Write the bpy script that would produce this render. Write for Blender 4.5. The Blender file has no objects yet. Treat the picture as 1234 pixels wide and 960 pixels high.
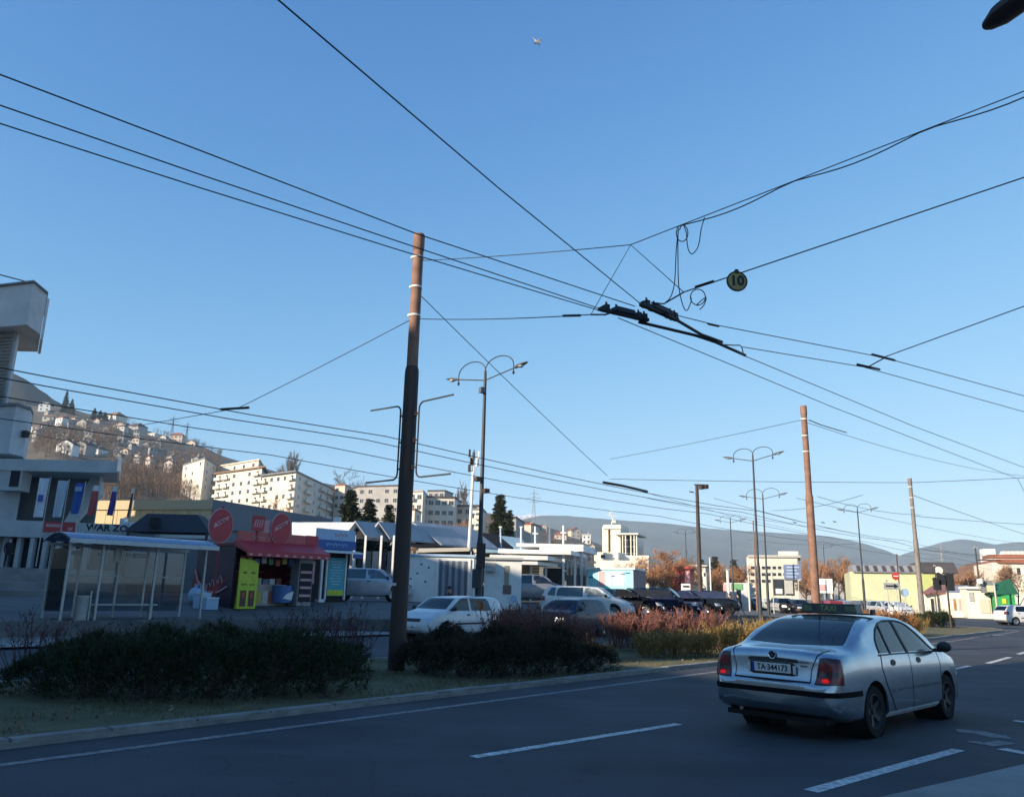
import bpy, bmesh, math, random
from mathutils import Vector, Matrix
random.seed(11)
SC = bpy.context.scene
COL = SC.collection

# ---------------------------------------------------------------- camera
FPX, CPX, CPY, EYE = 960.0, 617.0, 480.0, 1.65        # focal length / centre in photo pixels, eye height in metres
PITCH, ROLL = math.atan(231 / 960), math.radians(1.3)
FW = Vector((0, math.cos(PITCH), math.sin(PITCH)))
_u0 = Vector((0, -math.sin(PITCH), math.cos(PITCH))); _r0 = Vector((1, 0, 0))
RT = _r0 * math.cos(ROLL) + _u0 * math.sin(ROLL)
UP = -_r0 * math.sin(ROLL) + _u0 * math.cos(ROLL)
cam = bpy.data.cameras.new('camera')
cam.sensor_fit = 'HORIZONTAL'; cam.sensor_width = 36.0; cam.lens = 36.0 * FPX / 1234.0
cam.clip_start = 0.1; cam.clip_end = 20000
camo = bpy.data.objects.new('camera', cam); COL.objects.link(camo)
camo.matrix_world = Matrix(((RT.x, UP.x, -FW.x, 0), (RT.y, UP.y, -FW.y, 0), (RT.z, UP.z, -FW.z, EYE), (0, 0, 0, 1)))
SC.camera = camo

# ---------------------------------------------------------------- sky and sun
SUN_AZ, SUN_EL = math.radians(236.0), math.radians(20.0)
w = bpy.data.worlds.new('World'); SC.world = w; w.use_nodes = True
nt = w.node_tree; nt.nodes.clear()
sky = nt.nodes.new('ShaderNodeTexSky'); sky.sky_type = 'NISHITA'; sky.sun_disc = False
sky.sun_elevation = SUN_EL; sky.sun_rotation = SUN_AZ
sky.altitude = 1500; sky.air_density = 1.0; sky.dust_density = 0.3; sky.ozone_density = 5.0
bg = nt.nodes.new('ShaderNodeBackground'); bg.inputs['Strength'].default_value = 0.15
wo = nt.nodes.new('ShaderNodeOutputWorld')
# the camera's soft shoulder, applied to the whole sky alike: c = k * (x / (1 + 1.2 x)) ** 2.2
_k = nt.nodes.new('ShaderNodeVectorMath'); _k.operation = 'MULTIPLY_ADD'; _k.inputs[1].default_value = (1.2,) * 3; _k.inputs[2].default_value = (1,) * 3
_d2 = nt.nodes.new('ShaderNodeVectorMath'); _d2.operation = 'DIVIDE'
_g = nt.nodes.new('ShaderNodeGamma'); _g.inputs['Gamma'].default_value = 2.2
_m = nt.nodes.new('ShaderNodeVectorMath'); _m.operation = 'MULTIPLY'; _m.inputs[1].default_value = (0.735 / 0.15, 0.895 / 0.15, 1.06 / 0.15)
nt.links.new(sky.outputs[0], _k.inputs[0]); nt.links.new(sky.outputs[0], _d2.inputs[0]); nt.links.new(_k.outputs[0], _d2.inputs[1])
nt.links.new(_d2.outputs[0], _g.inputs['Color']); nt.links.new(_g.outputs[0], _m.inputs[0])
nt.links.new(_m.outputs[0], bg.inputs['Color']); nt.links.new(bg.outputs[0], wo.inputs['Surface'])
sl = bpy.data.lights.new('sun', 'SUN'); sl.energy = 5.0; sl.angle = math.radians(0.53); sl.color = (1.0, 0.84, 0.64)
so = bpy.data.objects.new('sun', sl); COL.objects.link(so)
tosun = Vector((math.sin(SUN_AZ) * math.cos(SUN_EL), math.cos(SUN_AZ) * math.cos(SUN_EL), math.sin(SUN_EL)))
so.rotation_euler = tosun.to_track_quat('Z', 'Y').to_euler(); so.location = (-40, -40, 60)
SC.view_settings.view_transform = 'Standard'; SC.view_settings.look = 'None'
SC.view_settings.gamma = 1.0; SC.view_settings.use_curve_mapping = False
SC.view_settings.exposure = 0.85
SC.render.engine = 'CYCLES'
SC.cycles.use_denoising = True
SC.cycles.max_bounces = 8; SC.cycles.transparent_max_bounces = 16; SC.cycles.volume_bounces = 2
SC.cycles.sample_clamp_indirect = 6.0

# ---------------------------------------------------------------- pixels to places
ORG = Vector((0, 0, EYE))
def ray(px, py): return FW * FPX + RT * (px - CPX) - UP * (py - CPY)
def onz(px, py, z=0.0):
    d = ray(px, py); return ORG + d * ((z - EYE) / d.z)
def at(px, py, D):
    d = ray(px, py); return ORG + d * (D / d.y)
def pix(p):
    q = Vector(p) - ORG; k = q.dot(FW)
    return CPX + FPX * q.dot(RT) / k, CPY - FPX * q.dot(UP) / k
# the road's own frame: s metres along the road from the big pole, t metres to its left
RO = Vector((-2.2, 16.8)); RE = Vector((0.655, 0.756)).normalized(); RN = Vector((-RE.y, RE.x))
RANG = math.atan2(RE.y, RE.x)
def rd(s, t, z=0.0):
    p = RO + RE * s + RN * t; return Vector((p.x, p.y, z))
def st(p):
    d = Vector((p[0], p[1])) - RO; return d.dot(RE), d.dot(RN)
def sm(x):
    x = max(0.0, min(1.0, x)); return x * x * (3 - 2 * x)
def wall_t(s): return 13.0 - 3.3 * sm((s - 5) / 8.0)
def plaza_z(x, y):
    s, t = st((x, y))
    k = 1 - sm((s - 36) / 14.0)
    return (0.42 + 0.5 * sm((t - wall_t(s)) / 9.0)) * k + 0.02

# ---------------------------------------------------------------- materials
MATS = {}
def mat(name, col, rough=0.7, metal=0.0, var=0.12, scale=6.0, bump=0.0, bscale=40.0, spec=0.5, trans=0.0, emit=0.0, dirt=None, alpha=1.0):
    if name in MATS: return MATS[name]
    m = bpy.data.materials.new(name); m.use_nodes = True
    n = m.node_tree; b = n.nodes['Principled BSDF']; L = n.links
    b.inputs['Roughness'].default_value = rough; b.inputs['Metallic'].default_value = metal
    b.inputs['Specular IOR Level'].default_value = spec
    c = (col[0], col[1], col[2], 1)
    b.inputs['Base Color'].default_value = c
    if trans: b.inputs['Transmission Weight'].default_value = trans
    if alpha < 1: b.inputs['Alpha'].default_value = alpha
    if emit:
        b.inputs['Emission Color'].default_value = c; b.inputs['Emission Strength'].default_value = emit
    if var or bump:
        tc = n.nodes.new('ShaderNodeTexCoord')
        oi = n.nodes.new('ShaderNodeObjectInfo')
        ad = n.nodes.new('ShaderNodeVectorMath'); ad.operation = 'ADD'
        sc_ = n.nodes.new('ShaderNodeVectorMath'); sc_.operation = 'SCALE'; sc_.inputs['Scale'].default_value = 37.0
        cx = n.nodes.new('ShaderNodeCombineXYZ')
        for k in range(3): L.new(oi.outputs['Random'], cx.inputs[k])
        L.new(cx.outputs[0], sc_.inputs[0]); L.new(tc.outputs['Object'], ad.inputs[0]); L.new(sc_.outputs[0], ad.inputs[1])
    if var:
        no = n.nodes.new('ShaderNodeTexNoise'); no.inputs['Scale'].default_value = scale; no.inputs['Detail'].default_value = 6
        no.inputs['Roughness'].default_value = 0.65
        L.new(ad.outputs[0], no.inputs['Vector'])
        r = n.nodes.new('ShaderNodeValToRGB'); r.color_ramp.elements[0].position = 0.28; r.color_ramp.elements[1].position = 0.72
        d = dirt if dirt else tuple(x * (1 - 1.6 * var) for x in col)
        r.color_ramp.elements[0].color = (d[0], d[1], d[2], 1)
        r.color_ramp.elements[1].color = tuple(min(1, x * (1 + var)) for x in col) + (1,)
        L.new(no.outputs['Fac'], r.inputs['Fac']); L.new(r.outputs['Color'], b.inputs['Base Color'])
        if rough < 0.95 and metal == 0:
            mr = n.nodes.new('ShaderNodeMapRange'); mr.inputs['To Min'].default_value = max(0.03, rough - 0.1); mr.inputs['To Max'].default_value = min(1, rough + 0.12)
            L.new(no.outputs['Fac'], mr.inputs['Value']); L.new(mr.outputs[0], b.inputs['Roughness'])
    if bump:
        nb = n.nodes.new('ShaderNodeTexNoise'); nb.inputs['Scale'].default_value = bscale; nb.inputs['Detail'].default_value = 5
        L.new(ad.outputs[0], nb.inputs['Vector'])
        bp = n.nodes.new('ShaderNodeBump'); bp.inputs['Strength'].default_value = bump; bp.inputs['Distance'].default_value = 0.02
        L.new(nb.outputs['Fac'], bp.inputs['Height']); L.new(bp.outputs[0], b.inputs['Normal'])
    MATS[name] = m
    return m

def leafmat(name, c1, c2, trl=0.25, rough=0.6):
    if name in MATS: return MATS[name]
    m = bpy.data.materials.new(name); m.use_nodes = True
    n = m.node_tree; b = n.nodes['Principled BSDF']; L = n.links
    g = n.nodes.new('ShaderNodeNewGeometry'); r = n.nodes.new('ShaderNodeValToRGB')
    r.color_ramp.elements[0].color = c1 + (1,); r.color_ramp.elements[1].color = c2 + (1,)
    L.new(g.outputs['Random Per Island'], r.inputs['Fac']); L.new(r.outputs['Color'], b.inputs['Base Color'])
    b.inputs['Roughness'].default_value = rough; b.inputs['Specular IOR Level'].default_value = 0.2
    t = n.nodes.new('ShaderNodeBsdfTranslucent'); L.new(r.outputs['Color'], t.inputs['Color'])
    mx = n.nodes.new('ShaderNodeMixShader'); mx.inputs[0].default_value = trl
    L.new(b.outputs[0], mx.inputs[1]); L.new(t.outputs[0], mx.inputs[2])
    L.new(mx.outputs[0], n.nodes['Material Output'].inputs['Surface'])
    MATS[name] = m
    return m

def glassmat(name, tint=(0.75, 0.85, 0.9), mixv=0.18, rough=0.02):
    """thin pane: mostly lets the view through, partly mirrors"""
    if name in MATS: return MATS[name]
    m = bpy.data.materials.new(name); m.use_nodes = True
    n = m.node_tree; n.nodes.remove(n.nodes['Principled BSDF']); L = n.links
    t = n.nodes.new('ShaderNodeBsdfTransparent'); t.inputs[0].default_value = tint + (1,)
    g = n.nodes.new('ShaderNodeBsdfGlossy'); g.inputs['Roughness'].default_value = rough
    fr = n.nodes.new('ShaderNodeFresnel'); fr.inputs[0].default_value = 1.5
    ma = n.nodes.new('ShaderNodeMath'); ma.operation = 'ADD'; ma.inputs[1].default_value = mixv; ma.use_clamp = True
    L.new(fr.outputs[0], ma.inputs[0])
    mx = n.nodes.new('ShaderNodeMixShader'); L.new(ma.outputs[0], mx.inputs[0])
    L.new(t.outputs[0], mx.inputs[1]); L.new(g.outputs[0], mx.inputs[2]); L.new(mx.outputs[0], n.nodes['Material Output'].inputs['Surface'])
    MATS[name] = m
    return m

# ---------------------------------------------------------------- mesh builder
class MB:
    def __init__(s): s.v = []; s.f = []; s.mi = []; s.cur = 0
    def add(s, vs, fs):
        o = len(s.v); s.v += [tuple(p) for p in vs]; s.f += [tuple(i + o for i in f) for f in fs]; s.mi += [s.cur] * len(fs)
        return s
    def box(s, c, d, rz=0.0, taper=1.0):
        """box with its centre at c and full size d"""
        cx, sx = math.cos(rz), math.sin(rz); vs = []
        for z in (-1, 1):
            k = taper if z > 0 else 1.0
            for x, y in ((-1, -1), (1, -1), (1, 1), (-1, 1)):
                a, b = x * d[0] / 2 * k, y * d[1] / 2 * k
                vs.append((c[0] + a * cx - b * sx, c[1] + a * sx + b * cx, c[2] + z * d[2] / 2))
        return s.add(vs, [(3, 2, 1, 0), (4, 5, 6, 7), (0, 1, 5, 4), (1, 2, 6, 5), (2, 3, 7, 6), (3, 0, 4, 7)])
    def slab(s, poly, z0, z1):
        """upright prism over a footprint"""
        a = sum(poly[i][0] * poly[(i + 1) % len(poly)][1] - poly[(i + 1) % len(poly)][0] * poly[i][1] for i in range(len(poly)))
        if a < 0: poly = poly[::-1]
        n = len(poly); z0l = z0 if isinstance(z0, (list, tuple)) else [z0] * n; z1l = z1 if isinstance(z1, (list, tuple)) else [z1] * n
        vs = [(p[0], p[1], z0l[i]) for i, p in enumerate(poly)] + [(p[0], p[1], z1l[i]) for i, p in enumerate(poly)]
        fs = [tuple(range(n))[::-1], tuple(range(n, 2 * n))] + [(i, (i + 1) % n, n + (i + 1) % n, n + i) for i in range(n)]
        return s.add(vs, fs)
    def prism(s, poly, ext):
        """any planar polygon (3-D points) pushed along ext"""
        n = len(poly); e = Vector(ext)
        vs = [Vector(p) for p in poly] + [Vector(p) + e for p in poly]
        fs = [tuple(range(n))[::-1], tuple(range(n, 2 * n))] + [(i, (i + 1) % n, n + (i + 1) % n, n + i) for i in range(n)]
        return s.add(vs, fs)
    def cyl(s, a, b, r0, r1=None, n=10, cap=True):
        r1 = r0 if r1 is None else r1
        a = Vector(a); b = Vector(b); d = (b - a)
        if d.length < 1e-6: return s
        d.normalize(); q = d.orthogonal().normalized(); r = d.cross(q)
        vs = [a + (q * math.cos(2 * math.pi * k / n) + r * math.sin(2 * math.pi * k / n)) * r0 for k in range(n)]
        vs += [b + (q * math.cos(2 * math.pi * k / n) + r * math.sin(2 * math.pi * k / n)) * r1 for k in range(n)]
        fs = [(k, (k + 1) % n, n + (k + 1) % n, n + k) for k in range(n)]
        if cap: fs += [tuple(range(n))[::-1], tuple(range(n, 2 * n))]
        return s.add(vs, fs)
    def tube(s, pts, r, n=6, r1=None):
        pts = [Vector(p) for p in pts]; m = len(pts)
        q = None; vs = []
        for i, p in enumerate(pts):
            d = (pts[min(i + 1, m - 1)] - pts[max(i - 1, 0)]).normalized()
            q = d.orthogonal().normalized() if q is None else (q - d * q.dot(d)).normalized()
            rr = r if r1 is None else r + (r1 - r) * i / (m - 1)
            w_ = d.cross(q)
            vs += [p + (q * math.cos(2 * math.pi * k / n) + w_ * math.sin(2 * math.pi * k / n)) * rr for k in range(n)]
        fs = [(i * n + k, i * n + (k + 1) % n, (i + 1) * n + (k + 1) % n, (i + 1) * n + k) for i in range(m - 1) for k in range(n)]
        fs += [tuple(range(n))[::-1], tuple(range((m - 1) * n, m * n))]
        return s.add(vs, fs)
    def ball(s, c, r, nu=10, nv=6):
        r = r if isinstance(r, (tuple, list)) else (r, r, r)
        vs = [(c[0], c[1], c[2] - r[2])]
        for j in range(1, nv):
            a = -math.pi / 2 + math.pi * j / nv
            vs += [(c[0] + r[0] * math.cos(a) * math.cos(2 * math.pi * i / nu), c[1] + r[1] * math.cos(a) * math.sin(2 * math.pi * i / nu), c[2] + r[2] * math.sin(a)) for i in range(nu)]
        vs.append((c[0], c[1], c[2] + r[2])); t = len(vs) - 1
        fs = [(0, 1 + (i + 1) % nu, 1 + i) for i in range(nu)] + [(t, 1 + (nv - 2) * nu + i, 1 + (nv - 2) * nu + (i + 1) % nu) for i in range(nu)]
        fs += [(1 + j * nu + i, 1 + j * nu + (i + 1) % nu, 1 + (j + 1) * nu + (i + 1) % nu, 1 + (j + 1) * nu + i) for j in range(nv - 2) for i in range(nu)]
        return s.add(vs, fs)
    def lathe(s, prof, c=(0, 0, 0), axis='z', n=20):
        vs = []
        for r, h in prof:
            for k in range(n):
                a = 2 * math.pi * k / n; p = (r * math.cos(a), r * math.sin(a), h)
                if axis == 'y': p = (p[0], p[2], p[1])
                if axis == 'x': p = (p[2], p[0], p[1])
                vs.append((c[0] + p[0], c[1] + p[1], c[2] + p[2]))
        m = len(prof)
        fs = [(i * n + k, i * n + (k + 1) % n, (i + 1) * n + (k + 1) % n, (i + 1) * n + k) for i in range(m - 1) for k in range(n)]
        return s.add(vs, fs)
    def quad(s, a, b, c, d): return s.add([a, b, c, d], [(0, 1, 2, 3)])
    def mesh(s, name, m, smooth=False, fix=True):
        me = bpy.data.meshes.new(name); me.from_pydata(s.v, [], s.f)
        for x in (m if isinstance(m, (list, tuple)) else [m]): me.materials.append(x)
        if any(s.mi): me.polygons.foreach_set('material_index', s.mi)
        if fix and len(s.v) < 40000:
            b = bmesh.new(); b.from_mesh(me); bmesh.ops.recalc_face_normals(b, faces=b.faces); b.to_mesh(me); b.free()
        if smooth:
            me.polygons.foreach_set('use_smooth', [True] * len(me.polygons))
            if smooth != 'all':
                try: me.set_sharp_from_angle(angle=math.radians(38))
                except Exception: pass
        me.update(); return me
    def build(s, name, m, parent=None, smooth=False, fix=True): return link(name, s.mesh(name, m, smooth, fix), parent)

def link(name, me, parent=None, loc=None, rz=None):
    o = bpy.data.objects.new(name, me); COL.objects.link(o)
    if parent is not None: o.parent = parent
    if loc is not None: o.location = loc
    if rz is not None: o.rotation_euler = (0, 0, rz)
    return o
def tag(o, label, cat, group=None):
    o['label'] = label; o['category'] = cat
    if group: o['group'] = group
    return o
def thing(name, label, cat, loc=(0, 0, 0), rz=0.0, group=None):
    o = link(name, None, None, loc, rz); o.empty_display_size = 0.2
    return tag(o, label, cat, group)
def struct(o): o['kind'] = 'structure'; return o
def stuff(o): o['kind'] = 'stuff'; return o
def dup(o, loc=None, rz=None, label=None, parent=None, scale=None):
    c = o.copy(); COL.objects.link(c)
    if parent is not None: c.parent = parent
    if loc is not None: c.location = loc
    if rz is not None: c.rotation_euler = (0, 0, rz)
    if scale is not None: c.scale = scale
    if label: c['label'] = label
    for ch in list(o.children): dup(ch, parent=c)
    return c
def text(name, body, size, m, parent=None, mtx=None, depth=0.004, align='CENTER', sx=1.0, bold=0.0):
    cu = bpy.data.curves.new(name, 'FONT'); cu.body = body; cu.size = size; cu.extrude = depth; cu.align_x = align; cu.align_y = 'CENTER'
    cu.offset = bold; cu.resolution_u = 3
    t = bpy.data.objects.new('tmp', cu); COL.objects.link(t)
    dg = bpy.context.evaluated_depsgraph_get(); dg.update()
    me = bpy.data.meshes.new_from_object(t.evaluated_get(dg)); bpy.data.objects.remove(t); bpy.data.curves.remove(cu)
    me.materials.clear(); me.materials.append(m); me.name = name
    o = link(name, me, parent)
    if mtx is not None: o.matrix_local = mtx @ Matrix.Diagonal((sx, 1, 1, 1))
    return o
def face_mtx(origin, right, up=(0, 0, 1)):
    """lettering frame: x along right, y along up, z out of the face"""
    r = Vector(right).normalized(); u = Vector(up).normalized(); z = r.cross(u).normalized(); u = z.cross(r)
    o = Vector(origin)
    return Matrix(((r.x, u.x, z.x, o.x), (r.y, u.y, z.y, o.y), (r.z, u.z, z.z, o.z), (0, 0, 0, 1)))
def arc(c, r, a0, a1, n=10): return [(c[0] + r * math.cos(a0 + (a1 - a0) * k / n), c[1] + r * math.sin(a0 + (a1 - a0) * k / n)) for k in range(n + 1)]
def loft_line(p0, p1, n, sag=0.0):
    p0 = Vector(p0); p1 = Vector(p1)
    return [p0.lerp(p1, k / n) - Vector((0, 0, sag * 4 * (k / n) * (1 - k / n))) for k in range(n + 1)]

# ================================================================ the setting: ground, roads, median
def m_asphalt(name, c, patch):
    if name in MATS: return MATS[name]
    m = bpy.data.materials.new(name); m.use_nodes = True; n = m.node_tree; b = n.nodes['Principled BSDF']; L = n.links
    tc = n.nodes.new('ShaderNodeTexCoord')
    a = n.nodes.new('ShaderNodeTexNoise'); a.inputs['Scale'].default_value = 0.45; a.inputs['Detail'].default_value = 7
    f = n.nodes.new('ShaderNodeTexNoise'); f.inputs['Scale'].default_value = 55; f.inputs['Detail'].default_value = 3
    mp = n.nodes.new('ShaderNodeMapping'); mp.inputs['Rotation'].default_value = (0, 0, -RANG); mp.inputs['Scale'].default_value = (0.12, 2.2, 1)
    tr = n.nodes.new('ShaderNodeTexNoise'); tr.inputs['Scale'].default_value = 0.6; tr.inputs['Detail'].default_value = 4
    for x in (a, f): L.new(tc.outputs['Object'], x.inputs['Vector'])
    L.new(tc.outputs['Object'], mp.inputs['Vector']); L.new(mp.outputs[0], tr.inputs['Vector'])
    r = n.nodes.new('ShaderNodeValToRGB'); r.color_ramp.elements[0].color = tuple(x * 0.7 for x in c) + (1,); r.color_ramp.elements[1].color = tuple(x * patch for x in c) + (1,)
    r.color_ramp.elements[0].position = 0.3; r.color_ramp.elements[1].position = 0.7
    ad = n.nodes.new('ShaderNodeMath'); ad.operation = 'ADD'; ad.inputs[1].default_value = -0.25
    ml = n.nodes.new('ShaderNodeMath'); ml.operation = 'MULTIPLY_ADD'; ml.inputs[1].default_value = 0.5
    L.new(tr.outputs['Fac'], ml.inputs[0]); L.new(a.outputs['Fac'], ml.inputs[2]); L.new(ml.outputs[0], ad.inputs[0]); L.new(ad.outputs[0], r.inputs['Fac'])
    mx = n.nodes.new('ShaderNodeMixRGB'); mx.blend_type = 'MULTIPLY'; mx.inputs[0].default_value = 0.5
    fr = n.nodes.new('ShaderNodeMapRange'); fr.inputs['From Min'].default_value = 0.3; fr.inputs['From Max'].default_value = 0.7; fr.inputs['To Min'].default_value = 0.55; fr.inputs['To Max'].default_value = 1.35
    L.new(f.outputs['Fac'], fr.inputs['Value']); L.new(r.outputs['Color'], mx.inputs[1]); L.new(fr.outputs[0], mx.inputs[2])
    vo = n.nodes.new('ShaderNodeTexVoronoi'); vo.feature = 'DISTANCE_TO_EDGE'; vo.inputs['Scale'].default_value = 0.42
    dn_ = n.nodes.new('ShaderNodeTexNoise'); dn_.inputs['Scale'].default_value = 1.6; dn_.inputs['Detail'].default_value = 6
    L.new(tc.outputs['Object'], dn_.inputs['Vector']); vm = n.nodes.new('ShaderNodeVectorMath'); vm.operation = 'MULTIPLY_ADD'; vm.inputs[1].default_value = (1.3, 1.3, 0)
    L.new(dn_.outputs['Color'], vm.inputs[0]); L.new(tc.outputs['Object'], vm.inputs[2]); L.new(vm.outputs[0], vo.inputs['Vector'])
    cr_ = n.nodes.new('ShaderNodeMapRange'); cr_.inputs['From Max'].default_value = 0.006; cr_.inputs['To Min'].default_value = 0.72; cr_.inputs['To Max'].default_value = 1.0
    L.new(vo.outputs['Distance'], cr_.inputs['Value']); m2 = n.nodes.new('ShaderNodeMixRGB'); m2.blend_type = 'MULTIPLY'; m2.inputs[0].default_value = 1.0
    L.new(mx.outputs[0], m2.inputs[1]); L.new(cr_.outputs[0], m2.inputs[2]); L.new(m2.outputs[0], b.inputs['Base Color'])
    bp = n.nodes.new('ShaderNodeBump'); bp.inputs['Strength'].default_value = 0.5; bp.inputs['Distance'].default_value = 0.01
    L.new(f.outputs['Fac'], bp.inputs['Height']); L.new(bp.outputs[0], b.inputs['Normal'])
    b.inputs['Roughness'].default_value = 0.8; b.inputs['Specular IOR Level'].default_value = 0.35
    MATS[name] = m; return m
M_ASPH = m_asphalt('asphalt', (0.040, 0.043, 0.052), 1.5)
M_ASPH2 = m_asphalt('asphalt_worn', (0.050, 0.055, 0.066), 1.35)
M_PLAZA = m_asphalt('plaza_asphalt', (0.11, 0.11, 0.11), 1.25)
M_EARTH = mat('earth', (0.16, 0.135, 0.10), 0.95, var=0.3, scale=0.25, bump=0.3, bscale=3)
M_KERB = mat('kerb_concrete', (0.22, 0.215, 0.20), 0.85, var=0.3, scale=3, bump=0.25, bscale=30)
M_CONC = mat('concrete', (0.27, 0.265, 0.25), 0.85, var=0.2, scale=1.2, bump=0.2, bscale=18)
M_PAVE = mat('paving', (0.24, 0.235, 0.225), 0.85, var=0.22, scale=0.8, bump=0.2, bscale=25)
M_LAWN = mat('lawn_soil', (0.115, 0.098, 0.045), 0.95, var=0.4, scale=1.6, bump=0.6, bscale=22, dirt=(0.06, 0.055, 0.025))
M_PAINT = mat('road_paint', (0.60, 0.60, 0.58), 0.75, var=0.3, scale=14, dirt=(0.16, 0.16, 0.165))
M_PAINT_W = mat('worn_road_paint', (0.22, 0.22, 0.22), 0.8, var=0.4, scale=10, dirt=(0.06, 0.06, 0.065))

def sheet(name, pts, z, m):
    b = MB(); b.add([(p[0], p[1], z) for p in pts], [tuple(range(len(pts)))]); o = b.build(name, m)
    if o.data.polygons[0].normal.z < 0: o.data.flip_normals()
    return struct(o)
# ground sheet reaching the horizon
g = MB(); N = 40
for j in range(N + 1):
    for i in range(N + 1):
        g.v.append((-2600 + 5200 * i / N, -200 + 3600 * j / N, -0.03))
g.f = [(j * (N + 1) + i, j * (N + 1) + i + 1, (j + 1) * (N + 1) + i + 1, (j + 1) * (N + 1) + i) for j in range(N) for i in range(N)]
g.mi = [0] * len(g.f)
struct(g.build('ground', M_EARTH))

def strip(s0, s1, ta, tb, n=30):
    """outline between two edge functions of s"""
    fa = ta if callable(ta) else (lambda s: ta); fb = tb if callable(tb) else (lambda s: tb)
    L = [s0 + (s1 - s0) * k / n for k in range(n + 1)]
    return [rd(s, fa(s)) for s in L] + [rd(s, fb(s)) for s in reversed(L)]
def ribbon(b, path, wd, z):
    """flat painted ribbon along a path of ground points"""
    vs = []
    for i, p in enumerate(path):
        d = (Vector(path[min(i + 1, len(path) - 1)]) - Vector(path[max(i - 1, 0)])); d.z = 0; d.normalize(); q = Vector((-d.y, d.x, 0)) * wd / 2
        vs += [Vector(p) + q, Vector(p) - q]
    for v in vs: v.z = z
    b.add(vs, [(2 * i, 2 * i + 1, 2 * i + 3, 2 * i + 2) for i in range(len(path) - 1)])

# near carriageway, far carriageway and the crossing beyond the median's nose, one asphalt sheet each
near_edge = lambda s: -10.9 - 0.16 * max(0, s + 3.0) ** 1.15
sheet('road', [rd(-60, -3.2), rd(60, -3.2), rd(90, -3.0), rd(90, -60), rd(-60, -60)], 0.0, M_ASPH)
sheet('far_carriageway', strip(-60, 90, 13.2, 2.3), 0.001, M_ASPH2)
sheet('junction', [rd(47.5, -3.3), rd(110, -3.3), rd(150, 10), rd(150, 40), rd(110, 18), rd(88, 13.3), rd(47.5, 13.3)], -0.006, M_ASPH)

# the median: grass slab with a kerb all round and a rounded nose
def median_outline(off):
    a = [rd(s, -3.3 + off) for s in (-60, -40, -20, -8, 0, 10, 20, 30, 38, 42)]
    nose = [(44.5, -2.95 + off), (46.6 - off, -2.0 + off * .6), (47.6 - off, -0.5), (47.4 - off, 1.0), (45.8 - off, 2.0 - off * .7), (43, 2.35 - off)]
    a += [rd(s, t) for s, t in nose]
    return a + [rd(s, 2.4 - off) for s in (38, 30, 20, 10, 0, -8, -20, -40, -60)]
ko, ki = median_outline(0), median_outline(0.18)
b = MB(); n = len(ko)
b.add([(p.x, p.y, -0.02) for p in ko] + [(p.x, p.y, 0.055) for p in ko] + [(p.x, p.y, 0.06) for p in ki] + [(p.x, p.y, 0.0) for p in ki],
      [(i + a * n, i + 1 + a * n, i + 1 + (a + 1) * n, i + (a + 1) * n) for a in range(3) for i in range(n - 1)])
kerb = struct(b.build('kerb', M_KERB))
_ks = MB(); _ks.box((0, 0, .035), (.965, .165, .10)); _ks = _ks.mesh('kerb_stone', M_KERB)
for k in range(-14, 42):
    q = rd(k + .5, -3.2 + random.uniform(-.006, .006)); o_ = link('kerb_stone', _ks, kerb, (q.x, q.y, random.uniform(-.005, .006)), RANG + random.uniform(-.006, .006))
b = MB(); b.add([(p.x, p.y, 0.05) for p in ki], [tuple(range(n))]); lawn = b.build('median_lawn', M_LAWN)
if lawn.data.polygons[0].normal.z < 0: lawn.data.flip_normals()
struct(lawn)

# painted lines on the road
edge = MB(); ribbon(edge, [rd(s, -4.05 + (0.16 if s > 30 else 0)) for s in range(-30, 41, 2)] + [rd(44, -3.75), rd(47, -2.9), rd(49, -1.4)], 0.13, 0.004)
struct(edge.build('edge_line', M_PAINT_W))
def dash(a, b_, wd, m=M_PAINT, z=0.004):
    r = MB(); ribbon(r, [Vector(a).lerp(Vector(b_), k / 4) for k in range(5)], wd, z); return struct(r.build('lane_dash', m))
dash(onz(570, 912), onz(818, 872), 0.13)
dash(onz(977, 953), onz(1155, 903), 0.14)
dash(onz(1190, 799), onz(1217, 791.5), 0.15)
dash(onz(1227, 788), onz(1250, 781), 0.15)
dash(onz(1120, 792), onz(1145, 791), 0.22)
dash(onz(1150, 806), onz(1168, 802), 0.13)
dash(rd(-14.5, -6.8), rd(-11.0, -6.8), 0.13)
# worn turning arrow and the give-way block beside the taxi
r = MB(); ribbon(r, [onz(1153, 880), onz(1178, 882), onz(1200, 887), onz(1216, 888)], 0.30, 0.004); struct(r.build('worn_arrow', M_PAINT_W))
r = MB(); ribbon(r, [onz(1172, 893), onz(1190, 897), onz(1214, 894)], 0.22, 0.0045); struct(r.build('worn_arrow', M_PAINT_W))
r = MB(); ribbon(r, [onz(1207, 902), onz(1260, 912)], 0.18, 0.005); struct(r.build('painted_block', M_PAINT))
r = MB(); ribbon(r, [onz(1222, 868), onz(1270, 874)], 0.13, 0.004); struct(r.build('painted_block', M_PAINT))
r = MB(); ribbon(r, [onz(1196, 765), onz(1212, 766)], 0.9, 0.004); struct(r.build('manhole_patch', M_CONC))
# white line of the far carriageway
r = MB(); ribbon(r, [rd(s, 2.85) for s in range(-30, 41, 5)], 0.12, 0.005); struct(r.build('edge_line', M_PAINT_W))
# a traffic island / pavement edge in the near corner
pe = [onz(1060, 972), onz(1110, 960), onz(1234, 930), rd(2.5, -11.9), rd(8, -13.2), rd(30, -16), rd(60, -17), rd(60, -40), rd(-20, -40), rd(-20, -11.2), rd(-8, -10.9)]
b = MB(); b.slab([(p.x, p.y) for p in pe], -0.02, 0.075); struct(b.build('near_pavement', M_PAVE))

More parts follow.
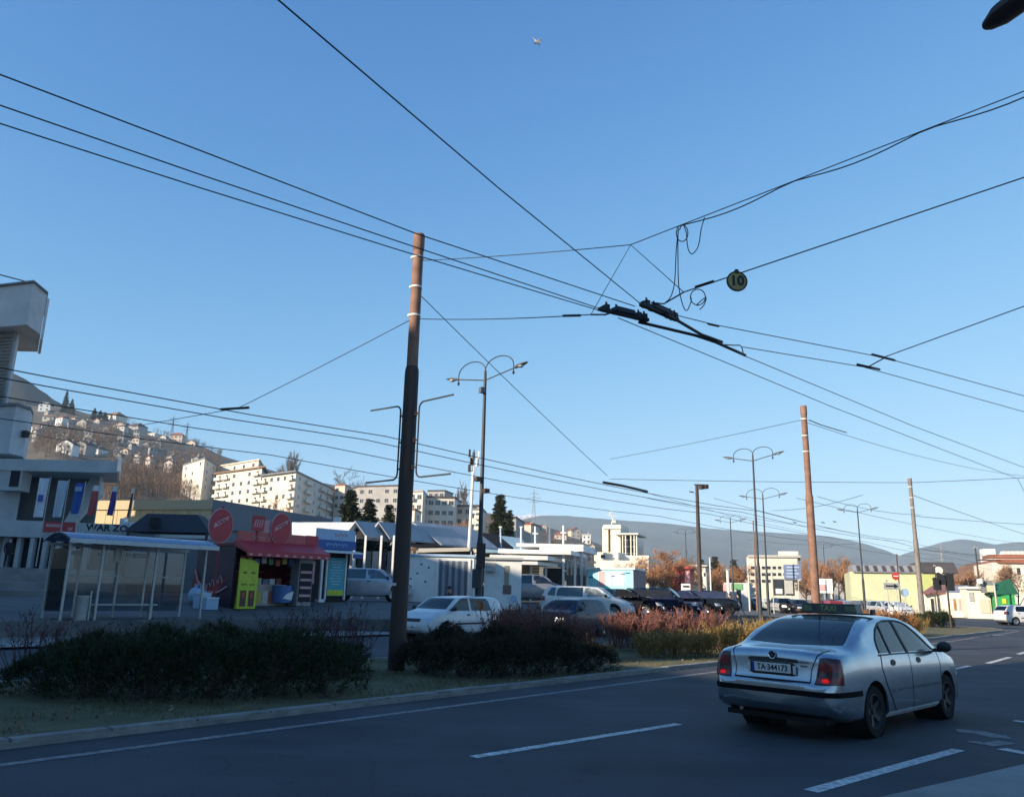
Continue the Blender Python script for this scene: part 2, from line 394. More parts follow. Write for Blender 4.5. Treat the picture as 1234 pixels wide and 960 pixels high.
# lower footway, retaining kerb wall and the plaza behind it
sheet('footway', strip(-60, 9, 9.5, lambda s: wall_t(s) + 0.1), 0.06, M_PAVE)
b = MB(); L = [-60 + 1.5 * k for k in range(int(106 / 1.5))]
vs = []
for s in L:
    t = wall_t(s); p = rd(s, t); q = rd(s, t + 0.3); z = plaza_z(q.x, q.y)
    vs += [(p.x, p.y, -0.05), (p.x, p.y, z + 0.05), (q.x, q.y, z + 0.05), (q.x, q.y, z - 0.2)]
b.add(vs, [(4 * i + a, 4 * i + 4 + a, 4 * i + 5 + a, 4 * i + 1 + a) for i in range(len(L) - 1) for a in range(3)])
struct(b.build('retaining_kerb', mat('dark_concrete', (0.13, 0.128, 0.125), 0.9, var=0.3, scale=1.5, bump=0.3)))
b = MB(); S = [-62 + 2 * k for k in range(72)]; T = [0.25] + [2 * k for k in range(1, 38)]
for s in S:
    for t in T:
        p = rd(s, wall_t(s) + t); b.v.append((p.x, p.y, plaza_z(p.x, p.y)))
nt_ = len(T); b.f = [(i * nt_ + j, (i + 1) * nt_ + j, (i + 1) * nt_ + j + 1, i * nt_ + j + 1) for i in range(len(S) - 1) for j in range(nt_ - 1)]; b.mi = [0] * len(b.f)
struct(b.build('plaza', M_PLAZA, smooth=True))
b = MB(); ribbon(b, [rd(s, wall_t(s) - 0.6) for s in range(-40, 8, 3)], 0.16, 0.065); struct(b.build('footway_line', M_KERB))

# ================================================================ what stands behind the camera and throws the foreground into shade
def slit_windows(root, p0, p1, z0, nx, nz, me, dz=3.1):
    p0 = Vector(p0); p1 = Vector(p1); d = p1 - p0; a = math.atan2(d.y, d.x)
    for k in range(nz):
        for i in range(nx):
            q = p0.lerp(p1, (i + 0.5) / nx); link('window', me, root, (q.x, q.y, z0 + dz * k), a)
M_GLZ = mat('far_glass', (0.035, 0.045, 0.06), 0.12, var=0.3, scale=0.9, spec=0.6)
M_PLAST = mat('plaster', (0.55, 0.50, 0.42), 0.9, var=0.1, scale=1.0)
def window_mesh(w_, h, frame=(0.6, 0.58, 0.55), name='window', sill=True, glass=None):
    """framed window: x along the facade, -y outwards"""
    b = MB(); f = 0.07 * min(1, w_)
    b.box((0, -0.03, h / 2 - f / 2), (w_, 0.1, f)); b.box((0, -0.03, -h / 2 + f / 2), (w_, 0.1, f))
    b.box((-w_ / 2 + f / 2, -0.028, 0), (f, 0.1, h - 2 * f)); b.box((w_ / 2 - f / 2, -0.028, 0), (f, 0.1, h - 2 * f)); b.box((0, -0.026, 0), (f * .7, 0.09, h - 2 * f))
    if sill: b.box((0, -0.09, -h / 2 - 0.04), (w_ + 0.16, 0.24, 0.06))
    b.cur = 1; b.box((0, -0.004, 0), (w_ - 2 * f, 0.06, h - 2 * f))
    return b.mesh(name, [mat('window_frame_%d%d%d' % tuple(int(x * 99) for x in frame), frame, 0.6), glass or M_GLZ])
_d = Vector((0.829, 0.559)); _n = Vector((0.559, -0.829))
def dn(s, n_): p = _d * s + _n * n_; return (p.x, p.y)
WM_BIG = window_mesh(1.4, 1.5)
def shade_block(name, label, s0, n0, n1, depth, h, cut=0.0):
    root = thing(name, label, 'building')
    A, B, C, D_ = dn(s0 + cut, n0), dn(s0, n1), dn(s0 - depth, n1), dn(s0 - depth, n0)
    b = MB(); b.slab([A, B, C, D_], -0.1, h); b.build('wall', M_PLAST, root)
    b = MB(); b.slab([dn(s0 + cut + .2, n0 - .2), dn(s0 + .2, n1 + .2), dn(s0 - depth - .2, n1 + .2), dn(s0 - depth - .2, n0 - .2)], h, h + 0.35); b.build('parapet', M_CONC, root)
    slit_windows(root, (*A, 0), (*B, 0), 2.0, max(2, int((n1 - n0) / 3.2)), int((h - 1) / 3.1), WM_BIG)
    return root
shade_block('apartment_building', 'long plastered apartment block left of the street, its shadow on the plaza', -25.0, -61.5, -19.0, 10, 19.7)
_cb = shade_block('corner_building', 'plastered corner building with an added sun-blocking stack at the end of the long block', -25.05, -18.9, -15.0, 9.5, 15.3)
b = MB(); b.slab([dn(-25.4, -15.7), dn(-25.4, -14.9), dn(-26.4, -14.9), dn(-26.4, -15.7)], 8.0, 19.2); b.build('chimney', M_PLAST, _cb)  # no real chimney: unseen slab added to shade the big pole
shade_block('gap_shade_block', 'low plastered filler added to block sun between the two blocks left of the street', -25.2, -15.3, -10.9, 9, 13.5)  # unseen filler, added to stop a strip of sun between the blocks
shade_block('tower_shade_block', 'unseen high-rise added beyond the long apartment block to shade the tower and hall', -30.0, -76.0, -61.6, 12, 37.0)  # added out of view to keep sun off the tower and hall
shade_block('office_building', 'tall flat-roofed office block left of the near carriageway', -25.1, -11.3, 14.0, 10, 25.0)

# ================================================================ cars
M_TYRE = mat('tyre_rubber', (0.011, 0.011, 0.012), 0.9, var=0.2, scale=20, spec=.25)
M_RIM = mat('wheel_rim', (0.42, 0.43, 0.44), 0.35, metal=0.9, var=0.15, scale=12)
M_BLKP = mat('black_plastic', (0.022, 0.022, 0.024), 0.55, var=0.2, scale=15)
M_WELL = mat('wheel_well', (0.01, 0.01, 0.01), 0.95, var=0)
M_CABIN = mat('cabin_fabric', (0.035, 0.036, 0.04), 0.9, var=0.25, scale=20)
M_CARGL = glassmat('car_glass', (0.46, 0.56, 0.60), 0.05)
M_TAIL = mat('tail_lamp_red', (0.20, 0.008, 0.012), 0.15, var=0.2, scale=14, spec=0.7)
M_TAILD = mat('tail_lamp_dark', (0.05, 0.006, 0.010), 0.15, var=0.2, scale=30, spec=0.7)
M_BRAKE = mat('lit_tail_lamp', (0.55, 0.008, 0.008), 0.35, var=0, emit=0.45, spec=.2)
M_LAMPGL = mat('lamp_lens', (0.55, 0.58, 0.6), 0.12, metal=0.3, var=0.2, scale=25)
M_LITLAMP = mat('lit_headlamp', (1.0, 0.93, 0.75), 0.2, var=0, emit=2.2)
M_PLATE = mat('number_plate_white', (0.72, 0.72, 0.70), 0.5, var=0.08)
M_PLBLUE = mat('plate_blue', (0.02, 0.06, 0.30), 0.5, var=0)
M_INK = mat('black_ink', (0.012, 0.012, 0.014), 0.6, var=0)
M_CHROME = mat('chrome', (0.7, 0.71, 0.72), 0.15, metal=1.0, var=0)
def paint(name, c, metal=0.0, rough=0.32):
    if name in MATS: return MATS[name]
    m = mat(name, c, rough, metal=metal, var=0.10, scale=3.0, spec=.5 if max(c) > .2 else .25)
    b = m.node_tree.nodes['Principled BSDF']; b.inputs['Coat Weight'].default_value = 0.7 if max(c) > .2 else 0.25; b.inputs['Coat Roughness'].default_value = 0.06
    return m

def spl(P):
    """smooth curve through points sorted by x (Fritsch-Carlson, no overshoot)"""
    P = sorted(P); n = len(P); X = [p[0] for p in P]; Z = [p[1] for p in P]
    d = [(Z[i + 1] - Z[i]) / (X[i + 1] - X[i]) for i in range(n - 1)]
    m = [d[0]] + [0 if d[i - 1] * d[i] <= 0 else 2 * d[i - 1] * d[i] / (d[i - 1] + d[i]) for i in range(1, n - 1)] + [d[-1]]
    def f(x):
        if x <= X[0]: return Z[0]
        if x >= X[-1]: return Z[-1]
        i = max(k for k in range(n - 1) if X[k] <= x); h = X[i + 1] - X[i]; t = (x - X[i]) / h
        return (1 + 2 * t) * (1 - t) ** 2 * Z[i] + t * (1 - t) ** 2 * h * m[i] + t * t * (3 - 2 * t) * Z[i + 1] + t * t * (t - 1) * h * m[i + 1]
    return f
def crom(P, k=2):
    o = []
    for i in range(len(P) - 1):
        a, b, c, d = (Vector(P[max(i - 1, 0)]), Vector(P[i]), Vector(P[i + 1]), Vector(P[min(i + 2, len(P) - 1)]))
        for j in range(k):
            t = j / k
            o.append(0.5 * (2 * b + (c - a) * t + (2 * a - 5 * b + 4 * c - d) * t * t + (3 * b - a - 3 * c + d) * t ** 3))
    o.append(Vector(P[-1])); return o
def car_skin(pf, off=0.0):
    top, belt, bot, plan = (spl(pf[k]) for k in ('top', 'belt', 'bottom', 'plan'))
    x0, x1 = pf['top'][0][0], pf['top'][-1][0]
    X = set(p[0] for k in ('top', 'plan') for p in pf[k]); X |= {x0 + (x1 - x0) * k / 34 for k in range(35)}
    X = sorted(X); Y = [X[0]]
    for x in X[1:]:
        if x - Y[-1] > 0.012: Y.append(x)
    Y[-1] = X[-1]
    tum = pf.get('tumble', 0.40); rings = []
    for x in Y:
        zt, zb, w_ = top(x), bot(x), plan(x); zs = min(belt(x), zt - 0.03); h = zt - zs; g_ = sm(h / 0.28)
        zm = zb + 0.45 * (zs - zb)
        ys = w_ * 0.965
        def mixp(a, b_): return (a[0] * (1 - g_) + b_[0] * g_, a[1] * (1 - g_) + b_[1] * g_)
        yt = ys - 0.02 - tum * h
        sec = [(0, zb), (w_ * .78, zb), (w_ * .95, zb + .05), (w_ * .992, zb + .4 * (zm - zb)), (w_, zm + .05), (w_ * .995, zm + .6 * (zs - zm)), (ys, zs),
               mixp((w_ * .88, zs + h * .55), (ys - .025 - tum * .35 * h, zs + .4 * h)), mixp((w_ * .72, zs + h * .8), (yt + .018, zs + .80 * h)),
               mixp((w_ * .55, zs + h * .92), (yt - .06, zt - .028)), mixp((w_ * .28, zs + h * .98), (yt * .5, zt - .006)), (0, zt)]
        s_ = [(p.x, p.y) for p in crom([(a, b_, 0) for a, b_ in sec], 2)]
        rings.append([(x, y, z) for y, z in s_] + [(x, -y, z) for y, z in reversed(s_[1:-1])])
    m = MB(); n = len(rings[0])
    vs = [p for r in rings for p in r]
    fs = [(i * n + k, i * n + (k + 1) % n, (i + 1) * n + (k + 1) % n, (i + 1) * n + k) for i in range(len(rings) - 1) for k in range(n)]
    fs += [tuple(range(n)), tuple(range((len(rings) - 1) * n, len(rings) * n))[::-1]]
    m.add(vs, fs); return m
def solid(me, name, th, offset):
    o = link(name, me); md = o.modifiers.new('s', 'SOLIDIFY'); md.thickness = th; md.offset = offset; md.use_even_offset = False
    return o
def bake(o):
    dg = bpy.context.evaluated_depsgraph_get(); dg.update()
    me = bpy.data.meshes.new_from_object(o.evaluated_get(dg)); return me
def boolean(base, cutter_mb, op):
    c = link('cutter', cutter_mb.mesh('cutter', M_WELL)); o = link('target', base)
    md = o.modifiers.new('b', 'BOOLEAN'); md.operation = op; md.object = c; md.solver = 'EXACT'
    me = bake(o); bpy.data.objects.remove(o); cm = c.data; bpy.data.objects.remove(c); bpy.data.meshes.remove(cm); return me
def finish(me, name, m, smooth=True):
    me.name = name; me.materials.clear(); me.materials.append(m)
    if smooth:
        me.polygons.foreach_set('use_smooth', [True] * len(me.polygons)); me.set_sharp_from_angle(angle=math.radians(35))
    return me
def inset(poly, d):
    c = Vector((sum(p[0] for p in poly) / len(poly), sum(p[1] for p in poly) / len(poly)))
    o = []
    for p in poly:
        v = Vector(p) - c; o.append(tuple(c + v * max(0.1, 1 - d / max(v.length, 1e-3))))
    return o
def xz_prism(poly, y0, y1):
    m = MB(); m.prism([(x, y0, z) for x, z in poly], (0, y1 - y0, 0)); return m
def yz_prism(poly, x0, x1):
    m = MB(); m.prism([(x0, y, z) for y, z in poly], (x1 - x0, 0, 0)); return m
def join(*ms):
    r = MB()
    for m in ms: r.add(m.v, m.f)
    return r
def pline(pts, wd):
    """closed outline of a thick polyline in 2-D"""
    L, R_ = [], []
    for i, p in enumerate(pts):
        d = (Vector(pts[min(i + 1, len(pts) - 1)]) - Vector(pts[max(i - 1, 0)])).normalized(); q = Vector((-d.y, d.x)) * wd / 2
        L.append(tuple(Vector(p) + q)); R_.append(tuple(Vector(p) - q))
    return L + R_[::-1]

def wheel_meshes(r, wd, style):
    t = MB(); h = wd / 2
    t.lathe([(r * .66, -h * .9), (r * .80, -h), (r * .95, -h * .95), (r, -h * .6), (r, h * .6), (r * .95, h * .95), (r * .80, h), (r * .66, h * .9), (r * .64, 0), (r * .66, -h * .9)], axis='y', n=28)
    rim = MB(); y = h * .80
    rim.lathe([(r * .665, y + .01), (r * .64, y + .012), (r * .60, y - .02), (r * .56, y - .05), (0.001, y - .06)], axis='y', n=28)
    if style == 'cover':
        for k in range(9):
            a = 2 * math.pi * k / 9; c, s = math.cos(a), math.sin(a)
            rim.prism([(c * r * .15 - s * .02, y - .05, s * r * .15 + c * .02), (c * r * .62 - s * .035, y - .004, s * r * .62 + c * .035), (c * r * .62 + s * .035, y - .004, s * r * .62 - c * .035), (c * r * .15 + s * .02, y - .05, s * r * .15 - c * .02)], (0, -.02, 0))
    else:
        for k in range(5):
            a = 2 * math.pi * k / 5; c, s = math.cos(a), math.sin(a)
            rim.prism([(c * r * .1 - s * .035, y - .03, s * r * .1 + c * .035), (c * r * .63 - s * .03, y - .004, s * r * .63 + c * .03), (c * r * .63 + s * .03, y - .004, s * r * .63 - c * .03), (c * r * .1 + s * .035, y - .03, s * r * .1 - c * .035)], (0, -.03, 0))
    rim.cyl((0, y - .06, 0), (0, y - .005, 0), r * .14, r * .12, 12)
    return t.mesh('tyre', M_TYRE, smooth=True), rim.mesh('rim', M_RIM if style != 'black' else M_BLKP, smooth=True)

class Car:
    """one car shape; make() sets down a copy of it with its own paint"""
    def __init__(self, pf):
        self.pf = pf; self.m = {}
        skin = car_skin(pf).mesh('skin', M_WELL); self.skin = skin
        o = solid(skin, 'shell', 0.028, -1.0); shell = bake(o); bpy.data.objects.remove(o)
        lift = {}
        def lifted(kind):                                   # the skin raised a few mm, to cut trim from
            if kind not in lift:
                e_ = {'flush': .003, 'flush2': .0055, 'proud': .010, 'proud3': .013, 'proud4': .016}[kind]
                o = solid(skin, 'shell_out', .03, 2 * e_ / .03 - 1); lift[kind] = bake(o); bpy.data.objects.remove(o)
            return lift[kind]
        r, cuts = pf['wheel_r'], MB()
        for ax in pf['axles']:
            for s in (-1, 1): cuts.cyl((ax, s * .45, r), (ax, s * 1.3, r), r * 1.19, n=30)
        for p in pf['side_windows']:
            for s in (-1, 1): j = xz_prism(p, s * .40, s * 1.3); cuts.add(j.v, j.f)
        for p, a, b_ in ((pf['rear_window'], pf['top'][0][0] - .3, pf['cabin_mid']), (pf['windscreen'], pf['cabin_mid'], pf['top'][-1][0] + .3)):
            j = yz_prism(p, a, b_); cuts.add(j.v, j.f)
        self.body = finish(boolean(shell, cuts, 'DIFFERENCE'), 'body', M_WELL)
        gl = []
        for p in pf['side_windows']:
            for s in (-1, 1): gl.append(('side_window', finish(boolean(shell, xz_prism(inset(p, .008), s * .40, s * 1.3), 'INTERSECT'), 'side_window', M_CARGL)))
        gl.append(('rear_window', finish(boolean(shell, yz_prism(inset(pf['rear_window'], .008), pf['top'][0][0] - .3, pf['cabin_mid']), 'INTERSECT'), 'rear_window', M_CARGL)))
        gl.append(('windscreen', finish(boolean(shell, yz_prism(inset(pf['windscreen'], .008), pf['cabin_mid'], pf['top'][-1][0] + .3), 'INTERSECT'), 'windscreen', M_CARGL)))
        self.glass = gl; self.plates = []
        for name, m, kind, prism in pf['plates']:
            me = boolean(lifted(kind), prism, 'INTERSECT')
            if len(me.polygons): self.plates.append((name, finish(me, name, m or M_WELL), m))
        self.tyre, self.rim = wheel_meshes(r, pf.get('wheel_w', .19), pf.get('wheels', 'cover'))
        wl = MB(); q = pf['plan_w'] - .05
        wl.lathe([(.001, 0), (r * 1.18, 0), (r * 1.185, q - .45)], axis='y', n=24)
        self.well = wl.mesh('wheel_well', M_WELL, fix=False)
        # cabin: floor tub, seats with head rests, dashboard
        c = MB(); cw = pf['plan_w'] - .16; cm = pf['cabin_mid']; zb = pf.get('seat_z', .30)
        c.box((cm, 0, zb), (2.7, cw * 2, .06))
        self.floor = c.mesh('cabin_floor', M_CABIN)
        s_ = MB(); s_.box((0, 0, .16), (.5, .5, .16)); s_.box((-.26, 0, .45), (.15, .48, .62), taper=.85); self.seat = s_.mesh('seat', M_CABIN)
        hr = MB(); hr.box((-.27, 0, .87), (.09, .27, .18), taper=.8); hr.cyl((-.27, .06, .7), (-.27, .06, .82), .012, n=5); hr.cyl((-.27, -.06, .7), (-.27, -.06, .82), .012, n=5)
        self.head = hr.mesh('head_rest', M_CABIN)
        d = MB(); d.box((cm + 1.05, 0, pf['dash_z']), (.42, cw * 1.9, .22), taper=.8); d.lathe([(.19, 0), (.205, .012), (.19, .024), (.175, .012), (.19, 0)], c=(cm + .76, .36, pf['dash_z'] - .02), axis='x', n=16)
        self.dash = d.mesh('dashboard', M_CABIN)
        mi = MB(); mi.ball((0, .09, .06), (.075, .10, .075), 10, 6); mi.box((-.0, .0, .01), (.06, .1, .05)); self.mirror = mi.mesh('wing_mirror', M_BLKP, smooth=True)
    def make(self, name, label, loc, rz, col, group=None, cat='car', bumper=None, lit=False, light_parts=True, yaw=0):
        pf = self.pf; root = thing(name, label, cat, loc, rz, group)
        def mk(n_, me, m=None):
            if m is not None and (not me.materials or me.materials[0] != m): me = me.copy(); me.materials.clear(); me.materials.append(m)
            return link(n_, me, root)
        body = mk('body', self.body, col)
        for n_, me in self.glass: link(n_, me, root)
        doors = []
        for n_, me, m in self.plates:
            if n_ == 'door':
                doors.append(mk('door', me, col)); continue
            if n_ in ('boot_lid', 'bonnet', 'side_moulding') and m is None: mk(n_, me, col); continue
            if n_ == 'bumper' and m is None: mk(n_, me, bumper or col); continue
            if n_ == 'headlight' and lit: mk(n_, me, M_LITLAMP); continue
            par = root
            if n_ == 'handle' and doors:
                cy = sum((v.co.y for v in me.vertices)) ; cx = sum(v.co.x for v in me.vertices) / len(me.vertices)
                par = min(doors, key=lambda d_: abs(sum(v.co.x for v in d_.data.vertices) / len(d_.data.vertices) - cx) + (9 if sum(v.co.y for v in d_.data.vertices) * cy < 0 else 0))
            link(n_, me, par)
        r, wy = pf['wheel_r'], pf['plan_w'] - pf.get('wheel_in', .115)
        for ax in pf['axles']:
            for s in (-1, 1):
                w_ = link('wheel', None, root, (ax, s * wy, r)); w_.empty_display_size = .1
                if s < 0: w_.rotation_euler = (0, 0, math.pi)
                link('tyre', self.tyre, w_); link('rim', self.rim, w_)
                v_ = link('wheel_well', self.well, root, (ax, s * .45, r))
                if s < 0: v_.scale = (1, -1, 1)
        link('cabin_floor', self.floor, root); link('dashboard', self.dash, root)
        cm = pf['cabin_mid']; zb = pf.get('seat_z', .30)
        for xx, ys in ((cm + .12, (-.36, .36)), (cm - .72, (-.42, .0, .42))):
            for yy in ys:
                q = link('seat', self.seat, root, (xx, yy, zb)); link('head_rest', self.head, q)
        for s in (-1, 1):
            q = link('wing_mirror', self.mirror, root, (pf['mirror'][0], s * pf['mirror'][1], pf['mirror'][2]))
            if s < 0: q.scale = (1, -1, 1)
        return root

def band(x0, x1, z0, z1, y=1.3):
    m = MB(); m.box(((x0 + x1) / 2, 0, (z0 + z1) / 2), (x1 - x0, 2 * y, z1 - z0)); return m
def sidebox(x0, x1, z0, z1, s): m = MB(); m.box(((x0 + x1) / 2, s * .9, (z0 + z1) / 2), (x1 - x0, .9, z1 - z0)); return m
def endpoly(poly, x0, x1): return yz_prism(poly, x0, x1)

def profile(kind, L, W, H, **kw):
    """hatch, estate, sedan, suv and mpv outlines from a handful of numbers"""
    h = L / 2; w_ = W / 2; pf = {}
    r = kw.get('r', .30); fo = kw.get('fo', .85); ro = kw.get('ro', .75)
    axr, axf = -h + ro, h - fo; gc = kw.get('gc', .19); zb = kw.get('belt', .92); hz = kw.get('hood', .93)
    base = kw.get('cowl', 1.15 * h * .52)             # windscreen foot
    rf = kw.get('roof_front', base - .78)
    if kind in ('hatch', 'suv', 'mpv', 'estate'):
        rb = kw.get('rear_top', -h + (.50 if kind != 'estate' else .42))
        rw = -h + .10
        top = [(-h, .58 + gc - .19), (-h + .02, .64 + gc - .19), (-h + .05, .80), (rw, zb + .02), ((rw + rb) / 2, (zb + H) / 2 + .06), (rb, H - .05), (rb + .35, H - .012), ((rb + rf) / 2 + .2, H), (rf, H - .045), (base, hz + .04), (base + .25, hz - .02)]
    else:
        rb = kw.get('rear_top', -h + 1.25)
        top = [(-h, .58), (-h + .02, .64), (-h + .06, .70), (-h + .12, zb), (-h + .2, zb + .05), (-h + .62, zb + .08), (-h + .72, zb + .12), (rb, H - .05), (rb + .35, H - .008), ((rb + rf) / 2 + .2, H), (rf, H - .045), (base, hz + .04), (base + .25, hz - .02)]
    top += [(h - .28, hz - .16), (h - .10, hz - .26), (h - .03, .56), (h, .46)]
    pf['top'] = top
    pf['belt'] = [(-h, .55), (-h + .05, .70), (-h + .16, zb - .02), (-h + .7, zb), (0, zb - .02), (base - .1, zb - .03), (base + .4, hz - .12), (h - .25, hz - .26), (h - .05, .5), (h, .42)]
    pf['bottom'] = [(-h, .36 + gc - .19), (-h + .15, gc + .08), (-h + .35, gc), (0, gc), (h - .3, gc), (h - .08, gc + .06), (h, .33)]
    pf['plan'] = [(-h, w_ * .74), (-h + .04, w_ * .84), (-h + .16, w_ * .93), (-h + .45, w_ * .98), (-h + 1.1, w_), (h - 1.4, w_), (h - .8, w_ * .985), (h - .35, w_ * .92), (h - .12, w_ * .80), (h - .03, w_ * .66), (h, w_ * .55)]
    pf['plan_w'] = w_; pf['wheel_r'] = r; pf['axles'] = (axr, axf); pf['wheels'] = kw.get('wheels', 'cover'); pf['tumble'] = kw.get('tumble', .38)
    pf['dash_z'] = zb - .08; pf['seat_z'] = gc + .11; pf['wheel_in'] = .11
    zt = H - .075; zl = zb + .035; bp = kw.get('bpillar', -.05)
    def wx(z): return base - .06 - (z - zl) / (zt - zl) * (base - .06 - (rf + .05))
    fd = [(bp + .05, zl), (wx(zl) - .10, zl), (wx(zl + .5 * (zt - zl)) - .10, zl + .5 * (zt - zl)), (wx(zt - .03) - .13, zt - .03), (wx(zt) - .30, zt), (bp + .04, zt)]
    rdx = kw.get('rear_door', axr + .12)
    rdw = [(bp - .03, zl), (bp - .035, zt), (rdx + .18, zt - .01), (rdx + .05, zt - .10), (rdx, zl + .10), (rdx + .02, zl)]
    if kind == 'hatch3': rdw = None
    wins = [fd, rdw]
    if kind in ('estate', 'suv', 'mpv'):
        q0 = rdx - .06; q1 = -h + .42 if kind == 'estate' else -h + .50
        wins.append([(q0, zl + .01), (q0 + .01, zt - .02), (q1 + .18, zt - .03), (q1, zl + .12), (q1 + .05, zl + .03)])
    pf['side_windows'] = wins; pf['cabin_mid'] = (rb + rf) / 2 if kind == 'sedan' else (rf - .55)
    ww = w_ * .80
    rz0 = zb + (.10 if kind == 'sedan' else .09)
    pf['rear_window'] = [(-ww * .92, rz0), (ww * .92, rz0), (ww * .78, H - .10), (-ww * .78, H - .10)]
    pf['windscreen'] = [(-ww * 1.0, hz + .06), (ww * 1.0, hz + .06), (ww * .84, H - .085), (-ww * .84, H - .085)]
    pf['mirror'] = (base - .28, w_ + .0, zb + .04)
    P = []
    for s in (-1, 1):
        P.append(('door', None, 'flush', xz_prism([(bp + .01, gc + .10), (base - .12, gc + .10), (base - .05, zb - .06), (base - .12, zb + .015), (bp + .01, zb + .02)], s * .5, s * 1.3)))
        P.append(('door', None, 'flush', xz_prism([(bp - .01, gc + .10), (bp - .01, zb + .02), (rdx - .03, zb + .015), (rdx - .05, gc + .52), (rdx + .28, gc + .12)], s * .5, s * 1.3)))
        P.append(('handle', M_BLKP if kw.get('dark_handles', True) else M_CHROME, 'proud', sidebox(bp + .07, bp + .24, zb - .12, zb - .075, s)))
        P.append(('handle', M_BLKP if kw.get('dark_handles', True) else M_CHROME, 'proud', sidebox(rdx + .10, rdx + .27, zb - .115, zb - .07, s)))
        if kw.get('moulding', True): P.append(('side_moulding', M_BLKP, 'proud', sidebox(axr + .40, axf - .40, .50 + gc - .19, .56 + gc - .19, s)))
        hb = MB(); hb.box((h - .16, s * w_ * .66, hz - .28), (.42, w_ * .42, .15)); P.append(('headlight', M_LAMPGL, 'proud', hb))
        tb = MB(); zt0 = .70 if kind == 'sedan' else .78
        tb.box((-h + .12, s * w_ * .84, (zt0 + zb) / 2 + .0), (.38, w_ * .30, zb - zt0 + .06)); P.append(('tail_light', M_TAIL, 'proud', tb))
    fb = MB(); fb.box((h - .1, 0, .44), (.5, 2.2, .20)); P.append(('bumper', None, 'proud', fb))
    rb_ = MB(); rb_.box((-h + .08, 0, .50 + gc - .19), (.46, 2.2, .22)); P.append(('bumper', None, 'proud', rb_))
    gr = MB(); gr.box((h - .1, 0, hz - .29), (.5, w_ * .80, .10)); P.append(('grille', M_BLKP, 'proud', gr))
    ai = MB(); ai.box((h - .02, 0, .36), (.2, w_ * 1.0, .07)); P.append(('air_intake', M_BLKP, 'proud', ai))
    pl = MB(); pl.box((h - .0, 0, .47), (.2, .52, .11)); P.append(('number_plate', M_PLATE, 'proud', pl))
    pl = MB(); pl.box((-h + .02, 0, .78 if kind != 'sedan' else .8), (.3, .52, .11)); P.append(('number_plate', M_PLATE, 'proud', pl))
    pf['plates'] = P
    return pf

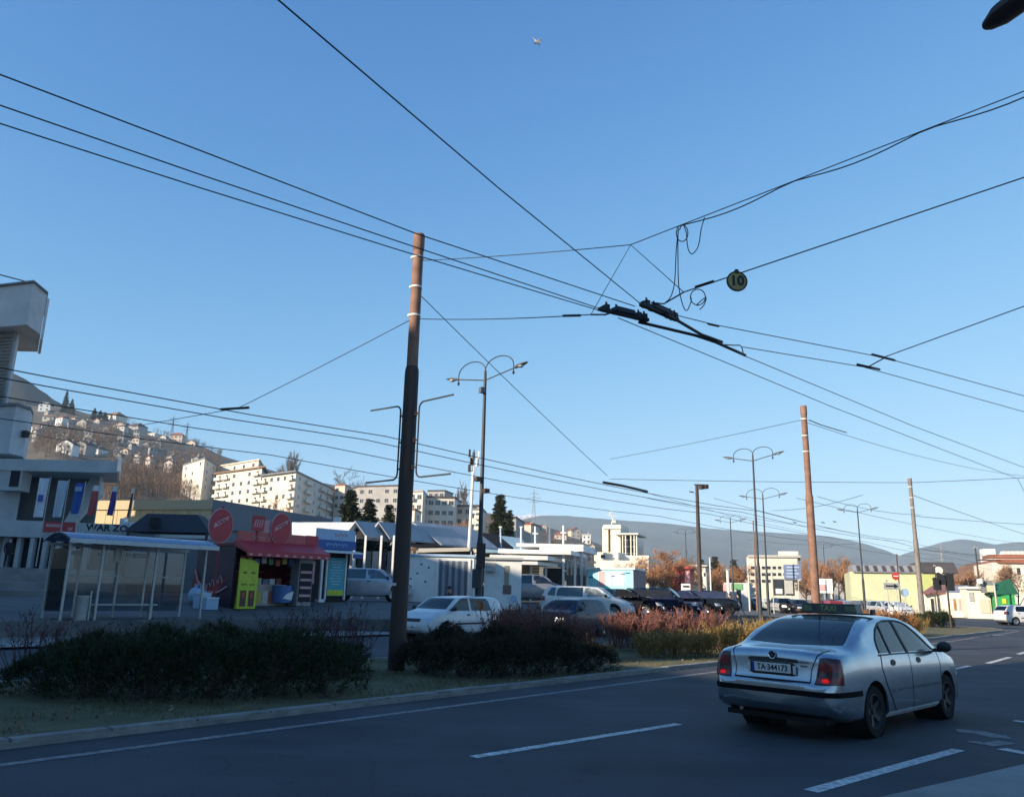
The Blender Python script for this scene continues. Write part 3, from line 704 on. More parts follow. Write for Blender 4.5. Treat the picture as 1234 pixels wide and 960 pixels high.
# ---- the taxi has an outline of its own
def taxi_profile():
    pf = {'top': [(-2.255, .60), (-2.245, .635), (-2.20, .665), (-2.165, .72), (-2.135, .90), (-2.10, .985), (-2.03, 1.015), (-1.80, 1.035), (-1.66, 1.06), (-1.25, 1.24), (-.86, 1.375), (-.45, 1.425), (.0, 1.432), (.34, 1.41), (.58, 1.355), (1.27, 1.01), (1.42, .965), (1.85, .87), (2.10, .75), (2.2, .60), (2.25, .48)],
          'belt': [(-2.255, .57), (-2.19, .64), (-2.10, .86), (-1.95, .945), (-1.5, .965), (0, .935), (1.2, .90), (1.8, .79), (2.1, .66), (2.25, .44)],
          'bottom': [(-2.255, .40), (-2.18, .31), (-2.0, .25), (-1.75, .20), (-1.2, .19), (1.3, .19), (2.0, .2), (2.2, .28), (2.25, .36)],
          'plan': [(-2.255, .60), (-2.24, .68), (-2.19, .755), (-2.08, .81), (-1.8, .85), (-1.2, .866), (.5, .866), (1.3, .857), (1.8, .82), (2.05, .74), (2.2, .6), (2.25, .5)],
          'plan_w': .866, 'wheel_r': .305, 'axles': (-1.225, 1.287), 'wheels': 'black', 'tumble': .37, 'dash_z': .86, 'seat_z': .30, 'wheel_in': .115, 'cabin_mid': .0,
          'mirror': (.92, .89, .95)}
    fd = [(.0, .972), (.93, .962), (.80, 1.06), (.60, 1.19), (.45, 1.275), (.34, 1.318), (.18, 1.342), (.01, 1.352)]
    rw = [(-.07, .973), (-.075, 1.353), (-.30, 1.350), (-.52, 1.318), (-.70, 1.25), (-.84, 1.15), (-.91, 1.06), (-.93, 1.00), (-.91, .978)]
    pf['side_windows'] = [fd, rw]
    pf['rear_window'] = [(-.64, 1.072), (0, 1.058), (.64, 1.072), (.60, 1.20), (.525, 1.345), (.48, 1.362), (0, 1.372), (-.48, 1.362), (-.525, 1.345), (-.60, 1.20)]
    pf['windscreen'] = [(-.68, 1.03), (.68, 1.03), (.57, 1.345), (-.57, 1.345)]
    P = []
    for s in (-1, 1):
        P.append(('door', None, 'flush', xz_prism([(-.025, .285), (1.02, .285), (1.05, .80), (1.0, .945), (-.025, .955)], s * .5, s * 1.3)))
        P.append(('door', None, 'flush', xz_prism([(-.045, .285), (-.045, .955), (-.93, .965), (-.97, .80), (-.86, .60), (-.62, .285)], s * .5, s * 1.3)))
        sm_ = [('door_gap', pline([(-.035, .27), (-.035, .95), (-.06, 1.36)], .008)), ('door_gap', pline([(1.04, .28), (1.06, .80), (1.02, .93)], .008)),
               ('door_gap', pline([(-.62, .27), (-.86, .58), (-.975, .80), (-.94, .97)], .008))]
        for nme, pl in sm_: P.append((nme, M_WELL, 'flush2', xz_prism(pl, s * .5, s * 1.3)))
        P.append(('window_seal', M_BLKP, 'proud', xz_prism(pline([(-1.0, .955), (-.5, .957), (0, .952), (.96, .94)], .016), s * .5, s * 1.3)))
        P.append(('window_seal', M_BLKP, 'proud', xz_prism(pline([(-.035, .96), (-.045, 1.15), (-.038, 1.36)], .062), s * .5, s * 1.3)))
        P.append(('window_seal', M_BLKP, 'proud', xz_prism(pline([(.97, .95), (.80, 1.075), (.60, 1.205), (.45, 1.29), (.34, 1.333), (.18, 1.357), (.0, 1.367), (-.30, 1.365), (-.53, 1.333), (-.715, 1.262), (-.86, 1.155), (-.93, 1.06), (-.95, .98)], .014), s * .5, s * 1.3)))
        P.append(('quarter_bar', M_BLKP, 'proud', xz_prism(pline([(-.62, .965), (-.60, 1.10), (-.56, 1.31)], .03), s * .5, s * 1.3)))
        for x0 in (-.70, .18):
            hp = [(x0 + .085 + .075 * math.cos(a), .855 + .038 * math.sin(a)) for a in [2 * math.pi * k / 12 for k in range(12)]]
            P.append(('handle', M_BLKP, 'proud', xz_prism(hp, s * .5, s * 1.3)))
        P.append(('side_moulding', None, 'flush', sidebox(-.78, 1.0, .50, .535, s)))
        P.append(('sill', MATS['taxi_sill'], 'proud', sidebox(-.82, .92, .20, .262, s)))
        P.append(('headlight', M_LAMPGL, 'proud', yz_prism([(s * .40, .62), (s * .80, .66), (s * .80, .79), (s * .42, .77)], 1.9, 2.4)))
        # tail lamp: dark upper field, red band, lit lower bulb
        tl = [(s * .555, .655), (s * .90, .655), (s * .90, .93), (s * .66, .955), (s * .60, .95)]
        P.append(('tail_light', M_TAILD, 'proud', yz_prism(tl, -2.5, -2.02)))
        P.append(('tail_light', M_TAIL, 'proud3', yz_prism([(s * .565, .665), (s * .90, .665), (s * .90, .735), (s * .575, .735)], -2.5, -2.025)))
        P.append(('tail_light', M_TAIL, 'proud3', yz_prism([(s * .585, .80), (s * .90, .80), (s * .90, .90), (s * .60, .90)], -2.5, -2.025)))
        P.append(('brake_lamp', M_BRAKE, 'proud4', yz_prism([(s * .64, .682), (s * .70, .675), (s * .73, .695), (s * .70, .722), (s * .64, .718)], -2.5, -1.96)))
    P.append(('bumper', None, 'flush', band(-2.4, -1.66, .28, .632)))
    P.append(('bumper_strip', mat('matt_black_trim', (.009, .009, .010), .9, var=.1, spec=.1), 'proud3', band(-2.4, -1.62, .515, .575)))
    P.append(('bumper', None, 'flush', band(1.75, 2.5, .2, .6)))
    P.append(('boot_lid', None, 'flush', join(yz_prism([(-.49, .675), (.49, .675), (.55, .98), (.55, 1.045), (-.55, 1.045), (-.55, .98)], -2.5, -1.7))))
    for s in (-1, 1): P.append(('boot_gap', M_WELL, 'flush2', yz_prism(pline([(s * .495, .66), (s * .50, .80), (s * .565, .975), (s * .60, 1.03)], .009), -2.5, -1.85)))
    P.append(('boot_gap', M_WELL, 'flush2', yz_prism(pline([(-.5, .667), (0, .664), (.5, .667)], .014), -2.5, -1.85)))
    P.append(('plate_grip', M_BLKP, 'proud', yz_prism([(-.335, .872), (-.32, .91), (0, .922), (.32, .91), (.335, .872)], -2.5, -1.9)))
    P.append(('grille', M_BLKP, 'proud', yz_prism([(-.3, .62), (.3, .62), (.34, .76), (-.34, .76)], 1.9, 2.5)))
    pf['plates'] = P
    return pf

# ---------------------------------------------------------------- the taxi
SILVER = paint('silver_paint', (0.42, 0.46, 0.50), metal=0.88, rough=0.22)
mat('taxi_sill', (0.62, 0.63, 0.63), 0.45, var=0.15)
TX = Car(taxi_profile())
_h = Vector((0.72, 0.69)).normalized(); _l = Vector((-_h.y, _h.x))
rr = onz(1050, 888); c0 = Vector((rr.x, rr.y)) + _h * 1.225 + _l * 0.76
taxi = TX.make('taxi', 'silver liftback taxi with a roof sign and glowing tail lamps driving away', (c0.x, c0.y, 0.0), math.atan2(_h.y, _h.x), SILVER)
# registration plate in its frame
b = MB(); b.box((-2.178, 0, .800), (.03, .56, .135)); fr = b.build('plate_frame', M_BLKP, taxi)
b = MB(); b.box((-2.196, 0, .802), (.008, .52, .108)); b.build('number_plate', M_PLATE, taxi)
b = MB(); b.box((-2.2005, .24, .802), (.003, .038, .106)); b.build('plate_band', M_PLBLUE, taxi)
pm = face_mtx((-2.2025, -.02, .800), (0, -1, 0))
text('plate_lettering', 'TA\u00b7344173', .098, M_INK, taxi, pm, depth=.001, sx=.92, bold=.002)
for s in (-1, 1):
    b = MB(); b.box((-2.186, s * .302, .79), (.006, .035, .10)); b.build('plate_side', M_PLATE, taxi)
# badges
b = MB(); b.cyl((-2.12, 0, .955), (-2.152, 0, .948), .045, .043, 20); bd = b.build('badge', mat('badge_dark', (.03, .05, .05), .3, metal=.4, var=0), taxi, smooth=True)
b = MB(); b.lathe([(.040, 0), (.047, -.004), (.047, .008), (.040, .008)], c=(-2.152, 0, .948), axis='x', n=20); b.prism([(-2.157, -.02, .93), (-2.157, .012, .945), (-2.157, .018, .975), (-2.157, -.004, .952)], (.004, 0, 0)); b.build('badge_ring', M_CHROME, bd)
for k, (y, z, w_) in enumerate(((-.40, .885, .15), (-.41, .842, .09))):
    b = MB(); b.box((-2.142 - .006 * k, y, z), (.004, w_, .02)); b.build('model_badge', M_CHROME, taxi)
# aerial, washer nozzle, exhaust, rear wiper-less lid lip
b = MB(); b.cyl((-.80, 0, 1.39), (-.80, 0, 1.42), .022, .014, 10); b.tube([(-.80, 0, 1.41), (-.93, 0, 1.53), (-1.0, 0, 1.60)], .004, 5); b.build('aerial', M_BLKP, taxi)
b = MB(); b.cyl((-2.16, .45, .285), (-1.9, .45, .27), .026, n=10); b.build('exhaust_pipe', M_CHROME, taxi, smooth=True)
b = MB(); b.box((-1.9, 0, .235), (.5, 1.3, .06)); b.box((-1.2, 0, .24), (.1, 1.3, .08)); b.box((0, 0, .21), (3.6, .5, .05)); b.build('underbody', M_WELL, taxi)
# roof sign on its rack
X0 = -.42
sg = MB(); sg.box((X0, 0, 1.507), (.20, .80, .125), taper=.93); sgo = sg.build('roof_sign', mat('taxi_sign_body', (.075, .085, .075), .4, var=.2), taxi)
b = MB(); b.box((X0, 0, 1.441), (.12, 1.16, .022)); b.build('sign_rack', M_BLKP, taxi)
for s in (-1, 1):
    b = MB(); b.box((X0, s * .57, 1.47), (.10, .03, .07)); b.build('rack_bracket', M_BLKP, taxi)
M_TXT = mat('taxi_letter', (.30, .34, .12), .5, var=0)
text('sign_lettering', 'TAXI', .105, M_TXT, sgo, face_mtx((X0 - .103, 0, 1.505), (0, -1, 0), (.08, 0, 1)), depth=.002, bold=.002)
text('sign_lettering', 'TAXI', .105, M_TXT, sgo, face_mtx((X0 + .103, 0, 1.505), (0, 1, 0), (-.08, 0, 1)), depth=.002)
for s in (-1, 1):
    b = MB(); b.box((X0 - .103, s * .31, 1.505), (.006, .15, .08)); b.build('sign_panel', mat('sign_panel_olive', (.16, .18, .10), .5), sgo)
b = MB(); b.box((-1.45, 0, 1.02), (.35, 1.25, .03)); b.build('parcel_shelf', M_CABIN, taxi)
b = MB(); b.tube([(.62, 0, 1.34), (.60, 0, 1.26)], .008, 5); b.box((.60, 0, 1.25), (.04, .22, .06)); b.build('rear_view_mirror', M_BLKP, taxi)

# ================================================================ poles, lamps, overhead wires
M_RUST = mat('rusty_steel', (0.235, 0.135, 0.095), 0.8, var=0.3, scale=3.0, bump=0.2, bscale=25, dirt=(0.13, 0.065, 0.048))
M_POLE = mat('dark_painted_steel', (0.030, 0.024, 0.023), 0.7, var=0.3, scale=2.5, dirt=(0.05, 0.028, 0.02))
M_POLEG = mat('lamp_post_paint', (0.030, 0.036, 0.045), 0.55, var=0.2, scale=3)
M_WIRE = mat('wire', (0.012, 0.013, 0.018), 0.5, metal=0.3, var=0)
M_BAND = mat('white_band', (0.75, 0.76, 0.78), 0.5, var=0.1)
M_GREYM = mat('grey_metal', (0.13, 0.14, 0.15), 0.5, metal=0.3, var=0.15)
def trolley_pole(label, base, htop=9.38, hj=6.2, r0=.175, r1=.125, upper=M_RUST, lower=M_POLE, bands=(8.81, 8.1, 7.43), frames=False):
    root = thing('trolley_pole', label, 'pole', base)
    b = MB(); b.lathe([(r0 + .005, -.3), (r0, .02), (r0 * .88, hj - .10), (r0 * .85, hj - .02), (r1, hj + .06)], n=20); b.build('lower_shaft', lower, root, smooth=True)
    b = MB(); b.lathe([(r1, hj + .055), (r1 * .94, htop - .40), (r1 * .94, htop - .40)], n=18); b.build('upper_shaft', upper, root, smooth=True)
    b = MB(); b.lathe([(r1 * .9, htop - .42), (r1 * 1.07, htop - .38), (r1 * 1.07, htop - .03), (r1 * .98, htop), (.001, htop + .01)], n=18); b.build('cap', upper, root, smooth=True)
    for z in bands:
        b = MB(); b.lathe([(r1 * .9, z - .018), (r1 * 1.05, z - .018), (r1 * 1.05, z + .018), (r1 * .9, z + .018)], n=18); b.ball((-r1 * 1.02, -.02, z), .038, 8, 5); b.build('span_band', M_BAND, root)
    if frames:
        for s in (-1, 1):
            d = -RN * s; n3 = Vector((d.x, d.y, 0))
            o0 = n3 * (r0 + .12)
            z0, z1 = 3.80, 5.42
            pts = [o0 + n3 * 1.02 + Vector((0, 0, z1 + .02))] + [o0 + n3 * (.14 - .14 * math.sin(a)) + Vector((0, 0, z1 - .14 + .14 * math.cos(a))) for a in [math.pi / 2 * k / 5 for k in range(6)]]
            pts += [o0 + n3 * (.14 - .14 * math.cos(a)) + Vector((0, 0, z0 + .14 - .14 * math.sin(a))) for a in [math.pi / 2 * k / 5 for k in range(6)]] + [o0 + n3 * 1.02 + Vector((0, 0, z0))]
            b = MB(); b.tube(pts, .019, 8); bo = b.build('banner_bracket', M_POLEG, root, smooth=True)
            for z in (4.02, 4.6, 5.18):
                b = MB(); b.cyl(n3 * (r0 * .8) + Vector((0, 0, z)), o0 + Vector((0, 0, z)), .02, n=6); b.box(n3 * (r0 + .01) + Vector((0, 0, z)), (.07, .07, .1)); b.build('clamp', M_POLE, bo)
    return root
pole = trolley_pole('tall rusty-topped steel trolley pole rising from the median between two hedges', rd(0, 0, .1), frames=True)
b = MB(); b.box((-.11, -.165, 1.62), (.10, .012, .055), rz=-.55); b.build('sticker', M_BAND, pole)
trolley_pole('rusty steel trolley pole standing in the median beyond the taxi', (12.3, 32.7, .1), lower=M_RUST, hj=5.6)
trolley_pole('grey steel trolley pole at the rounded nose of the median', (26.6, 52.7, .1), upper=mat('grey_steel', (.20, .18, .16), .7, var=.25), lower=MATS['grey_steel'], hj=5.4)
# the kerbside pole that carries the other end of the spans, out past the right edge
kp = Vector((8.2, 9.3, 0)); 
trolley_pole('steel trolley pole on the near pavement holding the span wires', kp, bands=(8.9, 7.6), hj=6.2)

def road_lamp(name, label, base, H, r=.075, ang=None, arm=1.0, box=True, group=None, lit=1):
    root = thing(name, label, 'street lamp', base, 0, group)
    a = RANG + math.pi / 2 if ang is None else ang; d = Vector((math.cos(a), math.sin(a), 0))
    b = MB(); b.lathe([(r * 1.55, -.3), (r * 1.55, H * .32), (r * 1.25, H * .34), (r, H * .36), (r * .72, H * .96), (r * .6, H - .02)], n=12); b.build('post', M_POLEG, root, smooth=True)
    for s in (-1, 1):
        k = d * s; R_ = .62 * arm
        pts = [k * (R_ - R_ * math.cos(t)) + Vector((0, 0, H + R_ * .62 * math.sin(t))) for t in [math.pi * j / 12 for j in range(13)]]
        pts = [Vector((0, 0, H - .4))] + pts + [k * (2 * R_) + Vector((0, 0, H - .28))]
        b = MB(); b.tube(pts, .022, 6); b.build('scroll', M_POLEG, root, smooth=True)
        b = MB(); b.lathe([(.001, H - .42), (.04, H - .38), (.055, H - .32), (.02, H - .26), (.001, H - .25)], c=k * (2 * R_), n=8); b.build('finial', M_POLEG, root, smooth=True)
        e0 = Vector((0, 0, H - .42)); e1 = k * (1.25 * arm) + Vector((0, 0, H - .18 + .02))
        b = MB(); b.tube([e0, e1], .024, 6); b.build('arm', M_POLEG, root, smooth=True)
        h = MB(); ax = (e1 - e0).normalized(); sd = Vector((-k.y, k.x, 0)); upv = Vector((0, 0, 1))
        prof = [(0, .03, .03), (.08, .075, .055), (.30, .11, .075), (.55, .10, .05), (.70, .05, .02)]
        vs = []
        for x, w_, t_ in prof: vs += [e1 + ax * x + sd * (w_ * math.cos(q)) + upv * (t_ * math.sin(q) + .01) for q in [2 * math.pi * j / 8 for j in range(8)]]
        fs = [(i * 8 + j, i * 8 + (j + 1) % 8, (i + 1) * 8 + (j + 1) % 8, (i + 1) * 8 + j) for i in range(4) for j in range(8)] + [tuple(range(8))[::-1], tuple(range(32, 40))]
        h.add(vs, fs); hd = h.build('lamp_head', M_GREYM, root, smooth=True)
        g_ = MB(); q = e1 + ax * .36 - upv * .05; g_.ball(q, (.12, .12, .05), 8, 5); g_.build('lamp_lens', M_LAMPGL, hd, smooth=True)
    if box:
        b = MB(); b.box((-.10, -.08, H - .85), (.22, .18, .22), rz=.6); b.build('floodlight', M_GREYM, root)
    return root
LAMP = []
def lamp_at(px, ytop, H, label, box=False, arm=1.0, r=.075):
    q = onz(px, ytop, H); s, t = st(q); z = plaza_z(q.x, q.y) if t > wall_t(s) else 0.0
    return road_lamp('street_lamp', label, (q.x, q.y, z), H - z, arm=arm, box=box, r=r)
l1 = lamp_at(585, 446, 10.2, 'double-arm scrolled street lamp rising behind the white hatchback', True, arm=1.2, r=.085)
for z, dx in ((3.1, -.16), (3.55, .16)):
    b = MB(); b.box((dx, -.1, 10 - 4.2 - z * .0 - (z - 3.1)), (.20, .28, .16), rz=.5); b.cyl((0, 0, 10 - 4.2 - (z - 3.1)), (dx, -.1, 10 - 4.2 - (z - 3.1)), .03, n=6); b.build('camera', M_POLE, l1)
b = MB(); b.box((-.12, -.16, 2.05), (.26, .2, .7)); b.build('switch_box', M_POLEG, l1)
b = MB(); b.box((.05, -.2, 2.9), (.34, .16, .9)); b.build('switch_box', M_POLE, l1)
lamp_at(907, 547, 10.0, 'double-arm scrolled street lamp beside the two pedestrians')
lamp_at(919, 595, 10.0, 'slim double-arm street lamp behind the lamp beside the pedestrians', arm=1.15)
lamp_at(1033, 612, 10.0, 'double-arm street lamp before the pale green hall')
lamp_at(880, 625, 10.0, 'far small double-arm street lamp over the parked dark saloon')
lamp_at(826, 640, 10.0, 'faint distant street lamp over the red box')
lamp_at(992, 657, 10.0, 'faint distant street lamp over the line of queueing cars')
# near lamp head entering the top right corner, on its post past the frame
tip, inn = onz(1187, 40, 9.0), onz(1246, 0, 9.0); d = (inn - tip); d.z = 0; d.normalize()
P0 = tip + d * 3.0; P0.z = 0
root = thing('overhead_lamp', 'dark lamp head jutting from the top right on a curved arm', 'street lamp', P0)
b = MB(); b.lathe([(.11, -.2), (.09, 4), (.065, 8.5)], n=12); b.build('post', M_POLE, root, smooth=True)
hd0 = Vector((tip.x, tip.y, 9.0)) - P0
b = MB(); b.tube([Vector((0, 0, 8.4)), Vector((0, 0, 8.8)) - d * .12, Vector((0, 0, 9.08)) - d * .9, Vector((0, 0, 9.10)) - d * 2.1], .035, 8); b.build('arm', M_POLE, root, smooth=True)
h = MB(); vs = []; sd = Vector((-d.y, d.x, 0))
for x, w_, t_ in ((0, .04, .02), (.04, .10, .06), (.22, .17, .14), (.55, .18, .16), (.80, .14, .13), (.95, .07, .07)):
    vs += [hd0 + d * x + sd * (w_ * math.cos(a)) + Vector((0, 0, t_ * math.sin(a) * (1.3 if math.sin(a) > 0 else .5) + .06 + .05 * x)) for a in [2 * math.pi * j / 12 for j in range(12)]]
h.add(vs, [(i * 12 + j, i * 12 + (j + 1) % 12, (i + 1) * 12 + (j + 1) % 12, (i + 1) * 12 + j) for i in range(5) for j in range(12)] + [tuple(range(12)), tuple(range(60, 72))])
h.build('lamp_head', M_POLE, root, smooth=True)

# ---- wires
def wire(label, pts, r=.011, name='overhead_wire', n=5, cat='wire', group=None):
    b = MB(); b.tube(pts, r, n); o = b.build(name, M_WIRE, smooth='all'); return tag(o, label, cat, group)
def polyz(pp, z, k=6, sag=0.0):
    """photo points lifted to a plane at height z, joined with slight sag"""
    out = []
    for i in range(len(pp) - 1):
        a = onz(*pp[i], z if not isinstance(z, (list, tuple)) else z[i]); c = onz(*pp[i + 1], z if not isinstance(z, (list, tuple)) else z[i + 1])
        out += [a.lerp(c, j / k) - Vector((0, 0, sag * 4 * (j / k) * (1 - j / k))) for j in range(k)] 
    out.append(c); return out
ZC = 5.8
def ext(pts, f0=0.0, f1=0.0):
    """carry a wire on past the frame"""
    a = pts[0] + (pts[0] - pts[1]).normalized() * f0 if f0 else None; c = pts[-1] + (pts[-1] - pts[-2]).normalized() * f1 if f1 else None
    return ([a] if a is not None else []) + pts + ([c] if c is not None else [])
SW = onz(745, 376, ZC); SW2 = onz(785, 372, ZC)
wire('uppermost of three contact wires coming in from the left to the switch', ext(polyz([(0, 90), (240, 181), (500, 281), (765, 369)], ZC), 6), .0075)
wire('middle of three contact wires passing the rusty pole top', ext(polyz([(0, 127), (240, 210), (480, 291), (735, 376)], ZC), 6), .0075)
wire('lowest of three contact wires passing the rusty pole top', ext(polyz([(0, 149), (240, 226), (480, 301), (735, 378)], ZC), 6), .0075)
wire('steep contact wire running down from the top edge to the switch', ext(polyz([(335, 0), (600, 226), (772, 366)], ZC), 5), .0075)
wire('upper branch wire from the switch through the far hanger', ext(polyz([(800, 376), (860, 391), (1066, 431), (1234, 477)], ZC), 0, 8), .0075)
wire('lower branch wire from the switch through the near hanger', ext(polyz([(895, 418), (1040, 442), (1234, 496)], ZC), 0, 8), .0075)
wire('through wire leaving the underside of the left switch block', ext(polyz([(745, 383), (890, 443), (1000, 489), (1225, 576)], ZC), 0, 0), .0075)
wire('through wire leaving the tip of the switch rail', ext(polyz([(898, 429), (1100, 513), (1234, 563)], ZC), 0, 12), .0075)
# spans from the big pole
tp = rd(0, 0, 0)
def on_pole(z): return Vector((tp.x + .1, tp.y - .09, z))
KN = onz(760, 295, 7.9); SE = Vector((kp.x, kp.y, 8.9)); SE2 = Vector((kp.x, kp.y, 7.6))
wire('upper span wire from the pole top to the hanger knot', loft_line(on_pole(8.81), KN, 10, .03), .009, 'span_wire')
bun = [KN] + [KN.lerp(SE, k / 14) for k in range(1, 15)]
wire('taut span cable from the hanger knot up to the right edge', bun, .009, 'span_wire')
L2 = []
for k in range(29):
    u = k / 28; p = KN.lerp(SE, .12 + .88 * u); L2.append(p - Vector((0, 0, .10 * abs(math.sin(u * math.pi * 3.2)) ** 1.3)))
wire('slack feeder cable wound along the span cable', L2, .011, 'feeder_cable')
J2 = onz(824, 352, 6.1); J1 = onz(712, 379, 6.0)
wire('lower span wire from the pole to the left switch block', loft_line(on_pole(7.43), J1, 10, .04), .009, 'span_wire')
wire('lower span wire from the right switch block to the right edge', loft_line(J2, SE2, 10, .0), .010, 'span_wire')
wire('short link between the lower span and the right switch block', [J2, onz(800, 366, 5.95), SW2 + Vector((0, 0, .1))], .012, 'span_wire')
wire('short link between the lower span and the left switch block', [J1, onz(730, 379, 5.92), SW + Vector((0, 0, .04))], .014, 'span_wire')
wire('left hanger wire dropping from the knot to the lower span', [KN, J1], .006, 'hanger_wire')
wire('right hanger wire dropping from the knot to the lower span', [KN, J2], .007, 'hanger_wire')
for k, (a, c) in enumerate(((( 678, 380.5), (700, 380)), ((838, 346), (860, 339)))):
    wire(('turnbuckle on the lower span beside the left switch block', 'insulator on the lower span beside the round number disc')[k], [onz(*a, 6.15), onz(*c, 6.15)], .022, 'insulator', 8, 'insulator')
# the hanging loops of feeder cable
D0 = KN.lerp(SE, .24).y
def planepts(pp, D): return [at(x, y, D) for x, y in pp]
loopA = [(819, 277)] + [(822 + 7 * math.sin(a), 281 - 10 * math.cos(a)) for a in [2 * math.pi * k / 12 for k in range(13)]]
loopB = [(824, 272), (827, 280), (828, 292), (830, 302), (834, 306), (840, 300), (843, 290), (845, 276), (849, 262)]
loopC = [(818, 275), (815, 300), (813, 340), (808, 358), (802, 364)]
loopD = [(817, 278), (817, 310), (818, 345), (823, 368), (828, 374), (833, 362)] + [(841 + 9 * math.sin(a), 358 - 9.5 * math.cos(a)) for a in [-1.4 + 2 * math.pi * k / 12 for k in range(22)]] + [(851, 358), (848, 368), (843, 373)]
for pp, lb in ((loopA, 'small coil of cable tied under the span cable'), (loopB, 'U-shaped loop of cable hanging beside the small coil'), (loopC, 'straight drop cable from the small coil to the switch'), (loopD, 'drop cable that ends in a loose coil below the span')):
    wire(lb, crom(planepts(pp, D0), 3), .009, 'cable_loop', 5, 'cable')
# trolley switch: two cast blocks and the joining rails
M_CAST = mat('cast_iron', (.012, .013, .02), .6, var=.2)
def switch(label, P, a, ln):
    root = thing('wire_switch', label, 'wire switch', P, a)
    root.scale = (1, .8, .8)
    b = MB(); b.box((0, 0, .05), (ln, .10, .06)); b.build('rail', M_CAST, root)
    b = MB(); b.box((0, 0, .12), (ln * .45, .16, .10), taper=.8); b.build('coil_box', M_CAST, root)
    for x in (-.36, -.16, .3, .42):
        b = MB(); b.box((x * ln, .02, .10), (.07, .16, .12)); b.cyl((x * ln, 0, .1), (x * ln, 0, .22), .018, n=6); b.build('clamp', M_CAST, root)
    return root
dA = onz(740, 376, ZC) - onz(790, 388, ZC)
aL = math.atan2(-dA.y, -dA.x)
switch('left cast-iron trolley switch block on the contact wires', onz(752, 382, ZC), aL, .95)
dB = onz(835, 398, ZC) - onz(775, 372, ZC)
switch('right cast-iron trolley switch block with stacked clamps', onz(795, 379, ZC), math.atan2(dB.y, dB.x), .95)
for lb, pp in (('long dark switch rail joining the two trolley switch blocks', [(770, 388), (800, 395), (838, 404), (862, 412), (898, 428)]), ('short dark switch rail from the right trolley switch block', [(800, 378), (818, 387), (845, 403), (870, 412)])):
    wire(lb, polyz(pp, ZC + .02, 3), .026, 'switch_rail', 8, 'switch rail')
wire('thin jumper arching over the end of the switch rail', crom(polyz([(870, 415), (884, 416), (893, 417), (896, 427)], ZC + .06, 1), 4), .010, 'jumper_wire')
for lb, pp, ex in (('far branch-wire hanger bar', [(1051, 427), (1078, 434)], 0), ('near branch-wire hanger bar', [(1033, 439), (1060, 445)], 0)):
    wire(lb, polyz(pp, ZC + .03, 2), .022, 'wire_hanger', 8, 'hanger')
wire('cross link between the two branch-wire hangers', polyz([(1046, 442), (1066, 431)], ZC + .06, 2), .012, 'span_wire')
wire('branch span wire rising from the hangers to the right edge', ext(polyz([(1066, 430), (1234, 369)], [ZC + .08, 6.3], 6), 0, 1.5), .009, 'span_wire')
wire('contact-wire splice on the upper branch wire', polyz([(853, 390), (866, 393)], ZC, 1), .018, 'wire_splice', 6, 'splice')
# the round yellow disc
q = KN.lerp(SE2, .3); dP = J2.lerp(SE2, .22); dp = at(888, 339, dP.y)
root = thing('number_disc', 'round yellow disc with black 10 hung on the lower span wire', 'sign', dp)
fwd = Vector((-dp.x, -dp.y, EYE - dp.z)).normalized(); ax = Vector((fwd.x, fwd.y, 0)).normalized()
ax = Vector((ax.x * math.cos(.35) - ax.y * math.sin(.35), ax.x * math.sin(.35) + ax.y * math.cos(.35), 0))
b = MB(); b.cyl(-ax * .012, ax * .012, .155, n=28); b.build('disc', mat('disc_yellow', (.36, .29, .09), .6, var=.2), root)
rt = Vector((-ax.y, ax.x, 0)); 
b = MB(); b.lathe([(.135, .013), (.155, .013), (.155, .017), (.135, .017)], n=28); ro = b.build('rim_ring', M_CAST, root); ro.matrix_local = face_mtx((0, 0, 0), rt)
text('numeral', '10', .21, M_CAST, root, face_mtx(ax * .014, rt), depth=.003, bold=.008)
b = MB(); b.box((0, 0, .15), (.05, .05, .06)); b.build('hook', M_CAST, root)
# diagonal stay from the big pole to the far tram wires and the left span
wire('long diagonal stay from the rusty pole down to the far wires', loft_line(Vector((tp.x + .12, tp.y + .02, 8.0)), onz(732, 573, 6.0), 14, .05), .010, 'stay_wire')
wire('span wire from the rusty pole down left to the far contact wires', loft_line(Vector((tp.x - .1, tp.y, 7.43)), onz(288, 491, 5.95), 8, .02), .009, 'span_wire')
wire('thin span wire going on left from the hanger over the far carriageway', [onz(285, 492, 5.95), onz(160, 514, 6.6)], .010, 'span_wire')
# contact wires over the far carriageway
for lb, a, c in (('topmost contact wire over the far carriageway', 4.6, 0), ('second contact wire over the far carriageway', 5.5, 1), ('third contact wire over the far carriageway', 7.4, 2), ('lowest contact wire over the far carriageway', 10.3, 3)):
    pts = []
    for s0 in range(-21, 120, 24):
        pts += [rd(s0 + 24 * k / 6, a - .012 * (s0 + 21), 5.75 - .14 * 4 * (k / 6) * (1 - k / 6)) for k in range(6)]
    wire(lb, pts, .0125)
wire('hanger bar on the far contact wires left of the rusty pole', polyz([(266, 493), (300, 491)], 5.85, 2), .03, 'wire_hanger', 6, 'hanger')
wire('dark switch rail on the far contact wires above the cyan kiosk', polyz([(727, 581), (750, 585), (780, 592)], 5.8, 2), .05, 'switch_rail', 6, 'switch rail')
P2 = Vector((12.3, 32.7, 0)); P3 = Vector((26.6, 52.7, 0))
def up(p, z): return Vector((p.x, p.y, z))
wire('span wire from the second pole left across the far carriageway', loft_line(up(P2, 8.9), at(735, 553, 46), 8, .05), .011, 'span_wire')
wire('feeder wire from the second pole top off to the right', loft_line(up(P2, 8.8), at(1260, 575, 60), 10, .5), .011, 'feeder_cable')
wire('thick splice on the feeder wire beside the second pole', [at(975, 506, 32.9), at(990, 512, 34), at(1020, 521, 35)], .022, 'wire_splice', 6, 'splice')
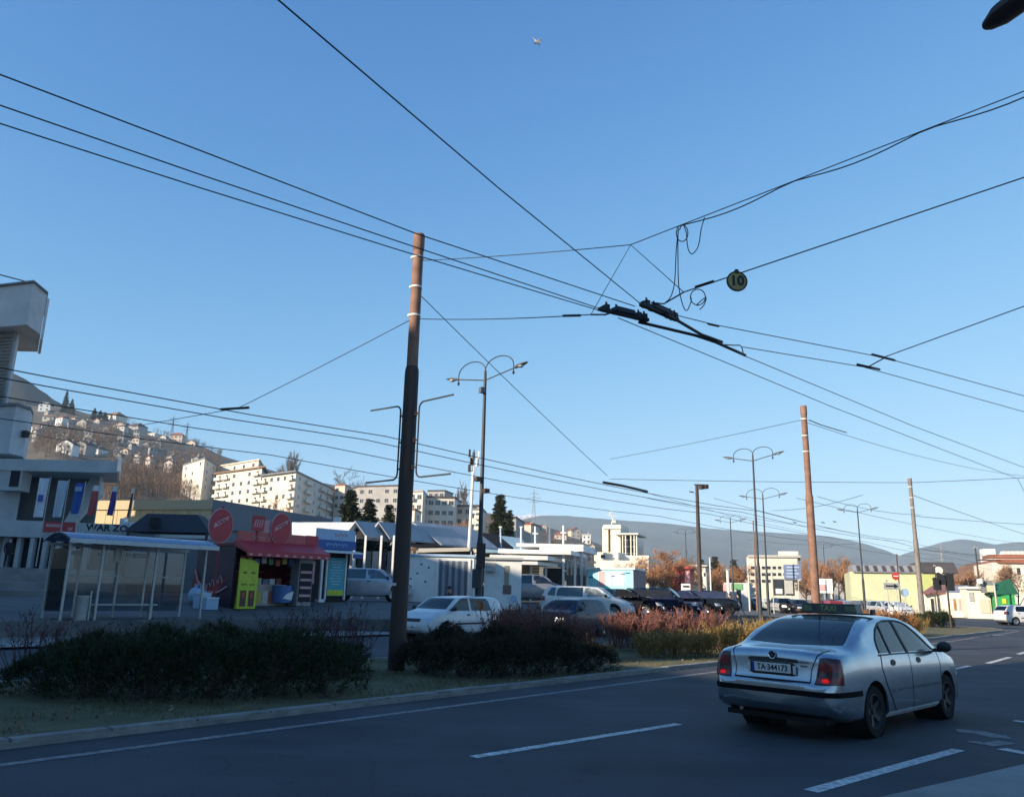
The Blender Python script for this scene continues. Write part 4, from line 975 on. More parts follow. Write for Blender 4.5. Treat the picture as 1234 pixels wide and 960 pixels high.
wire('level span wire from the third pole to the second pole', loft_line(up(P3, 9.2), at(735, 577, 50), 8, .05), .016, 'span_wire')
wire('level span wire from the third pole off to the right', loft_line(up(P3, 9.2), at(1260, 574, 50), 8, .02), .016, 'span_wire')
wire('stay from the third pole sloping down to the right', loft_line(up(P3, 8.4), at(1260, 652, 75), 8, .05), .018, 'stay_wire')
wire('second stay from the third pole sloping to the right', loft_line(up(P3, 7.0), at(1260, 633, 70), 8, .05), .016, 'stay_wire')
wire('hanging wire at the right edge under the level span', loft_line(at(1226, 576, 50), at(1246, 615, 55), 4), .014, 'hanger_wire')
for i, (a, c, D1, D2) in enumerate((((960, 600), (1234, 655), 48, 90), ((985, 598), (1110, 620), 45, 60), ((860, 600), (1090, 655), 55, 100), ((930, 615), (1040, 596), 60, 50), ((1095, 660), (1234, 668), 70, 90), ((740, 582), (970, 640), 50, 95), ((780, 600), (1010, 638), 60, 95), ((1030, 655), (900, 650), 74, 80))):
    wire(('thin far wire crossing behind the second pole', 'thin far wire between the second and third poles', 'thin far wire over the pedestrians', 'thin far wire rising to the second pole', 'thin far wire behind the third pole near the hill', 'thin far contact wire over the dark floodlight pole', 'lower thin far contact wire over the dark floodlight pole', 'thin far wire level with the hill crest')[i], loft_line(at(*a, D1), at(*c, D2), 8, .25), .014)
for lb, a in (('splice on a far wire left of the second pole', (831, 592, 58)), ('splice on a far wire right of the second pole', (990, 629, 70)), ('second splice on a far wire right of the second pole', (1004, 628, 72)), ('splice on a far wire by the far lamp', (956, 629, 70)))[0:4]:
    p = at(*a); wire(lb, [p, p + Vector((.35, .25, -.03))], .04, 'wire_splice', 6, 'splice')

# ================================================================ planting
M_NEEDLE = leafmat('juniper_needles', (0.010, 0.020, 0.009), (0.036, 0.055, 0.020), .12)
M_NEEDLE2 = leafmat('dry_hedge_leaves', (0.014, 0.016, 0.010), (0.055, 0.042, 0.020), .15)
M_TWIGR = leafmat('red_twigs', (0.15, 0.060, 0.050), (0.32, 0.15, 0.115), .2)
M_TWIGP = leafmat('purple_twigs', (0.045, 0.018, 0.025), (0.12, 0.04, 0.045), .1)
M_TWIGO = leafmat('ochre_twigs', (0.20, 0.085, 0.035), (0.42, 0.20, 0.08), .2)
M_STRAW = leafmat('dry_grass', (0.22, 0.14, 0.045), (0.48, 0.33, 0.12), .3)
M_GRASS = leafmat('grass_blades', (0.05, 0.06, 0.018), (0.15, 0.125, 0.045), .25)
M_BARK = mat('bark', (0.10, 0.075, 0.055), 0.9, var=0.3, scale=4)
rnd = random.Random(5)
def rv(): 
    z = rnd.uniform(-1, 1); a = rnd.uniform(0, 2 * math.pi); r = math.sqrt(1 - z * z); return Vector((r * math.cos(a), r * math.sin(a), z))
def blade(b, p, d, ln, wd):
    d = d.normalized(); s = d.cross(rv()); 
    if s.length < 1e-3: return
    s = s.normalized() * wd / 2
    b.add([p - s, p + s, p + d * ln + s * .25, p + d * ln - s * .25], [(0, 1, 2, 3)])
def mound_points(mounds, n):
    """points and outward normals over a union of soft mounds (x, y, r, h)"""
    out = []; tot = sum(m[2] ** 2 for m in mounds)
    for m in mounds:
        k = int(n * m[2] ** 2 / tot); i = 0
        while i < k:
            i += 1
            a = rnd.uniform(0, 2 * math.pi); u = rnd.random() ** .5; f = rnd.uniform(.72, 1.05)
            x, y = m[0] + m[2] * u * math.cos(a) * f, m[1] + m[2] * u * math.sin(a) * f
            zz = m[3] * math.sqrt(max(0, 1 - (u * .96) ** 2)) * f * (1 + .16 * math.sin(x * 5.1 + m[0]) * math.sin(y * 4.3))
            if u > .9: zz = rnd.uniform(0, m[3] * .45)
            out.append((Vector((x, y, .08 + zz)), Vector((math.cos(a) * u, math.sin(a) * u, 1.1 - u * .7)).normalized()))
    return out
def hedge(name, label, mounds, n, m, ln=(.05, .11), wd=.016, sprig=4, stem=M_BARK):
    c = Vector((sum(q[0] for q in mounds) / len(mounds), sum(q[1] for q in mounds) / len(mounds), 0))
    root = thing(name, label, 'hedge', c); mm = [(q[0] - c.x, q[1] - c.y, q[2], q[3]) for q in mounds]
    b = MB()
    for p, nn in mound_points(mm, n // sprig):
        d0 = (nn * .8 + rv() * .7 + Vector((0, 0, .35))).normalized()
        for _ in range(sprig):
            blade(b, p + rv() * .02, d0 + rv() * .55, rnd.uniform(*ln), wd)
    b.build('foliage', m, root, fix=False)
    b = MB(); d_ = MB()
    for p, nn in mound_points(mm, 260):                      # stray shoots and dead sprays break the outline
        e = p + (nn * .5 + rv() * .5 + Vector((0, 0, .8))).normalized() * rnd.uniform(.10, .34); b.tube([p - nn * .1, p.lerp(e, .5) + rv() * .02, e], .005, 3, r1=.002)
        for _ in range(9): blade(b, p.lerp(e, rnd.random()), rv() + Vector((0, 0, .6)), rnd.uniform(.03, .08), wd * .9)
    for p, nn in mound_points(mm, n // 60):
        if math.sin(p.x * 2.3) * math.sin(p.y * 2.9 + 1) > .15:
            for _ in range(5): blade(d_, p + rv() * .05, nn + rv() * .7, rnd.uniform(.06, .13), wd)
    stuff(b.build('shoots', m, root, fix=False)); stuff(d_.build('dead_sprays', M_TWIGP, root, fix=False))
    b = MB()
    for q in mm:                                             # woody inside that keeps the hedge from being see-through
        for _ in range(26):
            a = rnd.uniform(0, 6.28); u = rnd.random()
            e = Vector((q[0] + q[2] * .85 * u * math.cos(a), q[1] + q[2] * .85 * u * math.sin(a), .05 + q[3] * .82 * math.sqrt(1 - (u * .9) ** 2)))
            s0 = Vector((q[0] + rnd.uniform(-.1, .1), q[1] + rnd.uniform(-.1, .1), .05)); b.tube([s0, s0.lerp(e, .55) + rv() * .06, e], .010, 4, r1=.003)
    stuff(b.build('branches', stem, root, fix=False))
    return root
def twig_shrub(name, label, spots, m, n=26, ln=.9, fine=5, leaf=None, cat='shrub', tk=.0075, lw=.018):
    """upright thicket of bare twigs; spots are (x, y, radius, height)"""
    c = Vector((sum(q[0] for q in spots) / len(spots), sum(q[1] for q in spots) / len(spots), 0.1)); root = thing(name, label, cat, c); b = MB()
    lf = MB()
    for x, y, r, h in spots:
        for _ in range(n):
            a = rnd.uniform(0, 6.28); u = rnd.random() ** .7
            p = Vector((x - c.x + r * .55 * u * math.cos(a), y - c.y + r * .55 * u * math.sin(a), 0)); d = Vector((math.cos(a) * u * .45, math.sin(a) * u * .45, 1)); hh = h * rnd.uniform(.6, 1.05)
            q = p + d * hh * .5 + rv() * .06; t = p + d * hh + rv() * .10
            b.tube([p, q, t], tk, 3, r1=tk * .4)
            for _ in range(fine):
                f = rnd.uniform(.35, .95); s0 = p.lerp(q, f * 2) if f < .5 else q.lerp(t, f * 2 - 1)
                e = s0 + (rv() * .6 + Vector((0, 0, .75))).normalized() * rnd.uniform(.10, .28)
                b.tube([s0, e], tk * .6, 3, r1=tk * .25)
                if leaf:
                    for _ in range(3): blade(lf, s0.lerp(e, rnd.random()), rv(), rnd.uniform(.02, .045), lw)
    stuff(b.build('twigs', m, root, fix=False))
    if leaf: stuff(lf.build('dry_leaves', leaf, root, fix=False))
    return root
def G2(px, D, r, h):
    p = at(px, 760, D); return (p.x, p.y, r, h)
hedge('evergreen_hedge', 'dark green spreading evergreen hedge on the median left of the rusty pole',
      [G2(q[0], q[1], q[2], q[3] * .86) for q in ((62, 12.3, .62, .60), (120, 12.0, .75, .82), (190, 12.0, .80, .92), (262, 12.2, .82, .95), (330, 12.6, .8, .93), (392, 13.1, .72, .80), (110, 13.7, .8, .8), (190, 13.9, .9, .95), (280, 14.2, .9, 1.0), (355, 14.7, .8, .92), (410, 15.0, .65, .7))], 52000, M_NEEDLE)
hedge('dense_hedge', 'near-black brownish hedge on the median right of the rusty pole',
      [G2(q[0], q[1], q[2], q[3] * .80) for q in ((512, 16.4, .62, .70), (560, 15.9, .75, .78), (612, 16.2, .78, .82), (664, 16.9, .76, .80), (712, 17.6, .62, .62), (540, 18.6, .8, .85), (605, 19.0, .8, .90), (665, 19.6, .75, .86))], 46000, M_NEEDLE2)
twig_shrub('bare_shrub', 'dark purple leafless shrub behind the left end of the evergreen hedge', [G2(*q) for q in ((40, 14.6, .55, .95), (85, 14.9, .5, .85), (130, 15.3, .45, .7))], M_TWIGP, 24, leaf=M_TWIGP)
twig_shrub('bare_shrub', 'tall dark purple leafless shrub between the evergreen hedge and the rusty pole', [G2(*q) for q in ((352, 16.2, .6, 1.15), (395, 16.4, .6, 1.25), (428, 16.6, .45, 1.1))], M_TWIGP, 34, leaf=M_TWIGP)
twig_shrub('red_shrub', 'pinkish red leafless shrub in front of the dark hatchback', [G2(*q) for q in ((607, 20.8, .5, 1.10), (640, 21.2, .6, 1.18), (672, 21.6, .5, 1.0), (700, 22.0, .5, .8), (622, 22, .5, 1.1), (655, 22.4, .5, 1.1))], M_TWIGR, 80, fine=8, leaf=M_TWIGR, tk=.010, lw=.03)
twig_shrub('pink_shrub', 'long pinkish thicket of bare twigs before the parked black cars', [G2(*q) for q in ((770, 24.2, .6, 1.05), (800, 24.6, .6, 1.1), (830, 25.0, .6, 1.05), (858, 25.2, .6, 1.05), (745, 24.0, .5, .9))], M_TWIGR, 70, fine=8, leaf=M_TWIGR, tk=.010, lw=.03)
twig_shrub('ochre_shrub', 'golden dry grass clump on the lit strip behind the taxi', [G2(*q) for q in ((782, 21.6, .55, .50), (812, 21.8, .6, .55), (842, 22.2, .6, .55), (872, 23.0, .6, .7), (900, 24.2, .6, .8), (925, 25.0, .6, .8))], M_STRAW, 90, fine=8, leaf=M_STRAW, tk=.009, lw=.03)
twig_shrub('rusty_shrub', 'rust-brown dry thicket on the median before the far trolley pole', [G2(*q) for q in ((1040, 36, .7, 1.0), (1065, 36, .8, 1.05), (1088, 36.5, .8, 1.05), (1010, 35, .8, 1.1), (985, 34.5, .7, 1.1))], M_TWIGO, 80, fine=8, leaf=M_TWIGO, tk=.012, lw=.04)
twig_shrub('straw_shrub', 'yellow-green dry tuft at the foot of the far trolley pole', [G2(*q) for q in ((1098, 37.5, .6, .8), (1108, 39, .5, .7))], M_STRAW, 60, fine=6, leaf=M_GRASS)
hedge('low_hedge', 'small dark rounded shrubs by the traffic light at the median nose', [G2(*q) for q in ((1122, 50, .7, .75), (1136, 50.5, .7, .8), (1112, 51, .6, .7))], 9000, M_NEEDLE, ln=(.08, .16), wd=.03)
# grass on the median
b = MB(); k = 0
while k < 26000:
    s = rnd.uniform(-9.5, 10) if rnd.random() < .8 else rnd.uniform(10, 46); t = rnd.uniform(-3.05, 2.2); p = rd(s, t, .045)
    if math.sin(p.x * 1.7) * math.sin(p.y * 2.1) + rnd.random() < .35: k += 1; continue
    blade(b, p, Vector((rnd.uniform(-.7, .7), rnd.uniform(-.7, .7), 1)), rnd.uniform(.03, .085), .008); k += 1
stuff(b.build('grass', M_GRASS, fix=False))
b = MB()
for k in range(420):
    s = rnd.uniform(-9, 12); p = rd(s, rnd.uniform(-3.0, -1.2), .07); d = Vector((rnd.uniform(-1, 1), rnd.uniform(-1, 1), rnd.uniform(-.3, .5)))
    blade(b, p, d, rnd.uniform(.03, .06), .035)
stuff(b.build('fallen_leaves', leafmat('fallen_leaf', (.10, .06, .03), (.30, .24, .15), .1), fix=False))

# ---- trees
def bare_tree_mesh(h, spread, seed, levels=4, nb=5, name='crown', r0=.16, rmin=.006):
    R_ = random.Random(seed); tr = MB(); cr = MB()
    def rvv():
        z = R_.uniform(-1, 1); a = R_.uniform(0, 6.28); q = math.sqrt(1 - z * z); return Vector((q * math.cos(a), q * math.sin(a), z))
    def grow(p, d, ln, r, lv):
        q = p + d * ln * .5 + rvv() * ln * .06; e = p + d * ln + rvv() * ln * .05
        (tr if lv >= levels - 1 else cr).tube([p, q, e], r, 5 if lv > 2 else 3, r1=r * .55)
        if lv == 0: return
        for i in range(nb if lv > 1 else 4):
            f = R_.uniform(.35, 1.0); s0 = p.lerp(e, f)
            nd = (d * (1.0 - spread * .5) + rvv() * spread + Vector((0, 0, .25))).normalized()
            grow(s0, nd, ln * R_.uniform(.45, .68), max(r * .5, rmin), lv - 1)
    grow(Vector((0, 0, -.3)), Vector((0, 0, 1)), h * .52, r0, levels)
    return tr, cr
def tree(label, base, h, mb, mt, seed=1, spread=.8, levels=4, nb=5, r0=None, name='bare_tree', group=None, sc=1.0):
    root = thing(name, label, 'tree', base, 0, group); tr, cr = bare_tree_mesh(h, spread, seed, levels, nb, r0=r0 or h * .018, rmin=base[1] * 1.9e-4)
    tr.build('trunk', mb, root, fix=False); cr.build('crown', mt, root, fix=False); return root
def conifer(label, base, h, wd, m, seed=1, name='conifer_tree', group=None, dens=1.0, top=.0):
    R_ = random.Random(seed); root = thing(name, label, 'tree', base, 0, group)
    b = MB(); b.cyl((0, 0, -.3), (0, 0, h * .97), h * .018 + .05, .02, 7); b.build('trunk', M_BARK, root)
    c = MB(); nl = int(max(16, min(h * 3.4, 46)))
    for i in range(nl):
        z = h * (.10 + .88 * i / nl); rr = wd * (1 - (z / h - .08)) ** .85 * R_.uniform(.72, 1.1)
        for j in range(int(12 * dens) + 2):
            a = R_.uniform(0, 6.28); d = Vector((math.cos(a), math.sin(a), -.12 + R_.uniform(-.15, .2))); ln = rr * R_.uniform(.6, 1.05)
            for k in range(max(3, int(ln * 5))):
                p = Vector((0, 0, z)) + d * ln * (k + R_.random()) / max(3, int(ln * 5)); q = ln * .34 + .10 + h * .012
                for _ in range(3):
                    v = Vector((R_.uniform(-1, 1), R_.uniform(-1, 1), R_.uniform(-.5, .35))) + d * .8; v.normalize(); s = v.cross(Vector((R_.uniform(-1, 1), R_.uniform(-1, 1), R_.uniform(-1, 1)))).normalized() * q * .24
                    c.add([p - s, p + s, p + v * q * .8 + s * .2, p + v * q * .8 - s * .2], [(0, 1, 2, 3)])
    c.build('crown', m, root, fix=False); return root

# ================================================================ bus shelter
M_SHFR = mat('shelter_frame', (0.42, 0.42, 0.40), 0.5, metal=0.2, var=0.15)
M_SHROOF = mat('shelter_roof_plastic', (0.06, 0.12, 0.27), 0.25, var=0.15, scale=2, trans=0.0)
M_PANE = glassmat('shelter_glass', (0.62, 0.68, 0.70), 0.02)
sc_ = rd(0.9, 14.3); sz = plaza_z(sc_.x, sc_.y)
sh = thing('bus_shelter', 'glazed bus shelter with a curved blue roof on the far pavement', 'bus shelter', (sc_.x, sc_.y, sz), RANG)
sh.scale = (.82, .95, .93)
LX, DY = 2.75, 1.5
for x in (-2.7, -1.62, -.1, 1.05, 2.7):
    b = MB(); b.box((x, DY / 2, 1.22), (.075, .075, 2.5)); b.build('back_post', M_SHFR, sh)
for x in (-2.7, -1.5, .6, 2.7):
    b = MB(); b.box((x, -DY / 2, 1.22), (.075, .075, 2.5)); b.build('front_post', M_SHFR, sh)
NR = 10; prof = [(-DY / 2 - .45 + (DY + .65) * k / NR, 2.48 + .36 * math.sin(math.pi * (.10 + .80 * k / NR))) for k in range(NR + 1)]
for i in range(4):
    x0, x1 = -2.95 + 1.475 * i, -2.95 + 1.475 * (i + 1) - .012
    b = MB(); b.prism([(x0, y, z) for y, z in prof] + [(x0, y, z - .025) for y, z in reversed(prof)], (x1 - x0, 0, 0)); b.build('roof_panel', M_SHROOF, sh, smooth=True)
for x in (-2.95, -1.475, 0, 1.475, 2.95):
    b = MB(); b.tube([(x, y, z - .05) for y, z in prof], .028, 5); b.build('roof_rib', M_BLKP if abs(x) > 2 else M_SHFR, sh)
b = MB(); b.box((0, -DY / 2 - .44, 2.53), (5.9, .10, .14)); b.build('front_beam', mat('eave_beam', (.55, .55, .52), .5), sh)
b = MB(); b.box((0, DY / 2, 2.46), (5.7, .08, .10)); b.build('back_beam', M_SHFR, sh)
b = MB(); b.box((0, DY / 2, 1.45), (5.4, .06, .05)); b.build('mid_rail', M_SHFR, sh)
bx_ = (-2.7, -1.62, -.1, 1.05, 2.7)
for i in range(4):
    for z0, z1 in ((.25, 1.42), (1.48, 2.35)):
        b = MB(); b.box(((bx_[i] + bx_[i + 1]) / 2, DY / 2, (z0 + z1) / 2), (bx_[i + 1] - bx_[i] - .10, .012, z1 - z0)); b.build('pane', M_PANE, sh)
b = MB(); b.box((-2.7, 0, 1.3), (.012, DY - .12, 2.0)); b.build('pane', M_PANE, sh)
b = MB(); b.box((.1, DY / 2 - .38, .48), (2.6, .36, .05)); bo = b.build('bench', M_SHFR, sh)
for x in (-1.0, 1.2):
    b = MB(); b.box((x, DY / 2 - .38, .23), (.06, .30, .46)); b.build('bench_leg', M_SHFR, bo)
for x, y, w_, h, c in ((-.15, DY / 2 - .03, .36, .5, (.7, .68, .6)), (.75, DY / 2 - .03, .6, .16, (.6, .6, .58)), (-1.9, DY / 2 - .03, .5, .14, (.65, .65, .6)), (-.9, DY / 2 - .03, .12, .1, (.7, .7, .66)), (.25, DY / 2 - .03, .2, .12, (.7, .7, .66))):
    b = MB(); b.box((x, y, 2.2), (w_, .012, h)); b.build('notice', mat('paper_%d' % int(c[0] * 100), c, .8), sh)
q = rd(-.75, 13.6); bn = thing('litter_bin', 'small grey litter bin standing inside the bus shelter', 'bin', (q.x, q.y, plaza_z(q.x, q.y)), RANG)
b = MB(); b.lathe([(.17, .02), (.19, .7), (.205, .72), (.205, .76), (.17, .76), (.16, .1), (.001, .1)], n=16); b.build('bucket', M_SHFR, bn, smooth=True)
b = MB(); b.box((.24, 0, .42), (.04, .06, .95)); b.build('post', M_SHFR, bn)

def script(name, m, parent, org, right, wd, h, loops, r=.02):
    """unreadable looping script as one raised stroke"""
    M_ = face_mtx(org, right); pts = []
    for k in range(loops * 8 + 1):
        u = k / (loops * 8); pts.append(M_ @ Vector(((u - .5) * wd + .12 * h * math.sin(u * loops * 6.28), h * .5 * math.sin(u * loops * 6.28 + .9) * (.65 + .35 * math.sin(u * 17)), 0)))
    b = MB(); b.tube(pts, r, 4); return b.build(name, m, parent)
# ================================================================ the red kiosk
def rdz(s, t): p = rd(s, t); return Vector((p.x, p.y, plaza_z(p.x, p.y)))
M_RED = mat('kiosk_red', (0.46, 0.035, 0.05), 0.45, var=0.15, scale=2)
M_DKRED = mat('kiosk_dark_red', (0.24, 0.018, 0.028), 0.5, var=0.12)
M_PURP = mat('kiosk_dark_purple', (0.035, 0.012, 0.035), 0.5, var=0.2)
M_PINK = mat('pale_pink', (0.60, 0.32, 0.33), 0.6, var=0.1)
M_WHITE = mat('white_panel', (0.72, 0.72, 0.70), 0.6, var=0.08, scale=2)
M_LIME = mat('lime_board', (0.48, 0.56, 0.035), 0.5, var=0.1)
M_BLACK = mat('dark_interior', (0.02, 0.018, 0.02), 0.8, var=0.2)
M_LBLUE = mat('pale_blue_panel', (0.36, 0.50, 0.66), 0.55, var=0.1)
kq = rdz(6.4, 17.3); K = thing('red_kiosk', 'red snack kiosk with round red signs on its roof', 'kiosk', kq, RANG)
KL, KW = 3.9, 3.0
b = MB(); b.box((.05, KW / 2, 1.25), (.10, KW, 2.5)); b.build('side_wall', M_PURP, K)
b = MB(); b.prism([(-.004, .3, 1.25), (-.004, 1.1, .62), (-.004, 2.6, .25), (-.004, 3.15, .25), (-.004, 3.15, 1.6), (-.004, 2.9, 1.3), (-.004, 2.0, .80)], (-.006, 0, 0)); b.build('swirl_print', M_DKRED, K)
b = MB(); b.tube([(-.015, .35, .85), (-.015, 1.0, .62), (-.015, 1.9, .62), (-.015, 2.7, 1.05), (-.015, 3.0, 1.5)], .05, 4); b.build('swoosh', M_PINK, K)
script('side_script', M_PINK, K, (-.016, 1.4, .98), (0, -1, .25), 1.5, .36, 5, .022)
b = MB(); b.box((KL / 2, KW - .05, 1.25), (KL - .01, .1, 2.5)); b.build('back_wall', M_DKRED, K)
b = MB(); b.box((KL - .05, KW / 2, 1.25), (.1, KW - .22, 2.5)); b.build('side_wall', M_DKRED, K)
b = MB(); b.box((KL / 2, KW / 2, 2.55), (KL + .1, KW + .1, .10)); b.build('roof', M_DKRED, K)
b = MB(); b.box((KL / 2, KW / 2, .05), (KL - .22, KW - .22, .1)); b.build('floor', M_BLACK, K)
b = MB(); b.prism([(-.05, -.95, 2.18), (-.05, -.95, 2.30), (-.05, .1, 2.72), (-.05, .1, 2.50)], (KL + .15, 0, 0)); b.build('awning', M_RED, K)
b = MB(); b.box((KL / 2, -.96, 2.13), (KL + .1, .02, .14)); b.build('valance', M_RED, K)
b = MB(); b.box((1.75, .12, 2.88), (3.3, .07, .42)); b.build('sign_panel', mat('coral_panel', (.50, .10, .09), .5), K)
b = MB(); b.box((3.75, .12, 2.86), (.62, .07, .5)); b.build('sign_panel', M_RED, K)
script('panel_script', M_PINK, K, (1.5, .08, 2.87), (1, 0, 0), 1.5, .16, 7, .014)
def oval_sign(x, z, y=.0, a=.52, h=.70, lean=0.0):
    pts = [(x + a * math.cos(t), y, z + h * math.sin(t)) for t in [2 * math.pi * k / 28 for k in range(28)]]
    b = MB(); b.prism(pts, (0, .10, 0)); o = b.build('oval_sign', M_RED, K)
    pts = [(x + (a + .03) * math.cos(t), y + .02, z + (h + .03) * math.sin(t)) for t in [2 * math.pi * k / 28 for k in range(28)]]
    b = MB(); b.prism(pts, (0, .06, 0)); b.build('oval_rim', M_PINK, o)
    b = MB(); b.prism([(x - .32, y - .006, z - .12), (x + .26, y - .006, z + .22), (x + .32, y - .006, z + .42), (x - .28, y - .006, z + .10)], (0, .004, 0)); b.build('oval_print', M_PINK, o)
    script('oval_script', M_RED, o, (x, y - .008, z + .15), (1, 0, .5), .48, .16, 3, .02)
oval_sign(-.80, 3.22, -.1, .50, .66); oval_sign(2.05, 3.28, .0, .47, .66)
b = MB(); b.box((-.72, .04, 2.0), (.06, .06, 4.0)); b.build('sign_post', M_DKRED, K)
b = MB(); b.box((.95, .05, 3.45), (.55, .09, .62)); so_ = b.build('square_sign', M_RED, K)
for k in range(4):
    b = MB(); b.prism([(.72 + .11 * k, -.003, 3.28), (.77 + .11 * k, -.003, 3.28), (.84 + .11 * k, -.003, 3.60), (.79 + .11 * k, -.003, 3.60)], (0, .004, 0)); b.build('stripe', M_PINK, so_)
b = MB(); b.box((.95, .1, 2.95), (.08, .06, .6)); b.build('sign_post', M_DKRED, K)
b = MB(); b.box((1.35, .25, 3.32), (.42, .3, .55)); b.build('roof_box', M_PINK, K)
b = MB(); b.box((1.85, .35, 3.36), (.50, .3, .55)); b.build('roof_box', M_LBLUE, K)
b = MB(); b.box((1.55, .45, .50), (2.2, .55, .95)); b.build('counter', mat('counter_cream', (.40, .33, .28), .6), K)
for k, c in enumerate(((.55, .5, .45), (.3, .12, .1), (.5, .42, .2), (.15, .2, .3), (.6, .55, .5), (.25, .08, .06))):
    b = MB(); b.box((.75 + .32 * k, .45, 1.08), (.24, .3, .2 + .05 * (k % 3))); b.build('goods_box', mat('goods_%d' % k, c, .6), K)
b = MB(); b.cyl((2.35, -.02, .25), (2.35, -.02, .95), .40, .42, 20); b.build('drum', mat('drum_blue', (.06, .14, .34), .4), K, smooth=True)
b = MB(); b.prism([(2.12, -.44, .42), (2.55, -.44, .34), (2.62, -.44, .72), (2.3, -.44, .60)], (0, .02, 0)); b.build('drum_print', M_WHITE, K)
for z in (1.5, 1.85):
    b = MB(); b.box((1.6, KW - .3, z), (2.8, .3, .03)); sh_ = b.build('shelf', M_PINK, K)
    for k in range(9):
        b = MB(); b.cyl((.4 + .3 * k, KW - .3, z + .015), (.4 + .3 * k, KW - .3, z + .28), .06, .04, 8); b.build('bottle', mat('goods_%d' % (k % 6), (.4, .3, .2), .5), sh_)
for k in range(11):
    b = MB(); b.box((.35 + .33 * k, -.02, 1.95 - .04 * (k % 3)), (.22, .05, .26)); b.build('hanging_packet', mat('packet_%d' % (k % 5), ((.45, .10, .06), (.50, .40, .08), (.10, .18, .40), (.55, .52, .48), (.12, .28, .10))[k % 5], .5), K)
for k in range(7):
    b = MB(); b.box((.45 + .30 * k, .165, .45), (.24, .02, .5)); b.build('counter_print', mat('packet_%d' % ((k * 2) % 5), (.4, .3, .2), .5), K)
for k in range(10):
    b = MB(); b.box((.12 + .41 * k, -.972, 2.13), (.16, .006, .08)); b.build('valance_print', M_PINK, K)
for k in range(5):
    b = MB(); b.box((3.05 + .0 * k, .30, .45 + .32 * k), (.5, .35, .03)); b.build('rack_shelf', M_SHFR, K)
# drinks fridge standing at the kiosk's right end
fr = thing('drinks_fridge', 'tall glass-door drinks fridge under the red awning', 'fridge', rdz(9.5, 16.75), RANG)
b = MB(); b.box((0, .32, 1.0), (.7, .60, 1.95)); b.build('cabinet', mat('fridge_grey', (.28, .27, .28), .5), fr)
b = MB(); b.box((0, -.0, 1.0), (.60, .03, 1.6)); b.build('door', M_BLACK, fr)
for z in (.45, .78, 1.1, 1.42):
    b = MB(); b.box((0, -.022, z), (.56, .012, .10)); b.build('shelf_front', M_PINK, fr)
# lime poster board
lq = rdz(6.75, 16.7); lb = thing('poster_board', 'lime yellow A-frame poster board with ice-cream pictures', 'sign board', lq, RANG + .12)
b = MB(); b.prism([(-.45, 0, .05), (.45, 0, .05), (.45, 0, 1.82), (.2, 0, 1.95), (-.45, 0, 2.0)], (0, .07, 0)); b.build('board', M_LIME, lb)
for s in (-1, 1):
    b = MB(); b.box((s * .2, -.008, .45), (.28, .012, .62)); po = b.build('picture', mat('ice_brown', (.10, .035, .02), .5), lb)
    b = MB(); b.box((s * .2, -.016, .58), (.14, .006, .22)); b.build('cone', mat('cone_red', (.40, .06, .04), .5), po)
    b = MB(); b.prism([(s * .2 + .11 * math.cos(t), -.008, 1.45 + .045 * math.sin(t)) for t in [2 * math.pi * k / 14 for k in range(14)]], (0, .006, 0)); b.build('logo_patch', mat('olive_print', (.16, .17, .02), .6), lb)
    script('poster_script', MATS['olive_print'], lb, (s * .2, -.004, .98), (1, 0, 0), .28, .09, 4, .012)
    b = MB(); b.box((s * .40, .04, .02), (.06, .4, .04)); b.build('foot', M_BLKP, lb)
b = MB(); b.prism([(-.36, .25, .03), (.36, .25, .03), (.3, .08, 1.6), (-.3, .08, 1.6)], (0, .03, 0)); b.build('rear_leg', M_LIME, lb)
# sacks and boxes by the purple wall
for k, (s, t, kind) in enumerate(((5.6, 18.2, 0), (5.35, 17.6, 1), (5.45, 17.2, 1), (5.8, 19.0, 0))):
    q = rdz(s, t)
    if kind == 0:
        b = MB(); b.ball((0, 0, .33), (.30, .26, .36), 12, 8); b.cyl((0, 0, .6), (.03, 0, .8), .06, .11, 8)
        r = thing('goods_sack', ('pale blue knotted sack against the purple kiosk wall', '', '', 'pale knotted sack at the back corner of the purple kiosk wall')[k], 'sack', q)
        bm = bmesh.new(); b.build('bag', M_LBLUE, r, smooth=True); bm.free(); c = MB(); c.cyl((0, 0, .64), (0, 0, .68), .075, .07, 8); c.build('tie', M_WHITE, r)
    else:
        r = thing('goods_crate', ('', 'larger white box beside the sack at the kiosk', 'smaller white box beside the lime poster board')[k], 'box', q, RANG)
        h = .55 if k == 1 else .42
        b = MB(); b.box((0, 0, h / 2), (.5, .45, h)); b.build('box_body', M_LBLUE, r); b = MB(); b.box((0, 0, h + .02), (.53, .48, .04)); b.build('lid', M_WHITE, r)

# ================================================================ the blue kiosk
bq = rdz(11.4, 18.9); B = thing('blue_kiosk', 'small blue-signed kiosk with a turquoise poster next to the red kiosk', 'kiosk', bq, RANG)
M_DBLUE = mat('deep_blue', (.025, .09, .30), .5, var=.12); M_TURQ = mat('turquoise_poster', (.05, .34, .40), .5, var=.12)
b = MB(); b.box((1.0, .9, 1.25), (2.0, 1.8, 2.5)); b.build('cabin', M_BLACK, B)
b = MB(); b.box((1.0, -.25, 2.62), (2.3, .10, .42)); b.build('blue_board', M_DBLUE, B)
b = MB(); b.box((1.0, -.20, 3.08), (2.25, .08, .52)); b.build('white_board', M_LBLUE, B)
script('board_script', M_PINK, B, (1.25, -.242, 3.08), (1, 0, 0), .8, .24, 4, .022)
script('board_script', M_LBLUE, B, (1.0, -.302, 2.62), (1, 0, 0), 1.3, .16, 7, .018)
b = MB(); b.prism([(-.15, -.8, 2.22), (-.15, -.8, 2.29), (-.15, .05, 2.40), (-.15, .05, 2.33)], (2.4, 0, 0)); b.build('awning', M_WHITE, B)
